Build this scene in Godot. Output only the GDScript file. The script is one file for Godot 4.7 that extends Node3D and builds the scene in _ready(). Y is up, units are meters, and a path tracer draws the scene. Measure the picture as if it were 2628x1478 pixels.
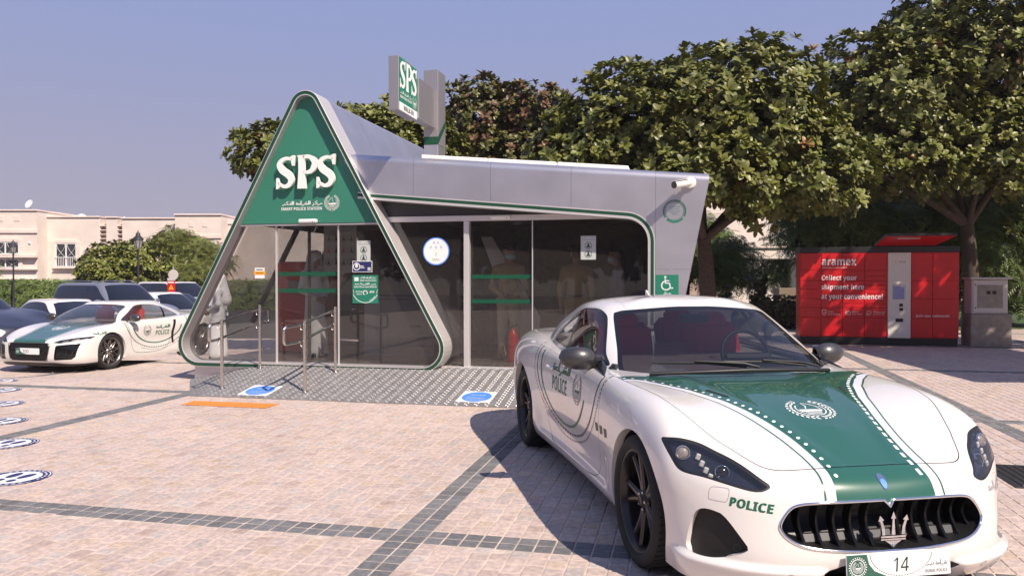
extends Node3D
# A plaza with a walk-in police station, police cars, a parcel locker, trees and houses.

const STATION_AT := Vector3(-4.714, 0.0, -11.34)
const GRID_TURN := -12.5            # degrees: plaza grid, station and locker share it
const PITCH := 0.107                # pitch of the paving setts

var M := {}
var rng := RandomNumberGenerator.new()
var used := {}


func _ready() -> void:
	rng.seed = 77
	set_camera_and_light()
	make_materials()
	build_ground()
	build_station()
	build_inside()
	build_station_signs()
	build_ramp()
	build_sports_coupe()
	build_far_cars()
	build_locker()
	build_trees()
	build_houses()
	build_people()
	build_small_things()


func set_camera_and_light() -> void:
	var cam := Camera3D.new()
	cam.name = "camera"
	cam.fov = 41.1
	cam.near = 0.05
	cam.far = 900.0
	cam.position = Vector3(0, 1.503, 0)
	cam.rotation.x = -0.0131
	add_child(cam)
	cam.current = true
	var env := Environment.new()
	env.background_mode = Environment.BG_SKY
	var sky := Sky.new()
	var ps := PanoramaSkyMaterial.new()
	ps.panorama = sky_panorama()
	ps.energy_multiplier = 1.0
	sky.sky_material = ps
	env.sky = sky
	env.tonemap_mode = Environment.TONE_MAPPER_LINEAR
	env.tonemap_exposure = 1.4
	env.sdfgi_enabled = true
	env.ssao_enabled = true
	env.ssil_enabled = true
	env.fog_enabled = true
	env.fog_density = 0.00045
	env.fog_light_color = Color(0.80, 0.77, 0.80)
	var we := WorldEnvironment.new()
	we.name = "environment"
	we.environment = env
	add_child(we)
	var sun := DirectionalLight3D.new()
	sun.name = "sun"
	sun.light_energy = 1.5
	sun.light_color = Color(1.0, 0.945, 0.875)
	sun.light_angular_distance = 0.53
	sun.shadow_enabled = true
	add_child(sun)
	# the ray runs left, down and away from the viewer (from the shadows on the plaza)
	sun.look_at_from_position(Vector3.ZERO, Vector3(-0.57, -1.0, -0.77), Vector3.UP)


func sky_panorama() -> ImageTexture:
	# hazy cloudless sky: pinkish grey at the horizon, clear lavender blue above
	var h := 256
	var im := Image.create(64, h, false, Image.FORMAT_RGBF)
	for y in h:
		var el := 90.0 - 180.0 * (y + 0.5) / h
		var t := clampf(el / 90.0, 0.0, 1.0)
		var horizon := Color(0.312, 0.286, 0.343)
		var mid := Color(0.215, 0.258, 0.445)
		var top := Color(0.11, 0.17, 0.37)
		var c: Color
		if t < 0.22:
			c = horizon.lerp(mid, smoothstep(0.0, 1.0, t / 0.22) * 0.55 + 0.45 * t / 0.22)
		else:
			c = mid.lerp(top, (t - 0.22) / 0.78)
		if el < 0.0:
			c = Color(0.30, 0.26, 0.24)
		for x in 64:
			im.set_pixel(x, y, c)
	return ImageTexture.create_from_image(im)


# ---------------------------------------------------------------- helpers

class B:
	# collects triangles; faces are given counter-clockwise seen from outside
	var v := PackedVector3Array()
	var n := PackedVector3Array()
	var c := PackedColorArray()
	var col := Color.WHITE
	var use_col := false

	func tri(a: Vector3, b: Vector3, d: Vector3) -> void:
		var nn := (b - a).cross(d - a)
		if nn.length_squared() < 1e-18:
			return
		nn = nn.normalized()
		v.append(a); v.append(d); v.append(b)
		n.append(nn); n.append(nn); n.append(nn)
		if use_col:
			c.append(col); c.append(col); c.append(col)

	func tris(a: Vector3, b: Vector3, d: Vector3, na: Vector3, nb: Vector3, nd: Vector3) -> void:
		v.append(a); v.append(d); v.append(b)
		n.append(na); n.append(nd); n.append(nb)
		if use_col:
			c.append(col); c.append(col); c.append(col)

	func quad(a: Vector3, b: Vector3, d: Vector3, e: Vector3) -> void:
		tri(a, b, d)
		tri(a, d, e)

	func box(at: Vector3, s: Vector3, bev := 0.0, t := Basis.IDENTITY) -> void:
		var h := s * 0.5
		if bev <= 0.0:
			var p := []
			for k in 8:
				p.append(at + t * Vector3(h.x * (1 if k & 1 else -1), h.y * (1 if k & 2 else -1), h.z * (1 if k & 4 else -1)))
			quad(p[4], p[5], p[7], p[6]); quad(p[1], p[0], p[2], p[3])
			quad(p[5], p[1], p[3], p[7]); quad(p[0], p[4], p[6], p[2])
			quad(p[6], p[7], p[3], p[2]); quad(p[0], p[1], p[5], p[4])
			return
		bev = minf(bev, minf(h.x, minf(h.y, h.z)) * 0.98)
		var i := h - Vector3(bev, bev, bev)
		# per corner: three points, one on each face
		var q := {}
		for k in 8:
			var sg := Vector3(1 if k & 1 else -1, 1 if k & 2 else -1, 1 if k & 4 else -1)
			q[k * 3] = at + t * Vector3(h.x * sg.x, i.y * sg.y, i.z * sg.z)
			q[k * 3 + 1] = at + t * Vector3(i.x * sg.x, h.y * sg.y, i.z * sg.z)
			q[k * 3 + 2] = at + t * Vector3(i.x * sg.x, i.y * sg.y, h.z * sg.z)
		var f := [[0, [1, 3, 7, 5]], [0, [4, 6, 2, 0]], [1, [2, 6, 7, 3]], [1, [4, 0, 1, 5]], [2, [4, 5, 7, 6]], [2, [1, 0, 2, 3]]]
		for g in f:
			var a: int = g[0]
			var k: Array = g[1]
			quad(q[k[0] * 3 + a], q[k[1] * 3 + a], q[k[2] * 3 + a], q[k[3] * 3 + a])
		var ctr := at
		for e in [[0, 1, 1, 2], [2, 3, 1, 2], [4, 5, 1, 2], [6, 7, 1, 2], [0, 2, 0, 2], [1, 3, 0, 2], [4, 6, 0, 2], [5, 7, 0, 2], [0, 4, 0, 1], [1, 5, 0, 1], [2, 6, 0, 1], [3, 7, 0, 1]]:
			fix_quad(q[e[0] * 3 + e[2]], q[e[1] * 3 + e[2]], q[e[1] * 3 + e[3]], q[e[0] * 3 + e[3]], ctr)
		for k in 8:
			fix_tri(q[k * 3], q[k * 3 + 1], q[k * 3 + 2], ctr)

	func fix_quad(a: Vector3, b: Vector3, d: Vector3, e: Vector3, ctr: Vector3) -> void:
		if (b - a).cross(d - a).dot((a + b + d + e) * 0.25 - ctr) < 0.0:
			quad(a, e, d, b)
		else:
			quad(a, b, d, e)

	func fix_tri(a: Vector3, b: Vector3, d: Vector3, ctr: Vector3) -> void:
		if (b - a).cross(d - a).dot((a + b + d) / 3.0 - ctr) < 0.0:
			tri(a, d, b)
		else:
			tri(a, b, d)

	func tube(path: PackedVector3Array, r: float, sides := 10, caps := true, r2 := -1.0, closed := false) -> void:
		var m := path.size()
		var rings := []
		var nrm := []
		var prev := Vector3.ZERO
		for k in m:
			var d: Vector3
			if closed:
				d = path[(k + 1) % m] - path[(k - 1 + m) % m]
			elif k == 0:
				d = path[1] - path[0]
			elif k == m - 1:
				d = path[m - 1] - path[m - 2]
			else:
				d = (path[k + 1] - path[k]).normalized() + (path[k] - path[k - 1]).normalized()
			d = d.normalized()
			if prev == Vector3.ZERO:
				prev = Vector3.UP if absf(d.y) < 0.9 else Vector3.RIGHT
			var x := prev.cross(d).normalized()
			var y := d.cross(x).normalized()
			prev = y
			var rr := r if r2 < 0.0 else lerpf(r, r2, float(k) / maxf(1.0, m - 1.0))
			var ring := PackedVector3Array()
			var nr := PackedVector3Array()
			for j in sides:
				var a := TAU * j / sides
				var o := x * cos(a) + y * sin(a)
				ring.append(path[k] + o * rr)
				nr.append(o)
			rings.append(ring)
			nrm.append(nr)
		for k in (m if closed else m - 1):
			var k2 := (k + 1) % m
			for j in sides:
				var j2 := (j + 1) % sides
				tris(rings[k][j], rings[k][j2], rings[k2][j2], nrm[k][j], nrm[k][j2], nrm[k2][j2])
				tris(rings[k][j], rings[k2][j2], rings[k2][j], nrm[k][j], nrm[k2][j2], nrm[k2][j])
		if caps and not closed:
			for j in sides:
				var j2 := (j + 1) % sides
				tri(path[0], rings[0][j2], rings[0][j])
				tri(path[m - 1], rings[m - 1][j], rings[m - 1][j2])

	# profile: (radius, height) pairs turned about the y axis of t
	func lathe(profile: PackedVector2Array, sides: int, t := Transform3D.IDENTITY, smooth := true) -> void:
		var m := profile.size()
		var pn := PackedVector2Array()
		for k in m:
			var a := profile[maxi(k - 1, 0)]
			var b := profile[mini(k + 1, m - 1)]
			var d := (b - a).normalized()
			pn.append(Vector2(d.y, -d.x))
		for k in m - 1:
			for j in sides:
				var a0 := TAU * j / sides
				var a1 := TAU * (j + 1) / sides
				var d0 := Vector3(cos(a0), 0, sin(a0))
				var d1 := Vector3(cos(a1), 0, sin(a1))
				var p := [t * (d0 * profile[k].x + Vector3(0, profile[k].y, 0)), t * (d1 * profile[k].x + Vector3(0, profile[k].y, 0)), t * (d1 * profile[k + 1].x + Vector3(0, profile[k + 1].y, 0)), t * (d0 * profile[k + 1].x + Vector3(0, profile[k + 1].y, 0))]
				if smooth:
					var w := [(t.basis * (d0 * pn[k].x + Vector3(0, pn[k].y, 0))).normalized(), (t.basis * (d1 * pn[k].x + Vector3(0, pn[k].y, 0))).normalized(), (t.basis * (d1 * pn[k + 1].x + Vector3(0, pn[k + 1].y, 0))).normalized(), (t.basis * (d0 * pn[k + 1].x + Vector3(0, pn[k + 1].y, 0))).normalized()]
					tris(p[0], p[2], p[1], w[0], w[2], w[1])
					tris(p[0], p[3], p[2], w[0], w[3], w[2])
				else:
					quad(p[0], p[3], p[2], p[1])

	# flat polygon given in the xy plane, from z = 0 (back) to depth (front), placed by t
	func prism(poly: PackedVector2Array, depth: float, t := Transform3D.IDENTITY) -> void:
		if Geometry2D.is_polygon_clockwise(poly):
			poly = poly.duplicate()
			poly.reverse()
		var ix := Geometry2D.triangulate_polygon(poly)
		for k in range(0, ix.size(), 3):
			var a := poly[ix[k]]
			var b := poly[ix[k + 1]]
			var d := poly[ix[k + 2]]
			if (b - a).cross(d - a) < 0.0:
				var s := b
				b = d
				d = s
			tri(t * Vector3(a.x, a.y, depth), t * Vector3(b.x, b.y, depth), t * Vector3(d.x, d.y, depth))
			if depth > 0.0:
				tri(t * Vector3(a.x, a.y, 0), t * Vector3(d.x, d.y, 0), t * Vector3(b.x, b.y, 0))
		if depth > 0.0:
			for k in poly.size():
				var a := poly[k]
				var b := poly[(k + 1) % poly.size()]
				quad(t * Vector3(a.x, a.y, 0), t * Vector3(b.x, b.y, 0), t * Vector3(b.x, b.y, depth), t * Vector3(a.x, a.y, depth))

	func ball(at: Vector3, r: Vector3, rings := 8, seg := 12, t := Basis.IDENTITY) -> void:
		for i in rings:
			for j in seg:
				var p := []
				var w := []
				for q in [[i, j], [i, j + 1], [i + 1, j + 1], [i + 1, j]]:
					var la: float = PI * q[0] / rings - PI / 2
					var lo: float = TAU * q[1] / seg
					var u := Vector3(cos(la) * cos(lo), sin(la), cos(la) * sin(lo))
					p.append(at + t * (u * r))
					w.append((t * (u / r)).normalized())
				tris(p[0], p[2], p[1], w[0], w[2], w[1])
				tris(p[0], p[3], p[2], w[0], w[3], w[2])

	func mesh() -> ArrayMesh:
		var a := []
		a.resize(Mesh.ARRAY_MAX)
		a[Mesh.ARRAY_VERTEX] = v
		a[Mesh.ARRAY_NORMAL] = n
		if use_col:
			a[Mesh.ARRAY_COLOR] = c
		var m := ArrayMesh.new()
		if v.size():
			m.add_surface_from_arrays(Mesh.PRIMITIVE_TRIANGLES, a)
		return m


func numbered(called: String) -> String:
	var k: int = used.get(called, 0)
	used[called] = k + 1
	return called if k == 0 else "%s_%03d" % [called, k]


func part(called: String, shape: Variant, mat: Material, parent: Node3D) -> MeshInstance3D:
	var o := MeshInstance3D.new()
	o.mesh = shape.mesh() if shape is B else shape
	o.material_override = mat
	o.name = called
	parent.add_child(o, true)
	return o


func thing(called: String, label: String, category: String, at := Vector3.ZERO, turn := 0.0, group := "") -> Node3D:
	var o := Node3D.new()
	o.name = numbered(called)
	add_child(o, true)
	o.position = at
	o.rotation.y = deg_to_rad(turn)
	tag(o, label, category, group)
	return o


func tag(o: Node3D, label: String, category: String, group := "") -> void:
	o.set_meta("label", label)
	o.set_meta("category", category)
	if group:
		o.set_meta("group", group)


func single(called: String, shape: Variant, mat: Material, label: String, category: String, group := "") -> MeshInstance3D:
	var o := part(numbered(called), shape, mat, self)
	tag(o, label, category, group)
	return o


func structure(called: String, shape: Variant, mat: Material) -> MeshInstance3D:
	var o := part(numbered(called), shape, mat, self)
	o.set_meta("kind", "structure")
	return o


func scatter(called: String, mesh: Mesh, mat: Material, where: Array[Transform3D], tints: PackedColorArray, parent: Node3D) -> MultiMeshInstance3D:
	var mm := MultiMesh.new()
	mm.transform_format = MultiMesh.TRANSFORM_3D
	mm.use_colors = tints.size() > 0
	mm.mesh = mesh
	mm.instance_count = where.size()
	for i in where.size():
		mm.set_instance_transform(i, where[i])
		if tints.size():
			mm.set_instance_color(i, tints[i])
	var o := MultiMeshInstance3D.new()
	o.multimesh = mm
	o.material_override = mat
	o.name = called
	o.set_meta("kind", "stuff")
	parent.add_child(o, true)
	return o


func lin(r: float, g: float, b: float, a := 1.0) -> Color:
	var c := Color(r, g, b).linear_to_srgb()
	c.a = a
	return c


func mk(c: Color, rough := 0.6, metal := 0.0, spec := 0.5) -> StandardMaterial3D:
	var m := StandardMaterial3D.new()
	m.albedo_color = c
	m.roughness = rough
	m.metallic = metal
	m.metallic_specular = spec
	return m


func noise_tex(freq: float, lo: Color, hi: Color, seed_: int, octaves := 4, size := 512) -> NoiseTexture2D:
	var t := NoiseTexture2D.new()
	var f := FastNoiseLite.new()
	f.seed = seed_
	f.frequency = freq
	f.fractal_octaves = octaves
	t.noise = f
	t.width = size
	t.height = size
	t.seamless = true
	var g := Gradient.new()
	g.set_color(0, lo)
	g.set_color(1, hi)
	t.color_ramp = g
	return t


func grained(m: StandardMaterial3D, freq: float, lo: float, hi: float, scale: float, seed_: int, bump := 0.0) -> StandardMaterial3D:
	m.albedo_texture = noise_tex(freq, Color(lo, lo, lo), Color(hi, hi, hi), seed_)
	m.uv1_triplanar = true
	m.uv1_world_triplanar = true
	m.uv1_scale = Vector3(scale, scale, scale)
	if bump > 0.0:
		var t := NoiseTexture2D.new()
		var f := FastNoiseLite.new()
		f.seed = seed_ + 9
		f.frequency = freq * 3.0
		t.noise = f
		t.width = 512
		t.height = 512
		t.seamless = true
		t.as_normal_map = true
		t.bump_strength = 4.0
		m.normal_enabled = true
		m.normal_texture = t
		m.normal_scale = bump
	return m


func glass(c: Color, rough := 0.02, spec := 0.5) -> StandardMaterial3D:
	var m := mk(c, rough, 0.0, spec)
	m.transparency = BaseMaterial3D.TRANSPARENCY_ALPHA
	return m


func make_materials() -> void:
	M.sett = mk(Color.WHITE, 0.82)
	M.sett.vertex_color_use_as_albedo = true
	grained(M.sett, 0.03, 0.80, 1.0, 1.3, 3, 0.35)
	M.mortar = grained(mk(lin(0.70, 0.58, 0.50), 0.95), 0.02, 0.72, 1.0, 0.45, 5, 0.3)
	M.asphalt = grained(mk(lin(0.07, 0.068, 0.066), 0.9), 0.05, 0.75, 1.0, 1.0, 7, 0.5)
	M.silver = grained(mk(lin(0.68, 0.655, 0.69), 0.42, 0.92), 0.006, 0.90, 1.0, 0.4, 11)
	M.silver_light = mk(lin(0.64, 0.61, 0.61), 0.45, 0.5)
	M.frame_grey = mk(lin(0.52, 0.49, 0.50), 0.45, 0.6)
	M.green = grained(mk(lin(0.036, 0.195, 0.135), 0.42), 0.005, 0.93, 1.0, 0.3, 12)
	M.green_dark = mk(lin(0.008, 0.060, 0.030), 0.4)
	M.green_sticker = mk(lin(0.012, 0.185, 0.115), 0.5)
	M.white_letter = mk(lin(0.80, 0.78, 0.76), 0.45)
	M.white = mk(lin(0.78, 0.77, 0.76), 0.5)
	M.print_white = mk(lin(0.75, 0.75, 0.75), 0.5)
	M.dark_panel = mk(lin(0.035, 0.036, 0.042), 0.35)
	M.shop_glass = glass(lin(0.045, 0.040, 0.040, 0.28), 0.012, 0.5)
	M.wood = grained(mk(lin(0.16, 0.125, 0.08), 0.6), 0.02, 0.7, 1.0, 0.5, 14)
	M.inside_floor = grained(mk(lin(0.30, 0.26, 0.23), 0.35), 0.02, 0.8, 1.0, 0.4, 15)
	M.inside_wall = mk(lin(0.20, 0.17, 0.13), 0.8)
	M.steel = mk(lin(0.62, 0.58, 0.55), 0.22, 1.0)
	M.check_plate = grained(mk(lin(0.34, 0.325, 0.325), 0.5, 0.3), 0.02, 0.75, 1.0, 0.6, 17, 0.15)
	M.check_bump = mk(lin(0.52, 0.50, 0.50), 0.35, 0.5)
	M.black = mk(lin(0.012, 0.012, 0.013), 0.45)
	M.black_gloss = mk(lin(0.008, 0.008, 0.009), 0.12)
	M.rubber = grained(mk(lin(0.018, 0.018, 0.018), 0.8), 0.05, 0.8, 1.0, 2.0, 18)
	M.blue_print = mk(lin(0.075, 0.24, 0.72), 0.5)
	M.navy = mk(lin(0.018, 0.022, 0.11), 0.5)
	M.orange = grained(mk(lin(0.80, 0.27, 0.045), 0.7), 0.03, 0.85, 1.0, 1.0, 19)
	M.yellow = mk(lin(0.85, 0.36, 0.02), 0.5)
	M.car_white = mk(lin(0.70, 0.665, 0.64), 0.28, 0.0)
	M.car_white.clearcoat_enabled = true
	M.car_white.clearcoat = 1.0
	M.car_white.clearcoat_roughness = 0.02
	M.car_green = mk(lin(0.016, 0.098, 0.066), 0.3, 0.0)
	M.car_green.clearcoat_enabled = true
	M.car_green.clearcoat = 1.0
	M.car_green.clearcoat_roughness = 0.02
	M.band_white = mk(lin(0.66, 0.66, 0.72), 0.3, 0.0)
	M.decal_white = mk(lin(0.80, 0.80, 0.80), 0.4)
	M.decal_dark = mk(lin(0.018, 0.045, 0.035), 0.4)
	M.decal_green = mk(lin(0.010, 0.11, 0.060), 0.4)
	M.decal_grey = mk(lin(0.30, 0.31, 0.32), 0.4)
	M.chrome = mk(lin(0.85, 0.85, 0.86), 0.06, 1.0)
	M.carbon = mk(lin(0.03, 0.028, 0.03), 0.25, 0.2)
	M.carbon.clearcoat_enabled = true
	M.carbon.clearcoat = 1.0
	M.wheel_black = mk(lin(0.045, 0.042, 0.042), 0.26, 0.7)
	M.wheel_grey = mk(lin(0.23, 0.21, 0.20), 0.3, 0.9)
	M.car_glass = glass(lin(0.008, 0.009, 0.014, 0.66), 0.01, 0.40)
	M.car_glass_side = glass(lin(0.010, 0.012, 0.02, 0.38), 0.01, 0.6)
	M.car_glass_r8 = glass(lin(0.05, 0.06, 0.06, 0.30), 0.01, 0.6)
	M.car_navy = mk(lin(0.012, 0.014, 0.035), 0.25)
	M.car_black = mk(lin(0.012, 0.012, 0.016), 0.25)
	M.car_silver = mk(lin(0.20, 0.21, 0.26), 0.3, 0.4)
	for m in ["car_navy", "car_black", "car_silver"]:
		M[m].clearcoat_enabled = true
		M[m].clearcoat = 1.0
	M.grille_bars = mk(lin(0.10, 0.10, 0.11), 0.15, 0.9)
	M.kiosk_white = mk(lin(0.66, 0.62, 0.56), 0.45)
	M.house_glass = mk(lin(0.03, 0.035, 0.04), 0.08, 0.0, 0.6)
	M.render_pink = grained(mk(lin(0.50, 0.36, 0.31), 0.9), 0.01, 0.9, 1.0, 0.1, 33)
	M.brown_wall = mk(lin(0.22, 0.16, 0.12), 0.8)
	M.eye = mk(lin(0.03, 0.02, 0.02), 0.2)
	M.lip = mk(lin(0.22, 0.09, 0.07), 0.6)
	M.robe_blue = mk(lin(0.42, 0.45, 0.60), 0.85)
	M.lamp_pane = glass(lin(0.45, 0.42, 0.40, 0.55), 0.15)
	M.pylon_grey = mk(lin(0.40, 0.375, 0.385), 0.45, 0.75)
	M.blade = mk(lin(0.010, 0.010, 0.011), 0.3)
	M.lamp_amber = mk(lin(0.36, 0.30, 0.27), 0.2)
	M.intake = grained(mk(lin(0.016, 0.013, 0.012), 0.55), 0.3, 0.3, 1.0, 14.0, 31, 0.8)
	M.dark_glass = mk(lin(0.006, 0.007, 0.011), 0.04, 0.0, 0.7)
	M.lamp_glass = glass(lin(0.05, 0.055, 0.075, 0.22), 0.01, 0.5)
	M.lamp_dark = mk(lin(0.013, 0.016, 0.030), 0.25)
	M.red_leather = mk(lin(0.46, 0.022, 0.035), 0.5)
	M.shut = mk(lin(0.02, 0.02, 0.02), 0.8)
	M.paint_red = grained(mk(lin(0.60, 0.010, 0.016), 0.36), 0.01, 0.9, 1.0, 0.5, 21)
	M.concrete = grained(mk(lin(0.36, 0.31, 0.26), 0.9), 0.02, 0.8, 1.0, 0.6, 22, 0.2)
	M.cabinet = mk(lin(0.52, 0.48, 0.45), 0.5)
	M.screen_blue = mk(lin(0.24, 0.27, 0.48), 0.12)
	M.render_wall = grained(mk(lin(0.80, 0.69, 0.62), 0.9), 0.01, 0.90, 1.0, 0.08, 23)
	M.render_trim = grained(mk(lin(0.80, 0.665, 0.60), 0.9), 0.01, 0.92, 1.0, 0.1, 24)
	M.bark = grained(mk(lin(0.12, 0.085, 0.065), 0.95), 0.03, 0.55, 1.0, 1.2, 25, 0.8)
	M.lawn = grained(mk(lin(0.07, 0.13, 0.025), 0.9), 0.06, 0.6, 1.0, 0.6, 26, 0.6)
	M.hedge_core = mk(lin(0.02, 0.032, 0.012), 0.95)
	M.leaf = mk(Color.WHITE, 0.42, 0.0, 0.45)
	M.leaf.vertex_color_use_as_albedo = true
	M.leaf.backlight_enabled = true
	M.leaf.backlight = lin(0.06, 0.09, 0.012)
	M.iron = mk(lin(0.035, 0.035, 0.04), 0.5, 0.3)
	M.lamp_white = mk(lin(0.72, 0.70, 0.66), 0.3)
	M.skin = mk(lin(0.30, 0.16, 0.10), 0.6)
	M.hair = mk(lin(0.012, 0.010, 0.009), 0.6)
	M.khaki = mk(lin(0.36, 0.26, 0.13), 0.85)
	M.khaki_light = mk(lin(0.42, 0.36, 0.25), 0.85)
	M.robe = mk(lin(0.74, 0.74, 0.76), 0.85)
	M.navy_cloth = mk(lin(0.035, 0.042, 0.11), 0.85)
	M.mask = mk(lin(0.30, 0.46, 0.56), 0.8)
	M.shoe = mk(lin(0.015, 0.014, 0.014), 0.4)
	M.paper = mk(lin(0.48, 0.50, 0.49), 0.6)
	M.safety = glass(lin(0.015, 0.11, 0.065, 0.62), 0.3, 0.3)
	M.kiosk = mk(lin(0.55, 0.55, 0.57), 0.45)


# flat shapes as triangle soups in 2D
class F:
	var t := PackedVector2Array()

	func poly(p: PackedVector2Array) -> void:
		var ix := Geometry2D.triangulate_polygon(p)
		for k in ix:
			t.append(p[k])

	func rect(x0: float, y0: float, x1: float, y1: float) -> void:
		for q in [Vector2(x0, y0), Vector2(x1, y0), Vector2(x1, y1), Vector2(x0, y0), Vector2(x1, y1), Vector2(x0, y1)]:
			t.append(q)

	func stroke(p: PackedVector2Array, w: float, closed := false) -> void:
		var m := p.size()
		var l := PackedVector2Array()
		var r := PackedVector2Array()
		for k in m:
			var a := p[(k - 1 + m) % m] if (closed or k > 0) else p[k]
			var b := p[(k + 1) % m] if (closed or k < m - 1) else p[k]
			var d := (b - a).normalized()
			var o := Vector2(-d.y, d.x) * w * 0.5
			l.append(p[k] + o)
			r.append(p[k] - o)
		for k in (m if closed else m - 1):
			var k2 := (k + 1) % m
			for q in [r[k], r[k2], l[k2], r[k], l[k2], l[k]]:
				t.append(q)

	func arc(c: Vector2, r: float, a0: float, a1: float, w: float, seg := 24) -> void:
		var p := PackedVector2Array()
		for k in seg + 1:
			var a := deg_to_rad(lerpf(a0, a1, float(k) / seg))
			p.append(c + Vector2(cos(a), sin(a)) * r)
		stroke(p, w)

	func oval(c: Vector2, rx: float, ry: float, turn := 0.0, seg := 12) -> void:
		for k in seg:
			var a := TAU * k / seg
			var b := TAU * (k + 1) / seg
			t.append(c)
			t.append(c + Vector2(cos(a) * rx, sin(a) * ry).rotated(turn))
			t.append(c + Vector2(cos(b) * rx, sin(b) * ry).rotated(turn))

	func add(o: F, at := Vector2.ZERO, s := Vector2.ONE, turn := 0.0) -> void:
		for q in o.t:
			t.append((q * s).rotated(turn) + at)

	func shear(k: float) -> void:
		for i in t.size():
			t[i] += Vector2(t[i].y * k, 0)

	func width() -> Rect2:
		var r := Rect2(t[0], Vector2.ZERO)
		for q in t:
			r = r.expand(q)
		return r

	func fit(x0: float, y0: float, x1: float, y1: float) -> void:
		var r := width()
		for i in t.size():
			t[i] = Vector2(lerpf(x0, x1, (t[i].x - r.position.x) / maxf(r.size.x, 1e-6)), lerpf(y0, y1, (t[i].y - r.position.y) / maxf(r.size.y, 1e-6)))


var text_cache := {}

func words(s: String, bold := true, serif := false) -> F:
	# lettering as flat triangles, one unit per font size of 100 pixels
	var key := "%s|%s|%s" % [s, bold, serif]
	if text_cache.has(key):
		var c := F.new()
		c.t = text_cache[key].duplicate()
		return c
	var tm := TextMesh.new()
	var f := SystemFont.new()
	f.font_names = PackedStringArray(["Droid Serif" if serif else "Droid Sans"])
	f.font_weight = 700 if bold else 400
	tm.font = f
	tm.font_size = 100
	tm.pixel_size = 0.01
	tm.depth = 0.02
	tm.curve_step = 2.0
	tm.text = s
	var a := tm.get_mesh_arrays()
	var vs: PackedVector3Array = a[Mesh.ARRAY_VERTEX]
	var ns: PackedVector3Array = a[Mesh.ARRAY_NORMAL]
	var ix: PackedInt32Array = a[Mesh.ARRAY_INDEX]
	var o := F.new()
	for k in range(0, ix.size(), 3):
		if ns[ix[k]].z > 0.5:
			for j in 3:
				o.t.append(Vector2(vs[ix[k + j]].x, vs[ix[k + j]].y))
	text_cache[key] = o.t.duplicate()
	return o


# Arabic lettering drawn by strokes; each letter is written from its right edge leftwards
const LETTERS := {
	"a": [0.15, [[[-0.07, 0.0], [-0.07, 0.78]]], []],
	"l": [0.22, [[[-0.08, 0.82], [-0.08, 0.0]], [[0.02, 0.0], [-0.24, 0.0]]], []],
	"L": [0.42, [[[-0.06, 0.82], [-0.06, -0.05], [-0.14, -0.2], [-0.28, -0.2], [-0.36, -0.04]], [[0.02, 0.0], [-0.06, 0.0]]], []],
	"sh": [0.42, [[[0.02, 0.0], [-0.44, 0.0]], [[-0.03, 0.0], [-0.03, 0.26]], [[-0.17, 0.0], [-0.17, 0.26]], [[-0.31, 0.0], [-0.31, 0.28]]], [[-0.1, 0.42], [-0.24, 0.42], [-0.17, 0.55]]],
	"r": [0.26, [[[0.02, 0.02], [-0.1, 0.0], [-0.13, -0.12], [-0.2, -0.24], [-0.32, -0.3]]], []],
	"z": [0.26, [[[0.02, 0.02], [-0.1, 0.0], [-0.13, -0.12], [-0.2, -0.24], [-0.32, -0.3]]], [[-0.12, 0.22]]],
	"t": [0.5, [[[0.02, 0.0], [-0.52, 0.0]], [[-0.14, 0.82], [-0.14, 0.0]], [[-0.14, 0.08], [-0.26, 0.24], [-0.42, 0.22], [-0.44, 0.08], [-0.4, 0.0]]], []],
	"h": [0.3, [[[0.02, 0.0], [-0.08, 0.0], [-0.22, 0.02], [-0.25, 0.14], [-0.18, 0.26], [-0.06, 0.2], [-0.06, 0.04]]], [[-0.1, 0.42], [-0.22, 0.42]]],
	"m": [0.26, [[[0.0, 0.0], [0.0, 0.14], [-0.12, 0.2], [-0.18, 0.1], [-0.12, 0.0], [-0.28, 0.0]]], []],
	"k": [0.42, [[[-0.06, 0.76], [-0.34, 0.46], [-0.1, 0.24], [-0.14, 0.0], [-0.44, 0.0]], [[0.02, 0.0], [-0.2, 0.0]]], []],
	"d": [0.3, [[[-0.06, 0.42], [-0.02, 0.12], [-0.08, 0.0], [-0.28, 0.0]]], []],
	"dh": [0.3, [[[-0.06, 0.42], [-0.02, 0.12], [-0.08, 0.0], [-0.28, 0.0]]], [[-0.14, 0.6]]],
	"kh": [0.42, [[[0.02, 0.0], [-0.44, 0.0]], [[-0.34, 0.3], [-0.08, 0.24], [-0.2, 0.0]]], [[-0.2, 0.46]]],
	"b": [0.24, [[[0.0, 0.26], [-0.02, 0.0], [-0.26, 0.0]]], [[-0.1, -0.16]]],
	"y": [0.4, [[[0.02, 0.0], [-0.06, 0.14], [-0.2, 0.1], [-0.16, -0.06], [-0.3, -0.18], [-0.4, -0.04]]], []],
}

func arabic(spelling: Array, w := 0.11) -> F:
	var o := F.new()
	var x := 0.0
	for s in spelling:
		if s == " ":
			x -= 0.22
			continue
		var g: Array = LETTERS[s]
		for line in g[1]:
			var p := PackedVector2Array()
			for q in line:
				p.append(Vector2(x + q[0], q[1]))
			o.stroke(p, w)
		for q in g[2]:
			o.oval(Vector2(x + q[0], q[1]), w * 0.55, w * 0.55, 0, 6)
		x -= g[0]
	return o


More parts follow.
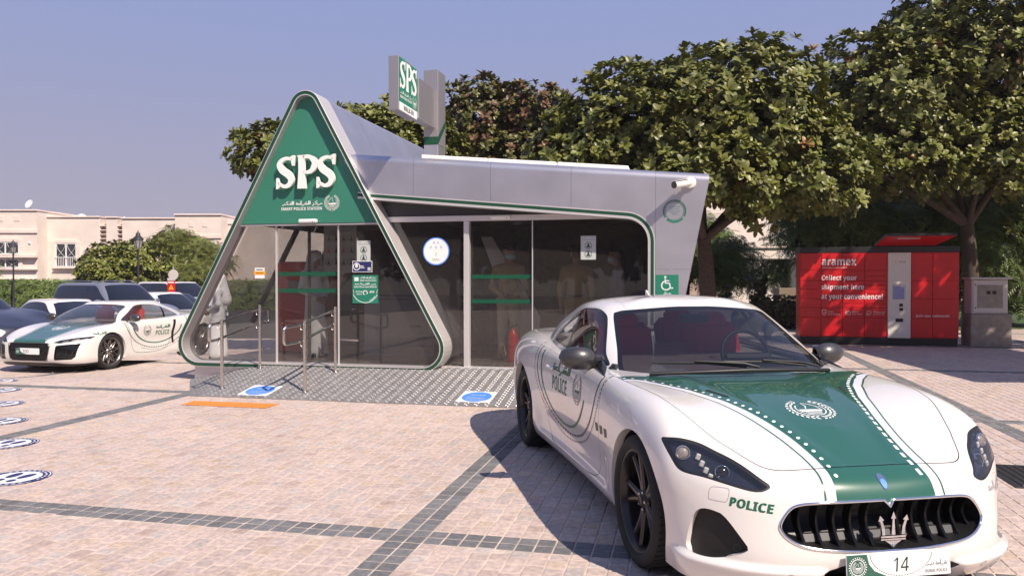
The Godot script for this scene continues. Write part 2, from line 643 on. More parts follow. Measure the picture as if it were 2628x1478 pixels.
# the police crest: a wreath of leaves round a dhow under sail, of radius 1
func crest(fine := true) -> F:
	var o := F.new()
	var step := 13.0 if fine else 20.0
	var a := -80.0
	while a <= 72.0:
		for s in [1, -1]:
			for ring in [0.80, 0.96]:
				var d := deg_to_rad(a)
				var c: Vector2 = Vector2(cos(d) * s, sin(d)) * ring
				var turn := (d + PI / 2 + (0.5 if ring > 0.9 else -0.5)) if s > 0 else (PI - d + PI / 2 - (0.5 if ring > 0.9 else -0.5))
				o.oval(c, 0.10, 0.042, turn, 8)
		a += step
	o.arc(Vector2.ZERO, 0.62, 150, 400, 0.045, 30)
	o.poly(PackedVector2Array([Vector2(-0.50, -0.08), Vector2(0.56, -0.02), Vector2(0.50, -0.24), Vector2(-0.38, -0.24)]))
	for k in 3:
		o.rect(-0.36 + 0.05 * k, -0.33 - 0.09 * k, 0.40 - 0.06 * k, -0.29 - 0.09 * k)
	o.stroke(PackedVector2Array([Vector2(-0.46, -0.02), Vector2(-0.36, 0.3), Vector2(-0.08, 0.56), Vector2(0.12, 0.62), Vector2(0.08, 0.3), Vector2(0.2, 0.05)]), 0.045)
	return o


func flat(f: F, z: float, at := Vector2.ZERO, s := 1.0) -> B:
	var b := B.new()
	for k in range(0, f.t.size(), 3):
		var p := f.t[k] * s + at
		var q := f.t[k + 1] * s + at
		var r := f.t[k + 2] * s + at
		if (q - p).cross(r - p) < 0.0:
			b.tri(Vector3(p.x, p.y, z), Vector3(r.x, r.y, z), Vector3(q.x, q.y, z))
		else:
			b.tri(Vector3(p.x, p.y, z), Vector3(q.x, q.y, z), Vector3(r.x, r.y, z))
	return b


func curve(p: PackedVector2Array, n: int, closed := false) -> PackedVector2Array:
	# Catmull-Rom through the points
	var o := PackedVector2Array()
	var m := p.size()
	for k in (m if closed else m - 1):
		var a := p[(k - 1 + m) % m] if (closed or k > 0) else p[0] * 2.0 - p[1]
		var b := p[k]
		var c := p[(k + 1) % m]
		var d := p[(k + 2) % m] if (closed or k < m - 2) else p[m - 1] * 2.0 - p[m - 2]
		for j in n:
			o.append(b.cubic_interpolate(c, a, d, float(j) / n))
	if not closed:
		o.append(p[m - 1])
	return o


func pts(flat_list: Array) -> PackedVector2Array:
	var o := PackedVector2Array()
	for k in range(0, flat_list.size(), 2):
		o.append(Vector2(flat_list[k], flat_list[k + 1]))
	return o


# ---------------------------------------------------------------- ground

const U_LINE := -1.655      # where a dark band runs away from the viewer
const V_LINE := 4.335       # where a dark band runs across
const MODULE := 4.708       # 44 setts

func build_ground() -> void:
	var b := B.new()
	b.quad(Vector3(-420, -0.56, 60), Vector3(420, -0.56, 60), Vector3(420, -0.56, -600), Vector3(-420, -0.56, -600))
	structure("ground", b, M.asphalt)
	b = B.new()
	var xs := []
	for k in 91:
		xs.append(-14.5 + k * 0.5 if k < 40 else 5.5 + (k - 40) * 1.0)
	for i in xs.size() - 1:
		for k in 80:
			var z0 := 14.0 - k * 0.5
			var q := []
			for e in [[xs[i], z0], [xs[i + 1], z0], [xs[i + 1], z0 - 0.5], [xs[i], z0 - 0.5]]:
				q.append(Vector3(e[0], terrain(e[0], e[1]) - 0.0042, e[1]))
			b.quad(q[0], q[1], q[2], q[3])
	var plaza := structure("plaza_paving", b, M.mortar)
	b = B.new()
	b.quad(Vector3(3.5, -0.002, -19.2), Vector3(40, -0.002, -19.2), Vector3(40, -0.002, -60), Vector3(3.5, -0.002, -60))
	structure("lawn", b, M.lawn)
	lay_setts(plaza)


func sett_mesh(w: float, l: float) -> ArrayMesh:
	var b := B.new()
	var e := 0.0035
	var x := w * 0.5
	var z := l * 0.5
	var q := []
	for k in [[-1, 1], [1, 1], [1, -1], [-1, -1]]:
		q.append([Vector3(k[0] * x, -0.011, k[1] * z), Vector3(k[0] * x, -e * 0.8, k[1] * z), Vector3(k[0] * (x - e), 0, k[1] * (z - e))])
	b.quad(q[0][2], q[1][2], q[2][2], q[3][2])
	for k in 4:
		var a: Array = q[k]
		var c: Array = q[(k + 1) % 4]
		b.quad(a[1], c[1], c[2], a[2])
		b.quad(a[0], c[0], c[1], a[1])
	return b.mesh()


func sett_tint(dark: bool, u: float, v: float, n1: FastNoiseLite) -> Color:
	var k := rng.randf()
	var w := n1.get_noise_2d(u * 9.0, v * 9.0)
	if dark:
		var d := rng.randf_range(0.8, 1.25)
		return Color(0.185 * d, 0.183 * d, 0.190 * d)
	var c: Color
	if k < 0.50:
		c = Color(0.62, 0.49, 0.435)
	elif k < 0.72:
		c = Color(0.60, 0.48, 0.44)
	elif k < 0.88:
		c = Color(0.57, 0.485, 0.45)
	elif k < 0.96:
		c = Color(0.61, 0.475, 0.385)
	else:
		c = Color(0.55, 0.42, 0.37)
	return c * (rng.randf_range(0.90, 1.08) + 0.10 * w)


func lay_setts(plaza: Node3D) -> void:
	var ca := cos(deg_to_rad(12.5))
	var sa := sin(deg_to_rad(12.5))
	var turn := Basis(Vector3.UP, deg_to_rad(GRID_TURN))
	var n1 := FastNoiseLite.new()
	n1.seed = 4
	n1.frequency = 0.05
	var square := sett_mesh(PITCH - 0.010, PITCH - 0.012)
	var lengths := [0.100, 0.118, 0.140]
	var shapes := []
	for l in lengths:
		shapes.append(sett_mesh(PITCH - 0.009, l - 0.013))
	var found := []       # [size on the picture, shape, transform, tint]
	var cols_n := 190
	for iu in range(-cols_n, cols_n):
		var u := U_LINE + (iu + 0.5) * PITCH
		var u_mod := posmod(iu, 44)
		var v := -3.0
		var cells := []
		if u_mod < 2:
			var iv := floori((v - V_LINE) / PITCH)
			while V_LINE + iv * PITCH < 24.0:
				cells.append([V_LINE + (iv + 0.5) * PITCH, -1, true])
				iv += 1
		else:
			# between the bands across: setts of mixed length, joints out of line
			var k := -2
			while k < 5:
				var v0 := V_LINE + k * MODULE
				cells.append([v0 - PITCH * 0.5, -1, true])
				cells.append([v0 - PITCH * 1.5, -1, true])
				var x := v0
				var end := v0 + MODULE - 2.0 * PITCH
				while x < end - 0.06:
					var j := rng.randi() % 3
					if end - x - lengths[j] < 0.1:
						j = 0 if end - x < 0.22 else j
					cells.append([x + lengths[j] * 0.5, j, false])
					x += lengths[j]
				k += 1
		for c in cells:
			v = c[0]
			var x: float = u * ca + v * sa
			var z: float = u * sa - v * ca
			if z > 2.2 or z < -22.5 or x < -14.4 or x > 16.0:
				continue
			# what the view, or a step to its side, can take in
			if absf(x) > 3.5 + maxf(0.0, -z) * 0.78 or (z > -1.2 and absf(x) > 3.0):
				continue
			var st := Vector2((x - STATION_AT.x) * ca + (z - STATION_AT.z) * sa, -(x - STATION_AT.x) * sa + (z - STATION_AT.z) * ca)
			if st.x > 1.2 and st.x < 6.6 and st.y < 1.35 and st.y > -3.6:
				continue
			var wob := Basis(Vector3(1, 0, 0), rng.randf_range(-0.006, 0.006)) * Basis(Vector3(0, 0, 1), rng.randf_range(-0.006, 0.006)) * Basis(Vector3.UP, rng.randf_range(-0.012, 0.012))
			var at := Vector3(x, terrain(x, z) + rng.randf_range(-0.0012, 0.0004), z)
			var depth := -z
			var size := 0.0
			if depth > 3.0:
				var py := (1.503 / depth - 0.0131) * 768.0
				if py < 287.0 and absf(x / depth) < 0.66:
					size = 1.0 / depth
					var cx := x - 1.53
					if cx > -1.1 and cx < 1.5 and z > -7.6:
						size = 0.0
			found.append([size, c[1], Transform3D(turn * wob, at), sett_tint(c[2], u, v, n1)])
	found.sort_custom(func(p, q): return p[0] > q[0])
	var sets := [[], [], [], []]
	for k in found.size():
		var f: Array = found[k]
		var mesh: Mesh = square if f[1] < 0 else shapes[f[1]]
		if k < 300:
			var tint: Color = f[3]
			var key := "sett%d_%d" % [int(tint.r * 22), int(tint.b * 22)]
			if not M.has(key):
				var m: StandardMaterial3D = M.sett.duplicate()
				m.vertex_color_use_as_albedo = false
				m.albedo_color = lin(tint.r, tint.g, tint.b)
				M[key] = m
			var o := part("paving_sett", mesh, M[key], plaza)
			o.transform = f[2]
		else:
			sets[f[1] + 1].append(f)
	for k in 4:
		var where: Array[Transform3D] = []
		var tints := PackedColorArray()
		for f in sets[k]:
			where.append(f[2])
			tints.append(f[3])
		scatter("further_setts", square if k == 0 else shapes[k - 1], M.sett, where, tints, plaza)


# ---------------------------------------------------------------- police station
# station axes: x along the front, y up, z out of the front towards the plaza

var station: Node3D

func portal_outline(inset: float, seg := 10) -> PackedVector2Array:
	# rounded triangle, counter-clockwise from the lower left
	var k := 0.541
	var c := 1.84
	var top := 4.42
	var base := 0.205
	var half := (top - base) * k
	var corner := [Vector2(c - half, base), Vector2(c + half, base), Vector2(c, top)]
	var radius := [0.33, 0.33, 0.24]
	var o := PackedVector2Array()
	for i in 3:
		var p: Vector2 = corner[i]
		var a: Vector2 = (corner[(i + 2) % 3] - p).normalized()
		var b: Vector2 = (corner[(i + 1) % 3] - p).normalized()
		var bis := (a + b).normalized()
		var sn := absf(a.cross(bis))
		var ctr: Vector2 = p + bis * (radius[i] / sn)
		var r: float = maxf(radius[i] - inset, 0.02)
		if radius[i] - inset < 0.02:
			ctr = p + bis * ((inset + 0.02) / sn)
		var n0 := Vector2(-a.y, a.x)
		if n0.dot(bis) > 0.0:
			n0 = -n0
		var n1 := Vector2(-b.y, b.x)
		if n1.dot(bis) > 0.0:
			n1 = -n1
		var a0 := n0.angle()
		var da := wrapf(n1.angle() - a0, -PI, PI)
		for j in seg + 1:
			var t := a0 + da * j / seg
			o.append(ctr + Vector2(cos(t), sin(t)) * r)
	return o


func ring_band(b: B, p: PackedVector2Array, q: PackedVector2Array, z0: float, z1: float) -> void:
	# strip between two outlines; p at z0, q at z1; faces seen from the front or from q's side
	var m := p.size()
	for k in m:
		var k2 := (k + 1) % m
		b.quad(Vector3(p[k].x, p[k].y, z0), Vector3(p[k2].x, p[k2].y, z0), Vector3(q[k2].x, q[k2].y, z1), Vector3(q[k].x, q[k].y, z1))


func build_station() -> void:
	var s := thing("police_station", "small silver walk-in police station with a green triangular portal and glass doors", "police station", STATION_AT, GRID_TURN)
	station = s
	var zf := 0.06
	# portal frame: light edge, green line, light line, grey reveal
	var o := [portal_outline(0.0), portal_outline(0.010), portal_outline(0.056), portal_outline(0.068), portal_outline(0.07)]
	var b := B.new()
	ring_band(b, o[0], o[1], zf, zf + 0.004)
	ring_band(b, o[0], o[0], -0.32, zf)
	part("portal_edge", b, M.silver_light, s)
	b = B.new()
	ring_band(b, o[1], o[1], zf + 0.004, zf - 0.004)
	ring_band(b, o[1], o[2], zf - 0.004, zf - 0.004)
	part("portal_green_line", b, M.green_dark, s)
	b = B.new()
	ring_band(b, o[2], o[2], zf - 0.004, zf + 0.002)
	ring_band(b, o[2], o[3], zf + 0.002, zf + 0.002)
	ring_band(b, o[3], o[4], zf + 0.002, zf - 0.004)
	part("portal_light_line", b, M.silver_light, s)
	b = B.new()
	ring_band(b, o[4], o[4], zf - 0.004, -0.15)
	var back := portal_outline(0.085)
	ring_band(b, o[4], back, -0.15, -0.15)
	part("portal_reveal", b, M.frame_grey, s)
	# green gable panel
	var inner := portal_outline(0.071)
	var gable := PackedVector2Array()
	for poly in Geometry2D.intersect_polygons(inner, pts([-2, 2.285, 6, 2.285, 6, 6, -2, 6])):
		gable = poly
	b = B.new()
	b.prism(gable, 0.03, Transform3D(Basis.IDENTITY, Vector3(0, 0, -0.075)))
	part("gable_panel", b, M.green, s)
	b = B.new()
	b.box(Vector3(1.84, 2.268, -0.085), Vector3(2.24, 0.03, 0.06), 0.004)
	part("door_head", b, M.frame_grey, s)
	# glass below the gable: two fixed panes and a sliding leaf
	var cuts := [[-1.0, 1.283], [1.30, 2.258], [2.275, 5.0]]
	for k in 3:
		var c: Array = cuts[k]
		for poly in Geometry2D.intersect_polygons(inner, pts([c[0], 0.275, c[1], 0.275, c[1], 2.252, c[0], 2.252])):
			b = B.new()
			b.prism(poly, 0.010, Transform3D(Basis.IDENTITY, Vector3(0, 0, -0.125 if k != 1 else -0.155)))
			part("door_leaf" if k == 1 else "glass_pane", b, M.shop_glass, s)
	for x in [1.291, 2.266]:
		b = B.new()
		b.box(Vector3(x, 1.262, -0.115), Vector3(0.022, 1.98, 0.035), 0.003)
		part("mullion", b, M.silver_light, s)
	b = B.new()
	b.box(Vector3(1.75, 0.262, -0.09), Vector3(3.6, 0.03, 0.08), 0.004)
	part("sill", b, M.silver_light, s)
	# plinth
	b = B.new()
	b.box(Vector3(3.35, 0.108, -2.02), Vector3(6.7, 0.284, 4.0), 0.006)
	part("plinth", b, M.silver, s)
	# the A-shaped roof running back from the portal, in panels
	var ridge := portal_outline(0.015, 12)
	var bounds := [-0.26, -1.30, -2.40, -4.6]
	var n := ridge.size()
	for k in 3:
		for side in 2:
			b = B.new()
			var z0: float = bounds[k] - (0.006 if k else 0.0)
			var z1: float = bounds[k + 1]
			var line := PackedVector2Array()
			# right slope: from the lower right round to the apex; left slope: apex to lower left
			var arc0 := 13
			var apex0 := 26
			if side == 0:
				for j in range(arc0 + 6, apex0 + 7):
					line.append(ridge[j % n])
			else:
				for j in range(apex0 + 6, n):
					line.append(ridge[j])
				var foot := ridge[0]
				var last := line[line.size() - 1]
				line.append(last.lerp(foot, (last.y - 2.30) / (last.y - foot.y)))
			for j in line.size() - 1:
				var p := line[j]
				var q := line[j + 1]
				var nn := Vector2(q.y - p.y, -(q.x - p.x)).normalized() * 0.02
				b.quad(Vector3(p.x, p.y, z0), Vector3(p.x, p.y, z1), Vector3(q.x, q.y, z1), Vector3(q.x, q.y, z0))
				b.quad(Vector3(p.x, p.y, z0), Vector3(q.x, q.y, z0), Vector3(q.x - nn.x, q.y - nn.y, z0), Vector3(p.x - nn.x, p.y - nn.y, z0))
			part("roof_panel", b, M.silver, s)
	b = B.new()
	b.prism(portal_outline(0.03), 0.04, Transform3D(Basis.IDENTITY, Vector3(0, 0, -4.6)))
	part("rear_gable", b, M.silver, s)
	b = B.new()
	b.prism(portal_outline(0.06), 0.0, Transform3D(Basis.IDENTITY, Vector3(0, 0, -4.55)))
	part("rear_gable_lining", b, M.dark_panel, s)
	b = B.new()
	b.prism(portal_outline(0.05), 4.1, Transform3D(Basis.IDENTITY, Vector3(0, 0, -4.5)))
	# glazed left side below the roof panels, with slanting posts
	var low := ridge[0].lerp(ridge[n - 1], 0.02)
	var high := ridge[0].lerp(ridge[n - 1], (2.30 - ridge[0].y) / (ridge[n - 1].y - ridge[0].y))
	for k in 3:
		b = B.new()
		var g0: float = [-0.34, -1.75, -3.15][k]
		var g1: float = [-1.72, -3.12, -4.52][k]
		b.quad(Vector3(low.x, low.y, g0), Vector3(high.x, high.y, g0), Vector3(high.x, high.y, g1), Vector3(low.x, low.y, g1))
		part("side_pane", b, M.shop_glass, s)
		b = B.new()
		b.tube(PackedVector3Array([Vector3(low.x + 0.05, low.y, g1), Vector3(high.x + 0.05, high.y, g1)]), 0.045, 6)
		part("side_post", b, M.black, s)
	# lining under the roof panels
	var lining := B.new()
	var lo := portal_outline(0.05)
	for k in lo.size():
		var p := lo[k]
		var q := lo[(k + 1) % lo.size()]
		if p.y > 2.5 and q.y > 2.5:
			lining.quad(Vector3(q.x, q.y, -0.2), Vector3(q.x, q.y, -4.5), Vector3(p.x, p.y, -4.5), Vector3(p.x, p.y, -0.2))
	part("roof_lining", lining, M.inside_wall, s)
	build_wing(s)
	build_roof_sign(s)


func wing_top(x: float) -> float:
	return lerpf(3.26, 2.835, (x - 2.45) / (7.39 - 2.45))


func build_wing(s: Node3D) -> void:
	var zf := -0.03
	# fascia cut by vertical joints into panels; the opening below has a rounded corner
	var top := []
	var leg := func(y: float) -> float: return 1.84 + (4.42 - y) * 0.541 - 0.06
	var r := 0.10
	var opening := PackedVector2Array()
	opening.append(Vector2(2.6, 2.647))
	for k in 11:
		var t := deg_to_rad(lerpf(84.6, 0.0, k / 10.0))
		opening.append(Vector2(6.33, 1.97) + Vector2(cos(t) * 0.325, sin(t) * 0.335))
	opening.append(Vector2(6.655, 0.12))
	var whole := PackedVector2Array([Vector2(leg.call(3.3), wing_top(leg.call(3.3)) - r), Vector2(7.39, wing_top(7.39) - r)])
	whole.append(Vector2(6.87, 0.10))
	whole.append(Vector2(6.655, 0.10))
	for k in range(opening.size() - 2, -1, -1):
		whole.append(opening[k])
	whole.append(Vector2(leg.call(2.64), 2.645))
	var joints := [2.0, 3.42, 4.52, 5.62, 6.72, 8.0]
	for k in 5:
		var x0: float = joints[k] + (0.003 if k else 0.0)
		var x1: float = joints[k + 1]
		for poly in Geometry2D.intersect_polygons(whole, pts([x0, 0, x1, 0, x1, 4, x0, 4])):
			# the last panels also have a joint across, at the height of the glass
			for cut in [[0.0, 1.612], [1.615, 4.0]]:
				for piece in Geometry2D.intersect_polygons(poly, pts([0, cut[0], 9, cut[0], 9, cut[1], 0, cut[1]])):
					if piece.size() < 3:
						continue
					var b := B.new()
					b.prism(piece, 0.02, Transform3D(Basis.IDENTITY, Vector3(0, 0, zf - 0.02)))
					part("fascia_panel", b, M.silver, s)
		# rounded top edge and roof behind it
		var xa: float = maxf(x0, 2.42)
		var xb: float = minf(x1, 7.39)
		var b2 := B.new()
		for j in 8:
			var t0 := PI * 0.5 * j / 8
			var t1 := PI * 0.5 * (j + 1) / 8
			var q := []
			for e in [[xa, t0], [xb, t0], [xb, t1], [xa, t1]]:
				var yy := wing_top(e[0]) - r
				q.append([Vector3(e[0], yy + sin(e[1]) * r, zf - r + cos(e[1]) * r), Vector3(0, sin(e[1]), cos(e[1]))])
			b2.tris(q[0][0], q[1][0], q[2][0], q[0][1], q[1][1], q[2][1])
			b2.tris(q[0][0], q[2][0], q[3][0], q[0][1], q[2][1], q[3][1])
		b2.quad(Vector3(xa, wing_top(xa), zf - r), Vector3(xb, wing_top(xb), zf - r), Vector3(xb, wing_top(xb), -4.0), Vector3(xa, wing_top(xa), -4.0))
		part("eave_panel", b2, M.silver, s)
	# green line and light edges round the opening
	var edge := PackedVector2Array()
	for q in opening:
		edge.append(q)
	var strips := [["opening_edge", -0.062, -0.046, 0.004, "silver_light"], ["opening_green_line", -0.044, -0.004, 0.003, "green_dark"], ["opening_lip", -0.002, 0.03, 0.004, "silver_light"]]
	for st in strips:
		var b := B.new()
		for k in edge.size() - 1:
			var p := edge[k]
			var q := edge[k + 1]
			var np := offset_normal(edge, k)
			var nq := offset_normal(edge, k + 1)
			var a0: Vector2 = p + np * st[1]
			var a1: Vector2 = p + np * st[2]
			var c0: Vector2 = q + nq * st[1]
			var c1: Vector2 = q + nq * st[2]
			var z: float = zf + st[3]
			b.quad(Vector3(a1.x, a1.y, z), Vector3(c1.x, c1.y, z), Vector3(c0.x, c0.y, z), Vector3(a0.x, a0.y, z))
			b.quad(Vector3(a1.x, a1.y, z), Vector3(a1.x, a1.y, zf - 0.02), Vector3(c1.x, c1.y, zf - 0.02), Vector3(c1.x, c1.y, z))
		part(st[0], b, M[st[4]], s)
	# soffit: the reveal back to the glass
	var b := B.new()
	for k in edge.size() - 1:
		var p := edge[k] + offset_normal(edge, k) * 0.028
		var q := edge[k + 1] + offset_normal(edge, k + 1) * 0.028
		b.quad(Vector3(p.x, p.y, zf - 0.005), Vector3(p.x, p.y, -0.34), Vector3(q.x, q.y, -0.34), Vector3(q.x, q.y, zf - 0.005))
	part("opening_reveal", b, M.frame_grey, s)
	# header beam, transom panel, post, panes
	b = B.new()
	b.box(Vector3(4.72, 2.333, -0.30), Vector3(3.86, 0.074, 0.10), 0.004)
	part("header_beam", b, M.silver_light, s)
	b = B.new()
	b.prism(pts([2.75, 2.37, 6.4, 2.37, 6.3, 2.42, 2.75, 2.72]), 0.02, Transform3D(Basis.IDENTITY, Vector3(0, 0, -0.325)))
	part("transom_panel", b, M.dark_panel, s)
	b = B.new()
	b.box(Vector3(4.122, 1.27, -0.29), Vector3(0.076, 2.05, 0.10), 0.005)
	part("door_post", b, M.silver_light, s)
	for c in [[2.82, 4.083, -0.30, "glass_pane"], [4.163, 5.05, -0.345, "door_leaf"], [5.058, 6.66, -0.315, "glass_pane"]]:
		b = B.new()
		b.box(Vector3((c[0] + c[1]) * 0.5, 1.275, c[2]), Vector3(c[1] - c[0], 2.035, 0.010))
		part(c[3], b, M.shop_glass, s)
	b = B.new()
	b.box(Vector3(5.046, 1.275, -0.33), Vector3(0.016, 2.03, 0.04), 0.003)
	part("leaf_edge", b, M.silver_light, s)
	b = B.new()
	b.box(Vector3(4.9, 0.255, -0.28), Vector3(3.6, 0.02, 0.12), 0.003)
	part("threshold", b, M.silver_light, s)
	# end wall (leaning out towards its top), back wall, ceiling
	b = B.new()
	b.quad(Vector3(6.87, 0.1, zf - 0.02), Vector3(6.87, 0.1, -4.0), Vector3(7.39, wing_top(7.39), -4.0), Vector3(7.39, wing_top(7.39) - 0.0, zf - r))
	b.tri(Vector3(6.87, 0.1, zf - 0.02), Vector3(7.39, wing_top(7.39), zf - r), Vector3(7.39, wing_top(7.39) - r, zf - 0.001))
	b.quad(Vector3(6.80, 0.1, -4.0), Vector3(6.80, 0.1, zf - 0.03), Vector3(7.2, 2.6, zf - 0.03), Vector3(7.2, 2.6, -4.0))
	part("end_wall", b, M.silver, s)
	b = B.new()
	b.box(Vector3(3.9, 1.6, -4.02), Vector3(6.0, 3.0, 0.06))
	part("back_wall", b, M.silver, s)
	# ridge trim and solar trays on the wing roof
	for k in 3:
		var x0: float = [3.48, 4.445, 5.41][k]
		var x1: float = [4.43, 5.395, 6.36][k]
		b = B.new()
		var dy := wing_top(x1) - wing_top(x0)
		var an := atan2(dy, x1 - x0)
		b.box(Vector3((x0 + x1) * 0.5, (wing_top(x0) + wing_top(x1)) * 0.5 + 0.035, -0.9), Vector3((x1 - x0), 0.05, 1.4), 0.006, Basis(Vector3(0, 0, 1), an))
		part("roof_tray", b, M.white, s)
	# door sensors above both doors
	for q in [Vector3(1.85, 2.312, 0.0), Vector3(4.62, 2.335, -0.215)]:
		b = B.new()
		b.box(q, Vector3(0.28, 0.055, 0.07), 0.015)
		var sn := part("door_sensor", b, M.white, s)
		b = B.new()
		b.ball(q + Vector3(0.09, -0.012, 0.034), Vector3(0.008, 0.008, 0.004), 4, 8)
		part("sensor_eye", b, M.black, sn)
	# lettering and crest on the gable
	for k in 3:
		var f := big_letter("SPS"[k])
		b = B.new()
		for shape in f:
			b.prism(shape, 0.045, Transform3D(Basis.IDENTITY, Vector3([1.375, 1.705, 2.000][k], 2.772, 0.0)))
		part("letter", b, M.white_letter, s)
	var small := words("SMART POLICE STATION")
	small.fit(1.408, 2.472, 2.045, 2.515)
	part("lettering", flat(small, -0.042), M.white_letter, s)
	var ar := arabic(["m", "r", "k", "z", " ", "a", "l", "sh", "r", "t", "h", " ", "a", "l", "dh", "k", "y"])
	ar.fit(1.42, 2.53, 2.055, 2.605)
	part("lettering", flat(ar, -0.042), M.white_letter, s)
	part("crest", flat(crest(), -0.042, Vector2(2.198, 2.572), 0.116), M.white_letter, s)


func offset_normal(p: PackedVector2Array, k: int) -> Vector2:
	# towards the inside of the opening (to the right of the direction of travel)
	var a := p[maxi(k - 1, 0)]
	var b := p[mini(k + 1, p.size() - 1)]
	var d := (b - a).normalized()
	return Vector2(d.y, -d.x)


func brush(p: PackedVector2Array, w: PackedFloat32Array) -> PackedVector2Array:
	# outline of a stroke whose width changes along it
	var m := p.size()
	var l := PackedVector2Array()
	var r := PackedVector2Array()
	for k in m:
		var a := p[maxi(k - 1, 0)]
		var b := p[mini(k + 1, m - 1)]
		var d := (b - a).normalized()
		var t := float(k) / (m - 1) * (w.size() - 1)
		var i := mini(int(t), w.size() - 2)
		var ww := lerpf(w[i], w[i + 1], smoothstep(0.0, 1.0, t - i)) * 0.5
		var o := Vector2(-d.y, d.x) * ww
		l.append(p[k] + o)
		r.append(p[k] - o)
	r.reverse()
	l.append_array(r)
	return l


func big_letter(ch: String) -> Array:
	# flared roman capitals, 0.475 m tall
	var h := 0.475
	if ch == "S":
		var p := curve(pts([0.255, 0.405, 0.175, 0.435, 0.085, 0.400, 0.058, 0.335, 0.105, 0.265, 0.19, 0.205, 0.235, 0.135, 0.205, 0.06, 0.125, 0.035, 0.035, 0.085]), 5)
		var o := []
		o.append(brush(p, PackedFloat32Array([0.03, 0.045, 0.06, 0.085, 0.105, 0.105, 0.09, 0.065, 0.05, 0.03])))
		o.append(pts([0.222, 0.455, 0.262, 0.472, 0.290, 0.475, 0.278, 0.33, 0.252, 0.325, 0.238, 0.385]))
		o.append(pts([0.062, 0.03, 0.030, 0.0, 0.002, 0.0, 0.006, 0.155, 0.030, 0.158, 0.052, 0.085]))
		return o
	var a := []
	a.append(pts([0.0, 0.47, 0.115, 0.475, 0.118, 0.44, 0.115, 0.24, 0.135, 0.0, 0.005, 0.0, 0.022, 0.24, 0.020, 0.44]))
	var bowl := curve(pts([0.09, 0.447, 0.19, 0.447, 0.265, 0.385, 0.268, 0.315, 0.205, 0.24, 0.10, 0.225]), 6)
	a.append(brush(bowl, PackedFloat32Array([0.05, 0.055, 0.085, 0.09, 0.06, 0.035])))
	return a


func build_roof_sign(s: Node3D) -> void:
	# pylon on the wing roof carrying a box sign that reaches forward
	var t := Node3D.new()
	t.name = numbered("roof_sign")
	add_child(t, true)
	t.transform = s.transform * Transform3D(Basis.IDENTITY, Vector3(0, 0, 0))
	tag(t, "grey pylon with a green and white box sign standing on the station roof", "sign")
	var b := B.new()
	b.box(Vector3(3.417, 3.255, -1.0), Vector3(0.220, 0.45, 0.364), 0.005)
	part("pylon_foot", b, M.silver, t)
	b = B.new()
	b.box(Vector3(3.417, 4.035, -1.0), Vector3(0.221, 1.09, 0.364), 0.005)
	part("pylon", b, M.pylon_grey, t)
	b = B.new()
	b.prism(pts([3.305, 3.478, 3.529, 3.478, 3.529, 3.592, 3.305, 3.592]), 0.004, Transform3D(Basis.IDENTITY, Vector3(0, 0, -0.8175)))
	b.quad(Vector3(3.530, 3.478, -0.8135), Vector3(3.530, 3.80, -1.182), Vector3(3.530, 3.90, -1.182), Vector3(3.530, 3.592, -0.8135))
	part("pylon_stripe", b, M.green_dark, t)
	b = B.new()
	b.box(Vector3(3.412, 4.0, -0.455), Vector3(0.145, 0.564, 0.73), 0.005)
	part("bracket", b, M.pylon_grey, t)
	b = B.new()
	b.box(Vector3(3.383, 4.042, 0.25), Vector3(0.141, 0.705, 0.70), 0.005)
	part("sign_box", b, M.pylon_grey, t)
	# the face looks along the front, to the right
	var face := Basis(Vector3.UP, PI / 2)
	var x := 3.4555
	var put := func(f: F, lift: float, mat: Material, called: String) -> void:
		var o := part(called, flat(f, 0.0), mat, t)
		o.transform = Transform3D(face.scaled(Vector3(0.9096, 0.9096, 0.9096)), Vector3(x + lift, 4.042, 0.25))
	var f := F.new()
	f.rect(-0.375, -0.26, 0.375, 0.375)
	put.call(f, 0.001, M.green_sticker, "sign_face")
	f = F.new()
	f.rect(-0.375, -0.38, 0.375, -0.262)
	put.call(f, 0.001, M.print_white, "sign_foot")
	f = F.new()
	for k in 3:
		for shape in big_letter("SPS"[k]):
			var l := F.new()
			l.poly(shape)
			f.add(l, Vector2([-0.355, -0.10, 0.125][k], -0.06), Vector2(0.80, 0.88))
	put.call(f, 0.003, M.white_letter, "lettering")
	f = words("SMART POLICE STATION")
	f.fit(-0.34, -0.20, 0.14, -0.16)
	var ar := arabic(["m", "r", "k", "z", " ", "a", "l", "sh", "r", "t", "h", " ", "a", "l", "dh", "k", "y"])
	ar.fit(-0.34, -0.145, 0.14, -0.09)
	f.add(ar)
	put.call(f, 0.003, M.white_letter, "lettering")
	f = F.new()
	f.add(crest(false), Vector2(0.26, -0.15), Vector2(0.095, 0.095))
	put.call(f, 0.003, M.white_letter, "crest")
	f = words("WALK-IN")
	f.fit(-0.20, -0.355, 0.22, -0.285)
	put.call(f, 0.003, M.decal_dark, "lettering")
	for k in 3:
		b = B.new()
		b.ball(Vector3(3.36 + 0.055 * k, 3.245, -0.79), Vector3(0.018, 0.018, 0.018), 5, 8)
		part("anchor_bolt", b, M.steel, t)


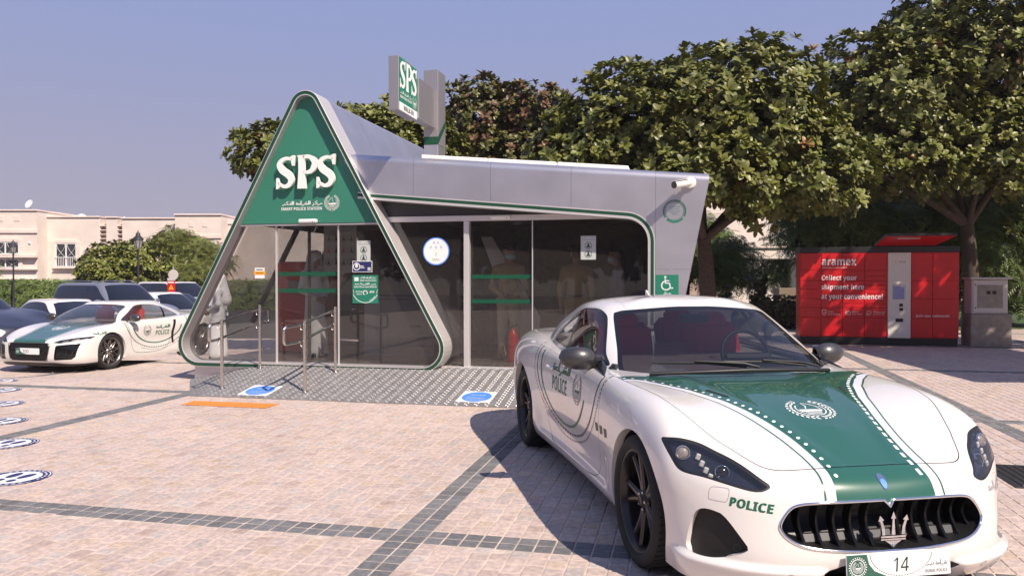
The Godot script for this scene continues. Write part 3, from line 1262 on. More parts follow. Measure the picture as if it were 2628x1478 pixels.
func build_inside() -> void:
	var s := station
	var b := B.new()
	b.box(Vector3(3.2, 0.2585, -2.1), Vector3(6.4, 0.012, 3.7))
	part("floor", b, M.inside_floor, s)
	b = B.new()
	b.box(Vector3(3.9, 1.35, -3.80), Vector3(5.9, 2.2, 0.06))
	part("rear_lining", b, M.wood, s)
	b = B.new()
	b.quad(Vector3(2.7, 2.46, -0.35), Vector3(6.75, 2.46, -0.35), Vector3(6.75, 2.46, -3.8), Vector3(2.7, 2.46, -3.8))
	b.quad(Vector3(0.7, 2.42, -0.2), Vector3(2.7, 2.42, -0.2), Vector3(2.7, 2.42, -3.8), Vector3(0.7, 2.42, -3.8))
	part("ceiling", b, M.inside_wall, s)
	# a leaning rib of the portal inside the wing, faced in pale panel
	b = B.new()
	b.prism(pts([4.05, 2.15, 4.22, 2.15, 5.0, 0.9, 4.95, 0.30, 4.75, 0.30]), 0.05, Transform3D(Basis.IDENTITY, Vector3(-0.10, 0, -1.75)))
	part("inner_rib", b, M.silver_light, s)
	b = B.new()
	b.box(Vector3(1.55, 1.25, -0.62), Vector3(0.035, 1.98, 0.05), 0.005)
	part("door_rail", b, M.wood, s)
	# service desk
	var d := thing("service_desk", "white service desk with a keyboard and screen behind the portal doors", "desk", Vector3.ZERO, 0)
	d.transform = s.transform
	b = B.new()
	b.box(Vector3(2.72, 0.72, -1.55), Vector3(1.15, 0.92, 0.55), 0.02)
	part("body", b, M.kiosk, d)
	b = B.new()
	b.box(Vector3(2.72, 1.20, -1.50), Vector3(1.20, 0.04, 0.62), 0.008)
	part("top", b, M.kiosk, d)
	b = B.new()
	b.box(Vector3(2.35, 1.25, -1.40), Vector3(0.34, 0.035, 0.18), 0.006)
	part("keyboard", b, M.black, d)
	b = B.new()
	b.box(Vector3(2.95, 1.52, -1.62), Vector3(0.42, 0.34, 0.05), 0.01)
	part("screen", b, M.black_gloss, d)
	b = B.new()
	b.box(Vector3(3.0, 0.75, -1.268), Vector3(0.2, 0.035, 0.02), 0.004)
	part("drawer_handle", b, M.wood, d)
	# red vending machine
	var v := thing("vending_machine", "red machine standing inside behind the left pane of the portal", "vending machine")
	v.transform = s.transform
	b = B.new()
	b.box(Vector3(0.95, 1.02, -1.75), Vector3(0.85, 1.5, 0.55), 0.03)
	part("body", b, M.paint_red, v)
	b = B.new()
	b.box(Vector3(0.90, 1.35, -1.47), Vector3(0.34, 0.22, 0.02), 0.006)
	part("screen", b, M.dark_panel, v)
	b = B.new()
	b.box(Vector3(1.22, 0.55, -1.468), Vector3(0.2, 0.14, 0.02), 0.006)
	part("outlet", b, M.kiosk, v)
	# dark cabinet
	b = B.new()
	b.box(Vector3(3.62, 0.80, -2.1), Vector3(0.62, 1.08, 0.5), 0.01)
	var c := single("cabinet", b, M.black, "low black cabinet inside beside the white service desk", "cabinet")
	c.transform = s.transform
	# fire extinguisher
	var fe := thing("fire_extinguisher", "red fire extinguisher standing inside beside the officer's legs", "fire extinguisher")
	fe.transform = s.transform * Transform3D(Basis.IDENTITY, Vector3(4.63, 0.265, -0.95))
	b = B.new()
	b.lathe(pts([0.001, 0.0, 0.075, 0.0, 0.08, 0.02, 0.08, 0.38, 0.06, 0.44, 0.03, 0.47, 0.03, 0.5, 0.001, 0.5]), 16)
	part("cylinder", b, M.paint_red, fe)
	b = B.new()
	b.box(Vector3(0.02, 0.53, 0), Vector3(0.12, 0.03, 0.03), 0.006, Basis(Vector3(0, 0, 1), 0.4))
	part("lever", b, M.black, fe)
	b = B.new()
	b.tube(PackedVector3Array([Vector3(0, 0.5, 0.02), Vector3(-0.08, 0.46, 0.04), Vector3(-0.1, 0.3, 0.05), Vector3(-0.09, 0.16, 0.05)]), 0.012, 6)
	part("hose", b, M.black, fe)
	# hygiene poster on the rear lining of the portal room
	var po := thing("poster", "large pale poster of round hygiene pictograms behind the portal doors", "poster")
	po.transform = s.transform * Transform3D(Basis.IDENTITY, Vector3(1.85, 1.95, -1.05))
	b = B.new()
	b.box(Vector3.ZERO, Vector3(0.55, 0.74, 0.006))
	part("sheet", b, M.paper, po)
	for r in 3:
		for k in 4:
			var f := F.new()
			var ctr := Vector2(-0.19 + 0.126 * k, 0.17 - 0.185 * r)
			f.arc(ctr, 0.055, 0, 360, 0.007, 20)
			f.oval(ctr + Vector2(0, 0.018), 0.014, 0.016)
			f.poly(PackedVector2Array([ctr + Vector2(-0.028, -0.034), ctr + Vector2(0.028, -0.034), ctr + Vector2(0.018, 0.0), ctr + Vector2(-0.018, 0.0)]))
			part("pictogram", flat(f, 0.005), M.paint_red if r == 1 and k % 2 == 0 else M.decal_dark, po)
	var f := F.new()
	for k in 2:
		f.rect(-0.17, 0.275 - 0.03 * k, 0.17 - 0.1 * k, 0.285 - 0.03 * k)
	part("heading", flat(f, 0.005), M.decal_grey, po)


# ---------------------------------------------------------------- signs on the station

func board(called: String, label: String, cat: String, x: float, y: float, z: float, w: float, h: float, mat: Material, group := "", thick := 0.004) -> Node3D:
	# origin in the middle of the front face
	var t := thing(called, label, cat, Vector3.ZERO, 0.0, group)
	t.transform = station.transform * Transform3D(Basis.IDENTITY, Vector3(x, y, z))
	if w > 0.0:
		var b := B.new()
		b.box(Vector3(0, 0, -thick * 0.5), Vector3(w, h, thick))
		part("sheet", b, mat, t)
	return t


func person_icon(at: Vector2, s: float, f: F) -> void:
	f.arc(at + Vector2(0, 0.30) * s, 0.20 * s, 0, 360, 0.07 * s, 16)
	f.arc(at + Vector2(0, -0.32) * s, 0.36 * s, 15, 165, 0.07 * s, 14)


func build_station_signs() -> void:
	# round capacity sign
	var t := board("capacity_sign", "round white sign with a blue rim reading 2 MAX on the glass", "sign", 3.667, 1.878, -0.290, 0, 0, null)
	var f := F.new()
	f.oval(Vector2.ZERO, 0.197, 0.197, 0, 40)
	part("rim", flat(f, 0.0), M.blue_print, t)
	f = F.new()
	f.oval(Vector2.ZERO, 0.180, 0.180, 0, 40)
	part("disc", flat(f, 0.0015), M.print_white, t)
	f = F.new()
	for k in 2:
		person_icon(Vector2(-0.03 + 0.06 * k, 0.115), 0.052, f)
	for k in 3:
		person_icon(Vector2(-0.075 + 0.075 * k, 0.048), 0.052, f)
	part("pictogram", flat(f, 0.003), M.blue_print, t)
	f = words("2", false)
	f.fit(-0.012, -0.062, 0.014, -0.014)
	var g := words("MAX", false)
	g.fit(-0.052, -0.136, 0.052, -0.098)
	f.add(g)
	part("lettering", flat(f, 0.003), M.decal_grey, t)
	# mask notices
	for q in [[2.649, 1.87, -0.112, "pale notice with two mask pictograms on the glass left of the portal's right leg", 0.0], [5.818, 1.91, -0.306, "pale notice with two mask pictograms on the right-hand shop window", 0.0]]:
		t = board("mask_notice", q[3], "notice", q[0], q[1], q[2], 0.205, 0.32, M.paper, "mask notices")
		f = F.new()
		for k in 2:
			var c := Vector2(0, 0.03 - 0.115 * k)
			f.arc(c, 0.046, 0, 360, 0.007, 24)
			f.oval(c + Vector2(0, 0.015), 0.014, 0.017)
			f.poly(PackedVector2Array([c + Vector2(-0.03, -0.028), c + Vector2(0.03, -0.028), c + Vector2(0.016, 0.0), c + Vector2(-0.016, 0.0)]))
		part("pictogram", flat(f, 0.0012), M.decal_dark, t)
		f = F.new()
		f.rect(-0.09, 0.135, -0.03, 0.145)
		f.rect(0.02, 0.135, 0.09, 0.145)
		f.rect(-0.085, 0.105, 0.085, 0.116)
		part("heading", flat(f, 0.0012), M.decal_grey, t)
	# navy notice
	t = board("navy_notice", "small navy notice with a masked face, between the mask notice and green notice", "notice", 2.629, 1.664, -0.110, 0.30, 0.158, M.print_white)
	f = F.new()
	f.rect(-0.142, -0.071, 0.142, 0.071)
	part("print", flat(f, 0.0012), M.navy, t)
	f = F.new()
	f.arc(Vector2(-0.085, 0.0), 0.048, 0, 360, 0.012, 24)
	f.oval(Vector2(-0.085, 0.012), 0.022, 0.03)
	f.rect(-0.03, 0.0, 0.02, 0.012)
	f.rect(-0.03, -0.022, 0.035, -0.012)
	part("pictogram", flat(f, 0.0024), M.print_white, t)
	f = F.new()
	f.rect(0.082, -0.058, 0.128, -0.012)
	part("blank_patch", flat(f, 0.0024), M.paper, t)
	# green notice
	t = board("opening_hours_notice", "green notice with the station's name and working hours on the right portal pane", "notice", 2.674, 1.343, -0.110, 0.388, 0.40, M.green_sticker)
	f = F.new()
	f.rect(-0.165, 0.115, -0.10, 0.17)
	part("emblem", flat(f, 0.0012), M.print_white, t)
	f = arabic(["m", "r", "k", "z", " ", "a", "l", "sh", "r", "t", "h", " ", "a", "l", "dh", "k", "y"], 0.13)
	f.fit(-0.08, 0.142, 0.165, 0.18)
	g = words("SMART POLICE STATION")
	g.fit(-0.08, 0.112, 0.165, 0.132)
	f.add(g)
	g = arabic(["d", "b", "y", " ", "l", "l", "sh", "r", "kh", "a", " ", "m", "d", "h"], 0.13)
	g.fit(-0.16, 0.055, 0.16, 0.092)
	f.add(g)
	g = words("Dubai Silicon Oasis WALK-IN")
	g.fit(-0.17, 0.022, 0.17, 0.048)
	f.add(g)
	g = words("Working")
	g.fit(-0.145, -0.048, -0.04, -0.022)
	f.add(g)
	g = words("Hours")
	g.fit(-0.13, -0.078, -0.055, -0.056)
	f.add(g)
	g = arabic(["l", "a", "d", "a", "t"], 0.13)
	g.fit(0.06, -0.05, 0.135, -0.018)
	f.add(g)
	f.arc(Vector2(0, -0.05), 0.03, -40, 250, 0.012, 16)
	f.arc(Vector2(0, 0.01), 0.20, 205, 335, 0.009, 24)
	f.arc(Vector2(0, 0.01), 0.182, 290, 325, 0.007, 10)
	for a in [188, 194, 200, 340, 347, 353]:
		f.oval(Vector2(0, 0.01) + Vector2(cos(deg_to_rad(a)), sin(deg_to_rad(a))) * 0.183, 0.008, 0.005, deg_to_rad(a + 90), 6)
	part("lettering", flat(f, 0.0012), M.print_white, t)
	# yellow and white sticker
	t = board("door_sticker", "small white sticker with a yellow band on the left portal pane", "sticker", 1.02, 1.574, -0.112, 0.155, 0.155, M.print_white)
	f = F.new()
	f.rect(-0.082, -0.026, 0.082, 0.026)
	f.poly(pts([0.082, 0.026, 0.082, -0.026, 0.096, -0.02, 0.088, 0.0, 0.096, 0.02]))
	f.poly(pts([-0.082, -0.026, -0.082, 0.026, -0.096, 0.02, -0.088, 0.0, -0.096, -0.02]))
	part("band", flat(f, 0.0012), M.yellow, t)
	f = words("SLIDE DOOR")
	f.fit(-0.06, -0.010, 0.06, 0.010)
	f.add(rect_f(-0.055, 0.044, 0.055, 0.056))
	part("lettering", flat(f, 0.0024), M.decal_dark, t)
	# green bands on both sliding leaves
	for q in [[1.779, 0.956, -0.144, 1.32, "portal"], [1.779, 0.956, -0.144, 1.56, "portal"], [4.607, 0.87, -0.339, 1.177, "wing"], [4.607, 0.87, -0.339, 1.52, "wing"]]:
		var b := B.new()
		b.box(Vector3(0, 0, 0), Vector3(q[1], 0.056, 0.0012))
		var where: String = "upper" if q[3] > 1.4 else "lower"
		var o := single("safety_band", b, M.safety, "%s translucent green band across the sliding door of the %s" % [where, q[4]], "door marking")
		o.transform = station.transform * Transform3D(Basis.IDENTITY, Vector3(q[0], q[3], q[2]))
	# wheelchair sign
	t = board("wheelchair_sign", "green square sign with a white wheelchair user on the station's end panel", "sign", 6.868, 1.405, -0.024, 0.292, 0.276, M.green_sticker)
	f = F.new()
	f.oval(Vector2(-0.022, 0.108), 0.015, 0.015, 0, 14)
	f.arc(Vector2(-0.012, 0.0), 0.056, 100, 345, 0.016, 22)
	f.stroke(pts([-0.022, 0.085, -0.018, 0.03, 0.03, 0.03, 0.048, -0.035, 0.078, -0.03]), 0.018)
	f.stroke(pts([-0.02, 0.062, 0.028, 0.06]), 0.014)
	part("pictogram", flat(f, 0.0012), M.print_white, t)
	f = arabic(["m", "d", "kh", "L"], 0.12)
	f.fit(-0.05, -0.118, 0.055, -0.078)
	part("lettering", flat(f, 0.0012), M.print_white, t)
	# round emblem
	t = board("round_emblem", "round green ring emblem of dots around small text below the camera", "emblem", 6.96, 2.36, -0.026, 0, 0, null)
	f = F.new()
	for k in 26:
		var a := deg_to_rad(-25.0 + k * 9.4)
		f.oval(Vector2(cos(a), sin(a)) * 0.138, 0.0125, 0.0095, a, 8)
	part("dots", flat(f, 0.0), M.decal_green, t)
	f = F.new()
	f.arc(Vector2.ZERO, 0.138, 228, 318, 0.022, 20)
	f.arc(Vector2.ZERO, 0.118, 0, 360, 0.007, 40)
	part("ring", flat(f, 0.0), M.green_sticker, t)
	f = F.new()
	var k := 0
	for w in ["Security through", "global Smart", "Policing Services", "Together"]:
		g = words(w)
		var half: float = [0.068, 0.055, 0.068, 0.04][k]
		g.fit(-half, 0.045 - 0.03 * k, half, 0.060 - 0.03 * k)
		f.add(g)
		k += 1
	part("lettering", flat(f, 0.0), M.green_sticker, t)
	# CCTV camera
	t = thing("security_camera", "cream bullet security camera on the station's upper right corner", "camera")
	t.transform = station.transform * Transform3D(Basis.IDENTITY, Vector3(7.155, 2.715, -0.028))
	var b := B.new()
	b.lathe(pts([0.001, 0.0, 0.075, 0.0, 0.075, 0.03, 0.06, 0.045, 0.001, 0.045]), 24, Transform3D(Basis(Vector3.RIGHT, PI / 2), Vector3.ZERO))
	part("base", b, M.lamp_white, t)
	b = B.new()
	b.tube(PackedVector3Array([Vector3(0, 0, 0.03), Vector3(-0.02, -0.01, 0.09)]), 0.028, 10)
	part("arm", b, M.lamp_white, t)
	var aim := Vector3(-0.19, -0.05, 0.18).normalized()
	var start := Vector3(-0.01, -0.005, 0.10)
	b = B.new()
	b.tube(PackedVector3Array([start, start + aim * 0.02, start + aim * 0.26]), 0.047, 16)
	part("housing", b, M.lamp_white, t)
	b = B.new()
	b.tube(PackedVector3Array([start + aim * 0.26, start + aim * 0.272]), 0.043, 16)
	part("lens", b, M.black_gloss, t)
	b = B.new()
	b.box(start + aim * 0.17 + Vector3(0, 0.05, 0), Vector3(0.1, 0.006, 0.24), 0.002, Basis.looking_at(aim))
	part("sun_shield", b, M.lamp_white, t)


func rect_f(x0: float, y0: float, x1: float, y1: float) -> F:
	var f := F.new()
	f.rect(x0, y0, x1, y1)
	return f


# ---------------------------------------------------------------- ramp, rails, things on the ground

func ramp_y(x: float, z: float) -> float:
	# height of the ramp in station axes
	var main := lerpf(0.012, 0.25, clampf((1.42 - z) / 1.40, 0.0, 1.0))
	if x < 1.15:
		var a := Vector2(0.944, 1.43)
		var b := Vector2(-0.05, 0.02)
		var edge_x := lerpf(b.x, a.x, clampf((z - b.y) / (a.y - b.y), 0.0, 1.0))
		return main * clampf((x - edge_x) / maxf(1.15 - edge_x, 0.01), 0.0, 1.0)
	return main


func build_ramp() -> void:
	var t := thing("ramp", "wide access ramp of aluminium chequer plate in front of the station doors", "ramp")
	t.transform = station.transform
	var b := B.new()
	var nx := 12
	var grid := []
	for k in 9:
		var z := lerpf(1.42, 0.015, k / 8.0)
		var e := lerpf(0.944, -0.05, clampf((1.43 - z) / 1.41, 0.0, 1.0))
		grid.append([Vector3(e, 0.003, z), Vector3(1.15, ramp_y(1.15, z), z), Vector3(6.62, ramp_y(3.0, z), z)])
	for k in 8:
		for j in 2:
			b.quad(grid[k][j], grid[k][j + 1], grid[k + 1][j + 1], grid[k + 1][j])
	# front lip
	b.quad(Vector3(0.944, -0.01, 1.42), Vector3(6.62, -0.01, 1.42), Vector3(6.62, 0.012, 1.42), Vector3(1.15, 0.012, 1.42))
	# level strip up to the glass of the wing
	b.quad(Vector3(3.4, 0.251, 0.015), Vector3(6.62, 0.251, 0.015), Vector3(6.62, 0.251, -0.30), Vector3(3.4, 0.251, -0.30))
	part("plate", b, M.check_plate, t)
	# raised lozenges of the plate
	var lz := B.new()
	var p := []
	for q in [[-0.019, 0.0], [0.0, -0.0065], [0.019, 0.0], [0.0, 0.0065]]:
		p.append(Vector3(q[0], 0, q[1]))
	var top := [Vector3(-0.010, 0.0036, 0), Vector3(0.010, 0.0036, 0)]
	lz.tri(p[0], p[3], top[0]); lz.tri(p[3], p[2], top[1])
	lz.tri(p[3], top[1], top[0]); lz.tri(p[2], p[1], top[1]); lz.tri(p[1], p[0], top[0]); lz.tri(p[1], top[0], top[1])
	var lm := lz.mesh()
	var where: Array[Transform3D] = []
	var du := 0.062
	for iz in range(0, 43):
		for ix in range(0, 110):
			var z := 1.40 - iz * 0.0395
			var x := -0.05 + ix * du + (du * 0.5 if iz % 2 else 0.0)
			if x > 6.6:
				continue
			if z < 0.03 and x < 3.5:
				continue
			var e := lerpf(0.944, -0.05, clampf((1.43 - z) / 1.41, 0.0, 1.0))
			if x < e + 0.05:
				continue
			var y := 0.2515 if z < 0.015 else ramp_y(x, z)
			var slope := 0.0 if z < 0.015 else atan(0.17)
			var tilt := Basis(Vector3(1, 0, 0), slope)
			if x < 1.15:
				tilt = tilt * Basis(Vector3(0, 0, 1), 0.12)
			where.append(Transform3D(tilt * Basis(Vector3.UP, 0.78 if (ix + iz) % 2 else -0.78), Vector3(x, y + 0.0006, z)))
	scatter("raised_pattern", lm, M.check_bump, where, PackedColorArray(), t)
	# handrails
	var rails := [["left steel handrail on the ramp, in front of the left portal pane", 1.20, 1.115, 0.19, 1.31, -0.14], ["right steel handrail on the ramp, in front of the portal's sliding door", 2.392, 1.14, 0.26, 1.56, 0.15]]
	for r in rails:
		var h := thing("handrail", r[0], "handrail", Vector3.ZERO, 0.0, "handrails on the ramp")
		h.transform = station.transform
		var x: float = r[1]
		for z in [r[2], r[3]]:
			var y0 := ramp_y(x, z)
			b = B.new()
			b.tube(PackedVector3Array([Vector3(x, y0, z), Vector3(x, y0 + 0.885, z), Vector3(x, y0 + 0.90, z)]), 0.021, 14)
			b.lathe(pts([0.045, 0.0, 0.045, 0.006, 0.03, 0.012, 0.021, 0.013]), 16, Transform3D(Basis.IDENTITY, Vector3(x, y0, z)))
			part("post", b, M.steel, h)
		# one closed loop: top bar, far end, lower bar, near end
		var xo := x - 0.055
		var f0: float = r[4]
		var f1: float = r[2]
		var k0: float = r[3]
		var k1: float = r[5]
		var loop := PackedVector3Array()
		var corner := [Vector3(xo, 0.90, f0), Vector3(xo, 0.905, f1 + 0.03), Vector3(xo, 1.045, k0 + 0.02), Vector3(xo, 1.042, k1), Vector3(xo, 0.855, k1), Vector3(xo, 0.85, k0 + 0.02), Vector3(xo, 0.695, f1 + 0.03), Vector3(xo, 0.69, f0)]
		for k in 8:
			var a: Vector3 = corner[(k + 7) % 8]
			var c: Vector3 = corner[k]
			var d: Vector3 = corner[(k + 1) % 8]
			var rad := 0.05 if k in [0, 3, 4, 7] else 0.025
			var p0 := c + (a - c).normalized() * rad
			var p1 := c + (d - c).normalized() * rad
			for j in 6:
				var u := j / 5.0
				loop.append(p0.lerp(c, u).lerp(c.lerp(p1, u), u))
		b = B.new()
		b.tube(loop, 0.0185, 12, false, -1.0, true)
		part("rail", b, M.steel, h)
		for z in [f1, k0]:
			for y in [0.905 if z == f1 else 1.04, 0.695 if z == f1 else 0.85]:
				b = B.new()
				b.tube(PackedVector3Array([Vector3(x, y - 0.06, z), Vector3(xo, y - 0.06, z), Vector3(xo, y - 0.012, z)]), 0.006, 6)
				part("bracket", b, M.steel, h)
	# blue distance stickers on the plate
	for q in [["blue round distance sticker on a white sheet by the handrail feet", 1.775, 1.155], ["blue round distance sticker on a white sheet by the parked coupe's rear wheel", 4.64, 1.115]]:
		var st := thing("floor_sticker", q[0], "sticker", Vector3.ZERO, 0.0, "distance stickers on the ramp")
		var y := ramp_y(q[1], q[2])
		var turn := Basis(Vector3.UP, -0.03) * Basis(Vector3.RIGHT, atan(0.17) - PI / 2)
		st.transform = station.transform * Transform3D(turn, Vector3(q[1], y + 0.005, q[2]))
		part("sheet", flat(rect_f(-0.212, -0.205, 0.212, 0.205), 0.0), M.print_white, st)
		var f := F.new()
		f.oval(Vector2(0.0, 0.0), 0.183, 0.183, 0, 40)
		part("disc", flat(f, 0.001), M.blue_print, st)
		f = F.new()
		for k in 3:
			var w := words(["Practise", "social distancing", "2 metres"][k])
			w.fit(-0.11, -0.05 - 0.04 * k, 0.11, -0.025 - 0.04 * k)
			f.add(w)
		var ar := arabic(["a", "l", "sh", "r", "t", "h", " ", "m", "d", "kh", "L"])
		ar.fit(-0.09, 0.03, 0.09, 0.09)
		f.add(ar)
		part("lettering", flat(f, 0.002), M.paper, st)
	# orange strip
	b = B.new()
	var o := [Vector3(1.265, 0, 2.05), Vector3(2.37, 0, 2.05), Vector3(2.378, 0, 1.735), Vector3(1.222, 0, 1.752)]
	for k in 4:
		o[k].y = 0.003
	b.quad(o[0], o[1], o[2], o[3])
	var os := single("orange_strip", b, M.orange, "flat orange strip stuck on the paving before the ramp's left end", "floor marking")
	os.transform = station.transform
	# round floor markers on the left, in a row going away
	var marks := [[-3.74, -5.755], [-4.57, -6.944], [-5.356, -8.025], [-6.09, -9.136], [-6.836, -10.234], [-7.548, -11.267]]
	var ord := ["nearest", "second nearest", "third nearest", "fourth nearest", "second farthest", "farthest"]
	for k in 6:
		var mk_ := thing("floor_marker", "%s of the six navy and white footprint discs on the paving" % ord[k], "floor marker", Vector3(marks[k][0], terrain(marks[k][0], marks[k][1]) + 0.003, marks[k][1]), GRID_TURN, "footprint discs on the paving")
		var f := F.new()
		f.oval(Vector2.ZERO, 0.305, 0.305, 0, 48)
		var rim := part("rim", flat(f, 0.0), M.navy, mk_)
		rim.rotation.x = -PI / 2
		f = F.new()
		f.oval(Vector2.ZERO, 0.225, 0.225, 0, 40)
		f.arc(Vector2.ZERO, 0.29, 200, 340, 0.01, 20)
		f.arc(Vector2.ZERO, 0.29, 20, 160, 0.01, 20)
		var disc := part("disc", flat(f, 0.001), M.print_white, mk_)
		disc.rotation.x = -PI / 2
		f = F.new()
		for s in [-1, 1]:
			f.oval(Vector2(0.07 * s, 0.06), 0.048, 0.10, -0.1 * s, 20)
			f.oval(Vector2(0.065 * s, -0.11), 0.038, 0.05, 0.0, 16)
		var feet := part("footprints", flat(f, 0.002), M.navy, mk_)
		feet.rotation.x = -PI / 2
		f = F.new()
		for a in range(0, 360, 12):
			if a % 180 < 150:
				f.oval(Vector2(cos(deg_to_rad(a)), sin(deg_to_rad(a))) * 0.256, 0.012, 0.018, deg_to_rad(a), 5)
		var ring := part("lettering", flat(f, 0.001), M.print_white, mk_)
		ring.rotation.x = -PI / 2
		for layer in mk_.get_children():
			layer.scale = Vector3(0.79, 0.79, 1.0)


# ---------------------------------------------------------------- smooth skins (car bodies)
# A skin is half a body, x >= 0: a cubic B-spline through rails given as (forward, left, up).

class BodySkin:
	var v := PackedVector3Array()
	var n := PackedVector3Array()
	var tri := PackedInt32Array()

	static func ghost(net: Array) -> Array:
		var o := []
		for r in net:
			var p: PackedVector3Array = r.duplicate()
			var m := p.size()
			var a := p[1]
			a.x = -a.x
			var b := p[m - 2]
			b.x = -b.x
			p.insert(0, a)
			p.append(b)
			o.append(p)
		var first := PackedVector3Array()
		var last := PackedVector3Array()
		var k: int = o.size()
		for j in o[0].size():
			first.append(o[0][j] * 2.0 - o[1][j])
			var q: Vector3 = o[k - 2][j]
			q.x = -q.x
			last.append(q)
		o.insert(0, first)
		o.append(last)
		return o

	static func smooth(net: Array) -> Array:
		var g := ghost(net)
		var o := []
		for i in net.size():
			var r := PackedVector3Array()
			for j in net[0].size():
				var s := Vector3.ZERO
				for a in 3:
					var w: float = 4.0 if a == 1 else 1.0
					s += w * (g[i + a][j] + 4.0 * g[i + a][j + 1] + g[i + a][j + 2])
				r.append(s / 36.0)
			o.append(r)
		return o

	var sculpt := false

	func make(rails: Array, nu: int, nv: int) -> void:
		var net := []
		for r in rails:
			var p := PackedVector3Array()
			for k in range(0, r.size(), 3):
				p.append(Vector3(r[k + 1], r[k + 2], r[k]))
			net.append(p)
		var q := []
		for r in net:
			q.append(r.duplicate())
		for it in 3:
			var s := smooth(q)
			for i in q.size():
				for j in q[i].size():
					q[i][j] = q[i][j] + (net[i][j] - s[i][j]) * 0.9
		for i in q.size():
			q[i][0].x = 0.0
			q[i][q[i].size() - 1].x = 0.0
		for j in q[0].size():
			q[q.size() - 1][j].x = 0.0
		var g := ghost(q)
		var kk := q.size()
		var jj: int = q[0].size()
		var cols := nu * (jj - 1) + 1
		var rows := nv * (kk - 1) + 1
		for iv in rows:
			var t := float(iv) / nv
			var ci := mini(int(t), kk - 2)
			var w := wts(t - ci)
			var line := PackedVector3Array()
			for j in jj + 2:
				line.append(g[ci][j] * w[0] + g[ci + 1][j] * w[1] + g[ci + 2][j] * w[2] + g[ci + 3][j] * w[3])
			for iu in cols:
				var u := float(iu) / nu
				var cj := mini(int(u), jj - 2)
				var x := wts(u - cj)
				v.append(line[cj] * x[0] + line[cj + 1] * x[1] + line[cj + 2] * x[2] + line[cj + 3] * x[3])
		if sculpt:
			for i in v.size():
				v[i] = sculpted(v[i])
		for iv in rows:
			for iu in cols:
				var du := v[iv * cols + mini(iu + 1, cols - 1)] - v[iv * cols + maxi(iu - 1, 0)]
				var dv := v[mini(iv + 1, rows - 1) * cols + iu] - v[maxi(iv - 1, 0) * cols + iu]
				var nn := du.cross(dv)
				if iv == rows - 1:
					nn.x = 0.0
					if nn.length_squared() < 1e-14:
						nn = Vector3.UP
				if iu == 0 or iu == cols - 1:
					nn.x = 0.0
				if nn.length_squared() < 1e-14:
					nn = Vector3.UP
				n.append(nn.normalized())
		# face outwards
		var mid := (rows / 2) * cols + cols / 2
		if n[mid].x < 0.0:
			for i in n.size():
				n[i] = -n[i]
		for i in n.size():
			if iv_top(i, cols, rows) and n[i].y < 0.0:
				n[i] = -n[i]
		for iv in rows - 1:
			for iu in cols - 1:
				var a := iv * cols + iu
				for t in [[a, a + 1, a + cols + 1], [a, a + cols + 1, a + cols]]:
					var e := (v[t[1]] - v[t[0]]).cross(v[t[2]] - v[t[0]])
					if e.length_squared() < 1e-20:
						continue
					if e.dot(n[t[0]] + n[t[1]] + n[t[2]]) >= 0.0:
						tri.append_array(PackedInt32Array([t[0], t[1], t[2]]))
					else:
						tri.append_array(PackedInt32Array([t[0], t[2], t[1]]))

	# the coupe's creases: a lip along the foot of the bumper, ridges on the bonnet, a crease over the sill
	func sculpted(p: Vector3) -> Vector3:
		var out := Vector3(clampf((p.x - 0.45) * 2.6, 0.0, 1.0), 0, clampf((p.z - 0.25) * 3.0, 0.0, 1.0))
		if out.length() > 0.01 and p.z > 0.3 and p.y < 0.3:
			var a := smoothstep(0.252, 0.226, p.y) * smoothstep(0.30, 0.36, p.x) * smoothstep(0.36, 0.52, p.z)
			p += out.normalized() * 0.034 * a
		if p.z > -0.6 and p.z < 0.66 and p.y > 0.62:
			var xr := lerpf(0.185, 0.43, clampf((0.62 - p.z) / 1.15, 0.0, 1.0))
			var d := (p.x - xr) / 0.035
			p.y += 0.007 * exp(-d * d) * smoothstep(0.66, 0.5, p.z)
			if p.x < xr:
				p.y -= 0.004 * smoothstep(0.0, 0.08, xr - p.x)
		if p.z < -0.42 and p.z > -2.5 and p.x > 0.8:
			var s := smoothstep(0.235, 0.285, p.y) * smoothstep(0.52, 0.34, p.y) * smoothstep(-0.42, -0.62, p.z) * smoothstep(-2.5, -2.3, p.z)
			p.x -= 0.024 * s
		return p

	func iv_top(i: int, cols: int, rows: int) -> bool:
		return i / cols == rows - 1

	static func wts(t: float) -> PackedFloat32Array:
		var s := 1.0 - t
		return PackedFloat32Array([s * s * s / 6.0, (3.0 * t * t * t - 6.0 * t * t + 4.0) / 6.0, (-3.0 * t * t * t + 3.0 * t * t + 3.0 * t + 1.0) / 6.0, t * t * t / 6.0])

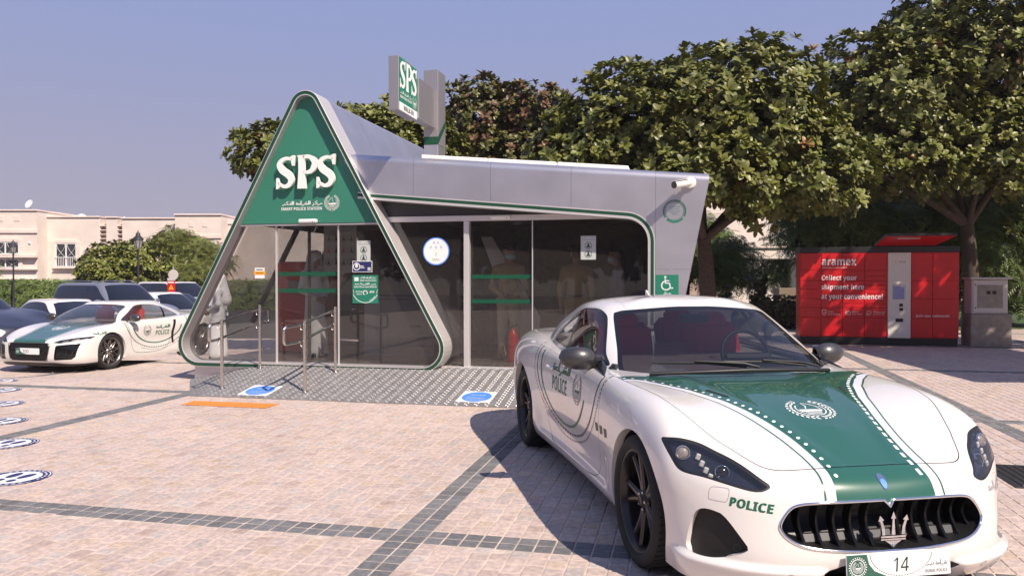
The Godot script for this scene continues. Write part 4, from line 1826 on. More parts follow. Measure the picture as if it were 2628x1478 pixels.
	# splits triangles where f changes sign: [inside (f >= 0), outside]
	func cut(list: PackedInt32Array, f: Callable, lo: Vector3, hi: Vector3) -> Array:
		var val := PackedFloat32Array()
		val.resize(v.size())
		val.fill(1e9)
		var ins := PackedInt32Array()
		var out := PackedInt32Array()
		var cache := {}
		for k in range(0, list.size(), 3):
			var id := [list[k], list[k + 1], list[k + 2]]
			var pos := 0
			for i in id:
				if val[i] > 1e8:
					var p := v[i]
					if p.x < lo.x or p.y < lo.y or p.z < lo.z or p.x > hi.x or p.y > hi.y or p.z > hi.z:
						val[i] = -1.0
					else:
						val[i] = f.call(p)
				if val[i] >= 0.0:
					pos += 1
			if pos == 3:
				ins.append(id[0]); ins.append(id[1]); ins.append(id[2])
				continue
			if pos == 0:
				out.append(id[0]); out.append(id[1]); out.append(id[2])
				continue
			var s := 0
			for j in 3:
				if (val[id[j]] >= 0.0) == (pos == 1):
					s = j
			var a: int = id[s]
			var b: int = id[(s + 1) % 3]
			var c: int = id[(s + 2) % 3]
			var ab := edge(a, b, val, cache)
			var ac := edge(a, c, val, cache)
			var one := PackedInt32Array([a, ab, ac])
			var two := PackedInt32Array([ab, b, c, ab, c, ac])
			if pos == 1:
				ins.append_array(one)
				out.append_array(two)
			else:
				out.append_array(one)
				ins.append_array(two)
		return [ins, out]

	func edge(a: int, b: int, val: PackedFloat32Array, cache: Dictionary) -> int:
		var key := (mini(a, b) << 24) | maxi(a, b)
		if cache.has(key):
			return cache[key]
		var t := clampf(val[a] / (val[a] - val[b]), 0.0, 1.0)
		v.append(v[a].lerp(v[b], t))
		n.append(n[a].lerp(n[b], t).normalized())
		cache[key] = v.size() - 1
		return v.size() - 1

	# side: 0 both halves, 1 left (x > 0), -1 right
	func mesh(list: PackedInt32Array, side := 0, lift := 0.0) -> ArrayMesh:
		var vv := PackedVector3Array()
		var nn := PackedVector3Array()
		var ii := PackedInt32Array()
		for s in [1, -1]:
			if side != 0 and side != s:
				continue
			var map := {}
			for k in range(0, list.size(), 3):
				for j in ([0, 2, 1] if s > 0 else [0, 1, 2]):
					var i := list[k + j]
					if not map.has(i):
						map[i] = vv.size()
						var p := v[i] + n[i] * lift
						var q := n[i]
						if s < 0:
							p.x = -p.x
							q.x = -q.x
						vv.append(p)
						nn.append(q)
					ii.append(map[i])
		var a := []
		a.resize(Mesh.ARRAY_MAX)
		a[Mesh.ARRAY_VERTEX] = vv
		a[Mesh.ARRAY_NORMAL] = nn
		a[Mesh.ARRAY_INDEX] = ii
		var m := ArrayMesh.new()
		if vv.size():
			m.add_surface_from_arrays(Mesh.PRIMITIVE_TRIANGLES, a)
		return m


# looks up the skin under a flat drawing: view 0 from the side, 1 from above, 2 from the front, 3 from the front corner, 4 from behind
class Drape:
	var s: BodySkin
	var view := 0
	var bins := {}
	const CELL := 0.03

	func flatten(p: Vector3) -> Vector3:
		match view:
			0: return Vector3(p.z, p.y, p.x)
			1: return Vector3(p.x, p.z, p.y)
			2: return Vector3(p.x, p.y, p.z)
			4: return Vector3(p.x, p.y, -p.z)
		return Vector3((p.x - p.z) * 0.70710678, p.y, (p.x + p.z) * 0.70710678)

	func setup(skin: BodySkin, list: PackedInt32Array, v: int) -> void:
		s = skin
		view = v
		for k in range(0, list.size(), 3):
			var a := flatten(s.v[list[k]])
			var b := flatten(s.v[list[k + 1]])
			var c := flatten(s.v[list[k + 2]])
			var fc := flatten(s.n[list[k]])
			if fc.z < 0.02:
				continue
			var x0 := floori(minf(a.x, minf(b.x, c.x)) / CELL)
			var x1 := floori(maxf(a.x, maxf(b.x, c.x)) / CELL)
			var y0 := floori(minf(a.y, minf(b.y, c.y)) / CELL)
			var y1 := floori(maxf(a.y, maxf(b.y, c.y)) / CELL)
			for x in range(x0, x1 + 1):
				for y in range(y0, y1 + 1):
					var key := Vector2i(x, y)
					if not bins.has(key):
						bins[key] = []
					bins[key].append([list[k], list[k + 1], list[k + 2], a, b, c])

	# [position, normal] or [] where there is no skin
	func find(p: Vector2) -> Array:
		var best := -1e9
		var out := []
		for t in bins.get(Vector2i(floori(p.x / CELL), floori(p.y / CELL)), []):
			var a: Vector3 = t[3]
			var b: Vector3 = t[4]
			var c: Vector3 = t[5]
			var den := (b.x - a.x) * (c.y - a.y) - (c.x - a.x) * (b.y - a.y)
			if absf(den) < 1e-12:
				continue
			var l1 := ((p.x - a.x) * (c.y - a.y) - (c.x - a.x) * (p.y - a.y)) / den
			var l2 := ((b.x - a.x) * (p.y - a.y) - (p.x - a.x) * (b.y - a.y)) / den
			if l1 < -0.001 or l2 < -0.001 or l1 + l2 > 1.002:
				continue
			var d := a.z + (b.z - a.z) * l1 + (c.z - a.z) * l2
			if d > best:
				best = d
				var l0 := 1.0 - l1 - l2
				out = [s.v[t[0]] * l0 + s.v[t[1]] * l1 + s.v[t[2]] * l2, (s.n[t[0]] * l0 + s.n[t[1]] * l1 + s.n[t[2]] * l2).normalized()]
		return out

	func at(p: Vector2, lift: float, side: int) -> Array:
		# side -1: the mirrored half; for views 1, 2, 4 the sign of p.x decides
		var flip := side < 0
		var q := p
		if view in [1, 2, 4]:
			flip = p.x < 0.0
			q.x = absf(p.x)
		var f := find(q)
		if f.is_empty():
			return []
		var pos: Vector3 = f[0] + f[1] * lift
		var nn: Vector3 = f[1]
		if flip:
			pos.x = -pos.x
			nn.x = -nn.x
		return [pos, nn]

	func lay(f: F, lift: float, side := 1, longest := 0.04) -> B:
		var b := B.new()
		var todo := []
		for k in range(0, f.t.size(), 3):
			todo.append([f.t[k], f.t[k + 1], f.t[k + 2]])
		while todo.size():
			var t: Array = todo.pop_back()
			var l := [t[0].distance_to(t[1]), t[1].distance_to(t[2]), t[2].distance_to(t[0])]
			var w: int = 0 if l[0] >= l[1] and l[0] >= l[2] else (1 if l[1] >= l[2] else 2)
			if l[w] > longest:
				var m: Vector2 = (t[w] + t[(w + 1) % 3]) * 0.5
				todo.append([t[w], m, t[(w + 2) % 3]])
				todo.append([m, t[(w + 1) % 3], t[(w + 2) % 3]])
				continue
			var p := at(t[0], lift, side)
			var q := at(t[1], lift, side)
			var r := at(t[2], lift, side)
			if p.is_empty() or q.is_empty() or r.is_empty():
				continue
			var fl: bool = (q[0] - p[0]).cross(r[0] - p[0]).dot(p[1] + q[1] + r[1]) < 0.0
			if fl:
				b.tris(p[0], r[0], q[0], p[1], r[1], q[1])
			else:
				b.tris(p[0], q[0], r[0], p[1], q[1], r[1])
		return b


func sd_poly(poly: PackedVector2Array, p: Vector2) -> float:
	# distance to the outline, positive inside
	var best := 1e9
	var inside := false
	var m := poly.size()
	var j := m - 1
	for i in m:
		var a := poly[i]
		var b := poly[j]
		var e := b - a
		var w := p - a
		var d := w - e * clampf(w.dot(e) / maxf(e.length_squared(), 1e-12), 0.0, 1.0)
		best = minf(best, d.length_squared())
		if (a.y > p.y) != (b.y > p.y) and p.x < (b.x - a.x) * (p.y - a.y) / (b.y - a.y) + a.x:
			inside = not inside
		j = i
	return sqrt(best) if inside else -sqrt(best)


func make_wheel(parent: Node3D, at: Vector3, left: bool, r: float, rim_r: float, w: float, style: int, rim_mat: Material, roll := 0.0, steer := 0.0) -> Node3D:
	var o := Node3D.new()
	o.name = "wheel"
	parent.add_child(o, true)
	o.position = at
	o.rotation = Vector3(roll, steer + (0.0 if left else PI), 0)
	var ax := Transform3D(Basis(Vector3(0, 0, 1), -PI / 2), Vector3.ZERO)    # lathe axis to +x
	var h := w * 0.5
	var b := B.new()
	b.lathe(pts([rim_r + 0.002, -h * 0.86, rim_r + 0.02, -h * 0.97, r - 0.03, -h, r - 0.008, -h * 0.86, r, -h * 0.6, r, h * 0.6, r - 0.008, h * 0.86, r - 0.03, h, rim_r + 0.02, h * 0.97, rim_r + 0.002, h * 0.86]), 48, ax)
	# tread blocks across the running surface
	for k in 56:
		var a := TAU * k / 56.0
		for sgn in [-1, 1]:
			b.box(Vector3(h * 0.52 * sgn, cos(a) * (r - 0.001), sin(a) * (r - 0.001)), Vector3(h * 0.52, 0.008, r * 0.075), 0.0, Basis(Vector3.RIGHT, a) * Basis(Vector3.UP, 0.25 * sgn))
	part("tyre", b, M.rubber, o)
	b = B.new()
	b.lathe(pts([rim_r - 0.035, -h * 0.8, rim_r - 0.03, h * 0.5, rim_r - 0.012, h * 0.82, rim_r + 0.006, h * 0.86, rim_r + 0.006, h * 0.80]), 48, ax)
	part("rim", b, rim_mat, o)
	b = B.new()
	b.lathe(pts([0.001, h * 0.15, rim_r * 0.62, h * 0.15, rim_r * 0.62, h * 0.05, 0.001, h * 0.05]), 32, ax)
	part("brake_disc", b, M.wheel_grey, o)
	b = B.new()
	b.lathe(pts([rim_r - 0.03, -h * 0.3, 0.001, -h * 0.3]), 24, ax)
	part("barrel_back", b, M.black, o)
	var face := h * 0.70
	var hub_r := rim_r * 0.24
	b = B.new()
	b.lathe(pts([0.001, face - 0.008, hub_r * 0.45, face - 0.006, hub_r * 0.5, face - 0.02, hub_r, face - 0.026, hub_r, face - 0.06, 0.001, face - 0.06]), 24, ax)
	part("hub", b, rim_mat, o)
	var arm := func(a0: float, a1: float, r0: float, r1: float, w0: float, w1: float, dish: float) -> B:
		var bb := B.new()
		var n := 7
		var prev := []
		for k in n:
			var t := float(k) / (n - 1)
			var rad := lerpf(r0, r1, t)
			var an := lerpf(a0, a1, smoothstep(0.0, 1.0, t))
			var ww := lerpf(w0, w1, t) * 0.5
			var c := Vector3(0, cos(an), sin(an))
			var tn := Vector3(0, -sin(an), cos(an))
			var x := face - 0.024 + dish * sin(t * PI) * 0.0 + dish * t * t
			var ring := [c * rad + tn * ww + Vector3(x - 0.010, 0, 0), c * rad + tn * ww * 0.35 + Vector3(x, 0, 0), c * rad - tn * ww * 0.35 + Vector3(x, 0, 0), c * rad - tn * ww + Vector3(x - 0.010, 0, 0), c * rad - tn * ww * 0.8 + Vector3(x - 0.032, 0, 0), c * rad + tn * ww * 0.8 + Vector3(x - 0.032, 0, 0)]
			if k:
				for j in 6:
					var j2 := (j + 1) % 6
					bb.fix_quad(prev[j], prev[j2], ring[j2], ring[j], c * rad + Vector3(x - 0.016, 0, 0))
			prev = ring
		return bb
	match style:
		0:   # five pairs of slim forked spokes
			for k in 5:
				var a := TAU * k / 5.0
				for sg in [-1, 1]:
					part("spoke", arm.call(a + 0.13 * sg, a + 0.21 * sg, hub_r * 0.8, rim_r - 0.006, 0.046, 0.034, 0.018), rim_mat, o)
		1:   # ten crossed spokes
			for k in 10:
				var a := TAU * k / 10.0
				for sg in [-1, 1]:
					part("spoke", arm.call(a, a + 0.31 * sg, hub_r * 0.8, rim_r - 0.006, 0.026, 0.018, 0.016), rim_mat, o)
		_:   # broad spokes
			for k in 7:
				var a := TAU * k / 7.0
				part("spoke", arm.call(a, a, hub_r * 0.8, rim_r - 0.004, 0.07, 0.05, 0.012), rim_mat, o)
	b = B.new()
	for k in 5:
		var a := TAU * (k + 0.5) / 5.0
		b.box(Vector3(face - 0.018, cos(a) * hub_r * 0.72, sin(a) * hub_r * 0.72), Vector3(0.016, 0.016, 0.016), 0.005)
	var nuts := part("wheel_nuts", b, M.steel, o)
	nuts.set_meta("kind", "stuff")
	return o


# ---------------------------------------------------------------- the police coupe in front

const COUPE_BODY := [
	[0.76, 0, 0.15, 0.74, 0.3, 0.145, 0.65, 0.6, 0.13, 0.48, 0.79, 0.12, 0.31, 0.85, 0.125, 0, 0.86, 0.15, -0.45, 0.86, 0.17, -0.95, 0.85, 0.17, -1.6, 0.85, 0.17, -2.2, 0.86, 0.17, -2.6, 0.88, 0.18, -2.95, 0.88, 0.2, -3.35, 0.86, 0.2, -3.7, 0.78, 0.22, -3.88, 0.5, 0.24, -3.92, 0, 0.25],
	[0.84, 0, 0.25, 0.825, 0.3, 0.245, 0.725, 0.61, 0.235, 0.51, 0.815, 0.225, 0.32, 0.875, 0.23, 0, 0.91, 0.26, -0.45, 0.9, 0.26, -0.95, 0.885, 0.26, -1.6, 0.885, 0.26, -2.2, 0.9, 0.27, -2.6, 0.92, 0.3, -2.95, 0.93, 0.3, -3.35, 0.91, 0.32, -3.75, 0.82, 0.34, -3.95, 0.5, 0.36, -4, 0, 0.36],
	[0.835, 0, 0.38, 0.81, 0.3, 0.38, 0.705, 0.62, 0.39, 0.49, 0.825, 0.4, 0.32, 0.895, 0.42, 0, 0.93, 0.44, -0.45, 0.905, 0.44, -0.95, 0.88, 0.44, -1.6, 0.875, 0.44, -2.2, 0.895, 0.46, -2.6, 0.925, 0.48, -2.95, 0.945, 0.5, -3.35, 0.925, 0.5, -3.77, 0.83, 0.52, -3.98, 0.5, 0.54, -4.03, 0, 0.54],
	[0.795, 0, 0.51, 0.775, 0.3, 0.52, 0.68, 0.6, 0.54, 0.47, 0.84, 0.56, 0.31, 0.905, 0.6, 0, 0.925, 0.64, -0.45, 0.91, 0.63, -0.95, 0.895, 0.62, -1.6, 0.895, 0.62, -2.2, 0.91, 0.64, -2.6, 0.935, 0.68, -2.95, 0.95, 0.7, -3.35, 0.925, 0.72, -3.77, 0.83, 0.72, -3.99, 0.5, 0.73, -4.04, 0, 0.73],
	[0.75, 0, 0.59, 0.735, 0.29, 0.6, 0.63, 0.57, 0.615, 0.45, 0.795, 0.67, 0.3, 0.87, 0.735, 0, 0.89, 0.79, -0.45, 0.895, 0.8, -0.95, 0.885, 0.8, -1.6, 0.885, 0.81, -2.2, 0.9, 0.83, -2.6, 0.915, 0.86, -2.95, 0.92, 0.87, -3.35, 0.89, 0.88, -3.77, 0.79, 0.87, -3.99, 0.48, 0.87, -4.05, 0, 0.87],
	[0.66, 0, 0.645, 0.645, 0.26, 0.65, 0.55, 0.5, 0.67, 0.39, 0.69, 0.735, 0.25, 0.765, 0.81, 0, 0.775, 0.875, -0.4, 0.795, 0.9, -0.95, 0.81, 0.91, -1.6, 0.82, 0.925, -2.2, 0.825, 0.95, -2.6, 0.82, 0.98, -2.95, 0.8, 0.995, -3.35, 0.76, 0.99, -3.72, 0.66, 0.985, -3.92, 0.42, 0.985, -3.98, 0, 0.985],
	[0.52, 0, 0.705, 0.505, 0.18, 0.705, 0.43, 0.34, 0.72, 0.29, 0.46, 0.76, 0.15, 0.49, 0.805, -0.08, 0.5, 0.852, -0.42, 0.55, 0.89, -0.95, 0.55, 0.92, -1.6, 0.55, 0.93, -2.2, 0.55, 0.95, -2.6, 0.55, 0.97, -2.95, 0.53, 1, -3.3, 0.5, 1, -3.55, 0.42, 1, -3.65, 0.25, 1, -3.68, 0, 1],
	[0.36, 0, 0.775, 0.34, 0, 0.778, 0.29, 0, 0.793, 0.2, 0, 0.817, 0.06, 0, 0.85, -0.14, 0, 0.88, -0.44, 0, 0.907, -0.95, 0, 0.92, -1.6, 0, 0.93, -2.2, 0, 0.95, -2.6, 0, 0.97, -2.9, 0, 1, -3.15, 0, 1, -3.3, 0, 1, -3.38, 0, 1, -3.4, 0, 1],
]
const COUPE_CABIN := [
	[-0.5, 0, 0.86, -0.56, 0.38, 0.87, -0.66, 0.62, 0.88, -0.82, 0.76, 0.88, -1.1, 0.81, 0.88, -1.6, 0.83, 0.89, -2.15, 0.82, 0.9, -2.6, 0.78, 0.93, -2.95, 0.7, 0.96, -3.2, 0.55, 0.98, -3.35, 0.3, 0.99, -3.4, 0, 0.99],
	[-0.62, 0, 0.93, -0.68, 0.38, 0.935, -0.78, 0.6, 0.94, -0.93, 0.735, 0.945, -1.15, 0.79, 0.945, -1.6, 0.81, 0.955, -2.15, 0.795, 0.97, -2.6, 0.745, 0.99, -2.9, 0.66, 1, -3.08, 0.5, 1.02, -3.18, 0.27, 1.02, -3.2, 0, 1.02],
	[-0.95, 0, 1.1, -1, 0.36, 1.1, -1.08, 0.55, 1.1, -1.19, 0.685, 1.1, -1.36, 0.725, 1.1, -1.7, 0.735, 1.11, -2.15, 0.72, 1.12, -2.53, 0.685, 1.12, -2.78, 0.6, 1.12, -2.94, 0.45, 1.13, -3, 0.24, 1.13, -3.02, 0, 1.13],
	[-1.28, 0, 1.27, -1.31, 0.34, 1.265, -1.36, 0.495, 1.26, -1.44, 0.595, 1.255, -1.55, 0.64, 1.25, -1.8, 0.655, 1.255, -2.12, 0.64, 1.245, -2.4, 0.595, 1.23, -2.57, 0.51, 1.225, -2.68, 0.38, 1.23, -2.74, 0.2, 1.23, -2.76, 0, 1.23],
	[-1.46, 0, 1.343, -1.48, 0.28, 1.355, -1.52, 0.42, 1.332, -1.58, 0.5, 1.325, -1.67, 0.54, 1.325, -1.82, 0.55, 1.33, -2.02, 0.54, 1.325, -2.2, 0.5, 1.315, -2.3, 0.42, 1.31, -2.37, 0.31, 1.31, -2.4, 0.17, 1.31, -2.41, 0, 1.31],
	[-1.65, 0, 1.368, -1.66, 0.12, 1.367, -1.68, 0.2, 1.367, -1.71, 0.24, 1.366, -1.75, 0.26, 1.366, -1.82, 0.27, 1.366, -1.9, 0.26, 1.362, -1.96, 0.23, 1.362, -2, 0.2, 1.355, -2.03, 0.14, 1.355, -2.04, 0.08, 1.355, -2.05, 0, 1.355],
	[-1.8, 0, 1.372, -1.8, 0, 1.372, -1.81, 0, 1.372, -1.82, 0, 1.372, -1.83, 0, 1.372, -1.85, 0, 1.37, -1.86, 0, 1.37, -1.87, 0, 1.37, -1.88, 0, 1.37, -1.89, 0, 1.355, -1.9, 0, 1.355, -1.9, 0, 1.355],
]
# half width of the green bonnet stripe by distance forward of the front axle
const STRIPE := [-0.475, 0.79, -0.44, 0.72, -0.345, 0.63, -0.215, 0.53, 0.0, 0.42, 0.24, 0.335, 0.43, 0.285, 0.58, 0.262, 0.70, 0.257, 0.77, 0.264, 0.80, 0.272, 0.90, 0.28]

func stripe_half(z: float) -> float:
	if z <= STRIPE[0]:
		return STRIPE[1] + (STRIPE[0] - z) * 2.0
	for k in range(0, STRIPE.size() - 2, 2):
		if z <= STRIPE[k + 2]:
			var t: float = (z - STRIPE[k]) / (STRIPE[k + 2] - STRIPE[k])
			# smooth between the neighbours
			var p0: float = STRIPE[maxi(k - 2, 0) + 1]
			var p3: float = STRIPE[mini(k + 4, STRIPE.size() - 2) + 1]
			return lerpf(lerpf(STRIPE[k + 1], STRIPE[k + 3], t), cubic_interpolate(STRIPE[k + 1], STRIPE[k + 3], p0, p3, t), 0.5)
	return STRIPE[STRIPE.size() - 1]


func stripe_gap(p: Vector3) -> float:
	# distance inside the stripe, measured square to its edge
	var s := stripe_half(p.z)
	var d := (stripe_half(p.z + 0.01) - stripe_half(p.z - 0.01)) / 0.02
	return (s - absf(p.x)) / sqrt(1.0 + d * d)


func build_sports_coupe() -> void:
	var car := thing("sports_coupe", "large white police coupe with green bonnet, trident grille and plate 14", "car", Vector3(1.532, 0, -4.173), rad_to_deg(0.1778))
	var s := BodySkin.new()
	s.sculpt = true
	s.make(COUPE_BODY, 13, 14)
	var t := s.tri
	var big_lo := Vector3(-1, -1, -9)
	var big_hi := Vector3(9, 9, 9)
	var all_side := Drape.new()
	all_side.setup(s, t, 0)
	var front := Drape.new()
	front.setup(s, t, 2)
	var corner := Drape.new()
	corner.setup(s, t, 3)
	var above := Drape.new()
	above.setup(s, t, 1)
	# wheel arches
	var arches := [[0.0, 0.335, 0.372], [-2.942, 0.35, 0.395]]
	for a in arches:
		var f := func(p: Vector3) -> float: return a[2] - Vector2(p.z - a[0], p.y - a[1]).length()
		t = s.cut(t, f, Vector3(0.5, -1, a[0] - 0.6), Vector3(2, 2, a[0] + 0.6))[1]
	# grille mouth, corner intakes, lower opening, lamps
	var mouth := pts([0, 0.492, 0.022, 0.519, 0.10, 0.519, 0.20, 0.518, 0.32, 0.515, 0.40, 0.509, 0.445, 0.494, 0.478, 0.46, 0.497, 0.425, 0.497, 0.40, 0.475, 0.370, 0.425, 0.342, 0.35, 0.326, 0.22, 0.318, 0.1, 0.314, 0, 0.313])
	var ring := PackedVector2Array()
	for k in range(1, mouth.size()):
		ring.append(mouth[k])
	ring = curve(ring, 4)
	ring.insert(0, mouth[0])
	var full := ring.duplicate()
	for k in range(ring.size() - 2, 0, -1):
		full.append(Vector2(-ring[k].x, ring[k].y))
	var f_mouth := func(p: Vector3) -> float: return sd_poly(full, Vector2(p.x, p.y))
	t = s.cut(t, f_mouth, Vector3(-1, 0.25, 0.6), Vector3(0.6, 0.6, 2))[1]
	var intake := curve(pts([0.232, 0.264, 0.229, 0.307, 0.209, 0.384, 0.187, 0.430, 0.160, 0.452, 0.122, 0.456, 0.070, 0.447, 0.050, 0.435, 0.018, 0.405, -0.053, 0.325, -0.059, 0.311, -0.052, 0.298, -0.007, 0.275, 0.091, 0.247, 0.197, 0.246]), 4, true)
	var f_int := func(p: Vector3) -> float: return sd_poly(intake, Vector2((p.x - p.z) * 0.70710678, p.y))
	var got := s.cut(t, f_int, Vector3(0.5, 0.15, 0.3), Vector3(1, 0.55, 1))
	t = got[1]
	var mesh_panel: PackedInt32Array = got[0]
	var chin := pts([-0.1, 0.264, 0.24, 0.258, 0.335, 0.222, 0.30, 0.19, 0.28, 0.15, 0.275, 0.05, -0.1, 0.05])
	var f_chin := func(p: Vector3) -> float: return sd_poly(chin, Vector2(p.x, p.y))
	got = s.cut(t, f_chin, Vector3(-1, 0.0, 0.5), Vector3(0.5, 0.3, 2))
	t = got[1]
	var chin_panel: PackedInt32Array = got[0]
	var lamp := curve(pts([0.404, 0.727, 0.375, 0.735, 0.308, 0.738, 0.226, 0.722, 0.144, 0.694, 0.062, 0.667, -0.020, 0.634, -0.102, 0.594, -0.129, 0.579, -0.122, 0.565, -0.101, 0.554, -0.057, 0.552, 0.030, 0.567, 0.154, 0.589, 0.240, 0.597, 0.286, 0.612, 0.329, 0.655, 0.369, 0.693]), 3, true)
	var f_lamp := func(p: Vector3) -> float: return sd_poly(lamp, Vector2((p.x - p.z) * 0.70710678, p.y))
	got = s.cut(t, f_lamp, Vector3(0.4, 0.5, 0.2), Vector3(1, 0.8, 1))
	t = got[1]
	var lens: PackedInt32Array = got[0]
	var f_rim := func(p: Vector3) -> float: return sd_poly(lamp, Vector2((p.x - p.z) * 0.70710678, p.y)) - 0.009
	got = s.cut(lens, f_rim, big_lo, big_hi)
	lens = got[0]
	var lamp_rim: PackedInt32Array = got[1]
	# bonnet shut line
	var bonnet := curve(pts([0, 0.668, 0.125, 0.668, 0.29, 0.667, 0.42, 0.652, 0.48, 0.63, 0.525, 0.59, 0.565, 0.525, 0.60, 0.46, 0.64, 0.385, 0.70, 0.235, 0.735, 0.12, 0.762, -0.05, 0.785, -0.25, 0.80, -0.45, 0.80, -0.66]), 4)
	bonnet.append(Vector2(-0.5, -0.66))
	bonnet.append(Vector2(-0.5, 0.668))
	var f_b0 := func(p: Vector3) -> float: return sd_poly(bonnet, Vector2(p.x, p.z)) - 0.0022
	var f_b1 := func(p: Vector3) -> float: return sd_poly(bonnet, Vector2(p.x, p.z)) + 0.0022
	got = s.cut(t, f_b0, Vector3(-1, 0.58, -0.66), Vector3(0.9, 1.2, 0.8))
	var lid: PackedInt32Array = got[0]
	got = s.cut(got[1], f_b1, Vector3(-1, 0.58, -0.66), Vector3(0.9, 1.2, 0.8))
	var seams: PackedInt32Array = got[0]
	t = got[1]
	# doors
	var door := curve(pts([-0.70, 0.90, -0.655, 0.80, -0.66, 0.65, -0.70, 0.45, -0.76, 0.29, -0.95, 0.245, -1.5, 0.235, -1.95, 0.25, -2.10, 0.33, -2.19, 0.48, -2.22, 0.65, -2.20, 0.80, -2.14, 0.95, -2.10, 1.02]), 4)
	door.append(Vector2(-2.0, 1.3))
	door.append(Vector2(-0.75, 1.3))
	var f_d0 := func(p: Vector3) -> float: return sd_poly(door, Vector2(p.z, p.y)) - 0.0022
	var f_d1 := func(p: Vector3) -> float: return sd_poly(door, Vector2(p.z, p.y)) + 0.0022
	got = s.cut(t, f_d0, Vector3(0.6, 0.2, -2.4), Vector3(2, 1.1, -0.5))
	var door_skin: PackedInt32Array = got[0]
	got = s.cut(got[1], f_d1, Vector3(0.6, 0.2, -2.4), Vector3(2, 1.1, -0.5))
	seams.append_array(got[0])
	t = got[1]
	# joint between bumper and wing
	var f_w := func(p: Vector3) -> float: return 0.0022 - absf(p.y - 0.613 - (p.z - 0.3) * 0.02)
	for it in 2:
		var f_w2 := func(p: Vector3) -> float: return (p.y - 0.613 - (p.z - 0.3) * 0.02) * (1.0 if it == 0 else -1.0) - 0.002
		got = s.cut(t, f_w2, Vector3(0.7, 0.5, 0.2), Vector3(2, 0.75, 0.46)) if it < 0 else [PackedInt32Array(), t]
		t = got[1]
	# paint: the green stripe, its white band and fine outer line, over bonnet and nose
	var parts := {"bonnet": lid, "body_shell": t}
	for called in parts:
		var list: PackedInt32Array = parts[called]
		var lo := Vector3(-1, 0.508, -0.62)
		var hi := Vector3(0.802, 1.2, 2)
		got = s.cut(list, func(p: Vector3) -> float: return stripe_gap(p) - 0.021, lo, hi)
		var green: PackedInt32Array = got[0]
		got = s.cut(got[1], func(p: Vector3) -> float: return stripe_gap(p) + 0.021, lo, hi)
		var band: PackedInt32Array = got[0]
		got = s.cut(got[1], func(p: Vector3) -> float: return stripe_gap(p) + 0.024, lo, hi)
		var rest: PackedInt32Array = got[0]
		got = s.cut(got[1], func(p: Vector3) -> float: return stripe_gap(p) + 0.034, lo, hi)
		var line: PackedInt32Array = got[0]
		rest.append_array(got[1])
		var o := part(called, s.mesh(rest), M.car_white, car)
		part("green_stripe", s.mesh(green), M.car_green, o)
		part("white_band", s.mesh(band), M.band_white, o)
		part("green_line", s.mesh(line), M.car_green, o)
	part("shut_lines", s.mesh(seams, 0, -0.006), M.shut, car).set_meta("kind", "stuff")
	for side in [1, -1]:
		var d := part("door", s.mesh(door_skin, side), M.car_white, car)
		car_side_decals(d, all_side, side)
		car_handle(d, side)
	# wheels
	for a in arches:
		for side in [1, -1]:
			var fr: bool = a[0] == 0.0
			make_wheel(car, Vector3(0.792 * side, 0.335 if fr else 0.345, a[0]), side > 0, 0.335 if fr else 0.345, 0.262, 0.25 if fr else 0.27, 0, M.wheel_black, 0.35 if fr else 0.1, 0.0)
			arch_lining(car, all_side, a, side, M.car_white)
	# lower body
	var b := B.new()
	b.box(Vector3(0, 0.20, -1.72), Vector3(1.40, 0.10, 3.9))
	b.box(Vector3(0, 0.45, -1.47), Vector3(1.1, 0.4, 2.2))
	part("underbody", b, M.black, car)
	coupe_front(car, s, front, corner, above, full, ring, intake, mesh_panel, chin_panel, lens, lamp_rim, lamp)
	coupe_cabin(car, s)
	# decals on the front
	var f := words("POLICE")
	f.shear(0.12)
	f.fit(0, 0, 0.262, 0.040)
	var fat := F.new()
	for dx in [-0.0022, 0.0, 0.0022]:
		fat.add(f, Vector2(dx, dx * 0.3))
	f = poly_warp(fat)
	part("lettering", corner.lay(f, 0.0015, -1), M.decal_green, car)
	var ar := arabic(["a", "l", "sh", "r", "t", "h"], 0.14)
	ar.fit(-0.06, 0.485, 0.16, 0.535)
	part("lettering", corner.lay(ar, 0.0015, 1), M.decal_grey, car)
	f = F.new()
	f.add(crest(), Vector2(0.0, 0.17), Vector2(0.125, 0.118), PI)
	part("crest", above.lay(f, 0.0015), M.decal_white, car)
	# dots on the near edge of the stripe, dashes on the far edge
	var dots := F.new()
	var dashes := F.new()
	var z := 0.765
	var k := 0
	var walk := 0.0
	while z > -0.50:
		var sl := (stripe_half(z + 0.01) - stripe_half(z - 0.01)) / 0.02
		var len := sqrt(1.0 + sl * sl)
		walk += 0.004 * len
		z -= 0.004
		if walk > 0.05:
			walk = 0.0
			var nx := 1.0 / len
			var off := 0.049
			var px := stripe_half(z) - off * nx
			var pz := z + off * nx * sl
			dots.oval(Vector2(-px, pz), 0.0095, 0.0095, 0.0, 10)
			var dash := F.new()
			dash.rect(-0.0085, -0.016, 0.0085, 0.016)
			dashes.add(dash, Vector2(px, pz), Vector2.ONE, -atan(sl))
			k += 1
	var dp := part("stripe_dots", above.lay(dots, 0.0015), M.decal_white, car)
	dp.set_meta("kind", "stuff")
	dp = part("stripe_dashes", above.lay(dashes, 0.0015), M.decal_white, car)
	dp.set_meta("kind", "stuff")
	# washer cover outline
	f = F.new()
	f.stroke(curve(pts([0.118, 0.500, 0.055, 0.497, 0.040, 0.507, 0.036, 0.545, 0.048, 0.556, 0.105, 0.556, 0.122, 0.545, 0.126, 0.51]), 4, true), 0.0022, true)
	part("washer_cover", corner.lay(f, 0.0008, -1), M.decal_grey, car)
	part("washer_cover", corner.lay(f, 0.0008, 1), M.decal_grey, car)
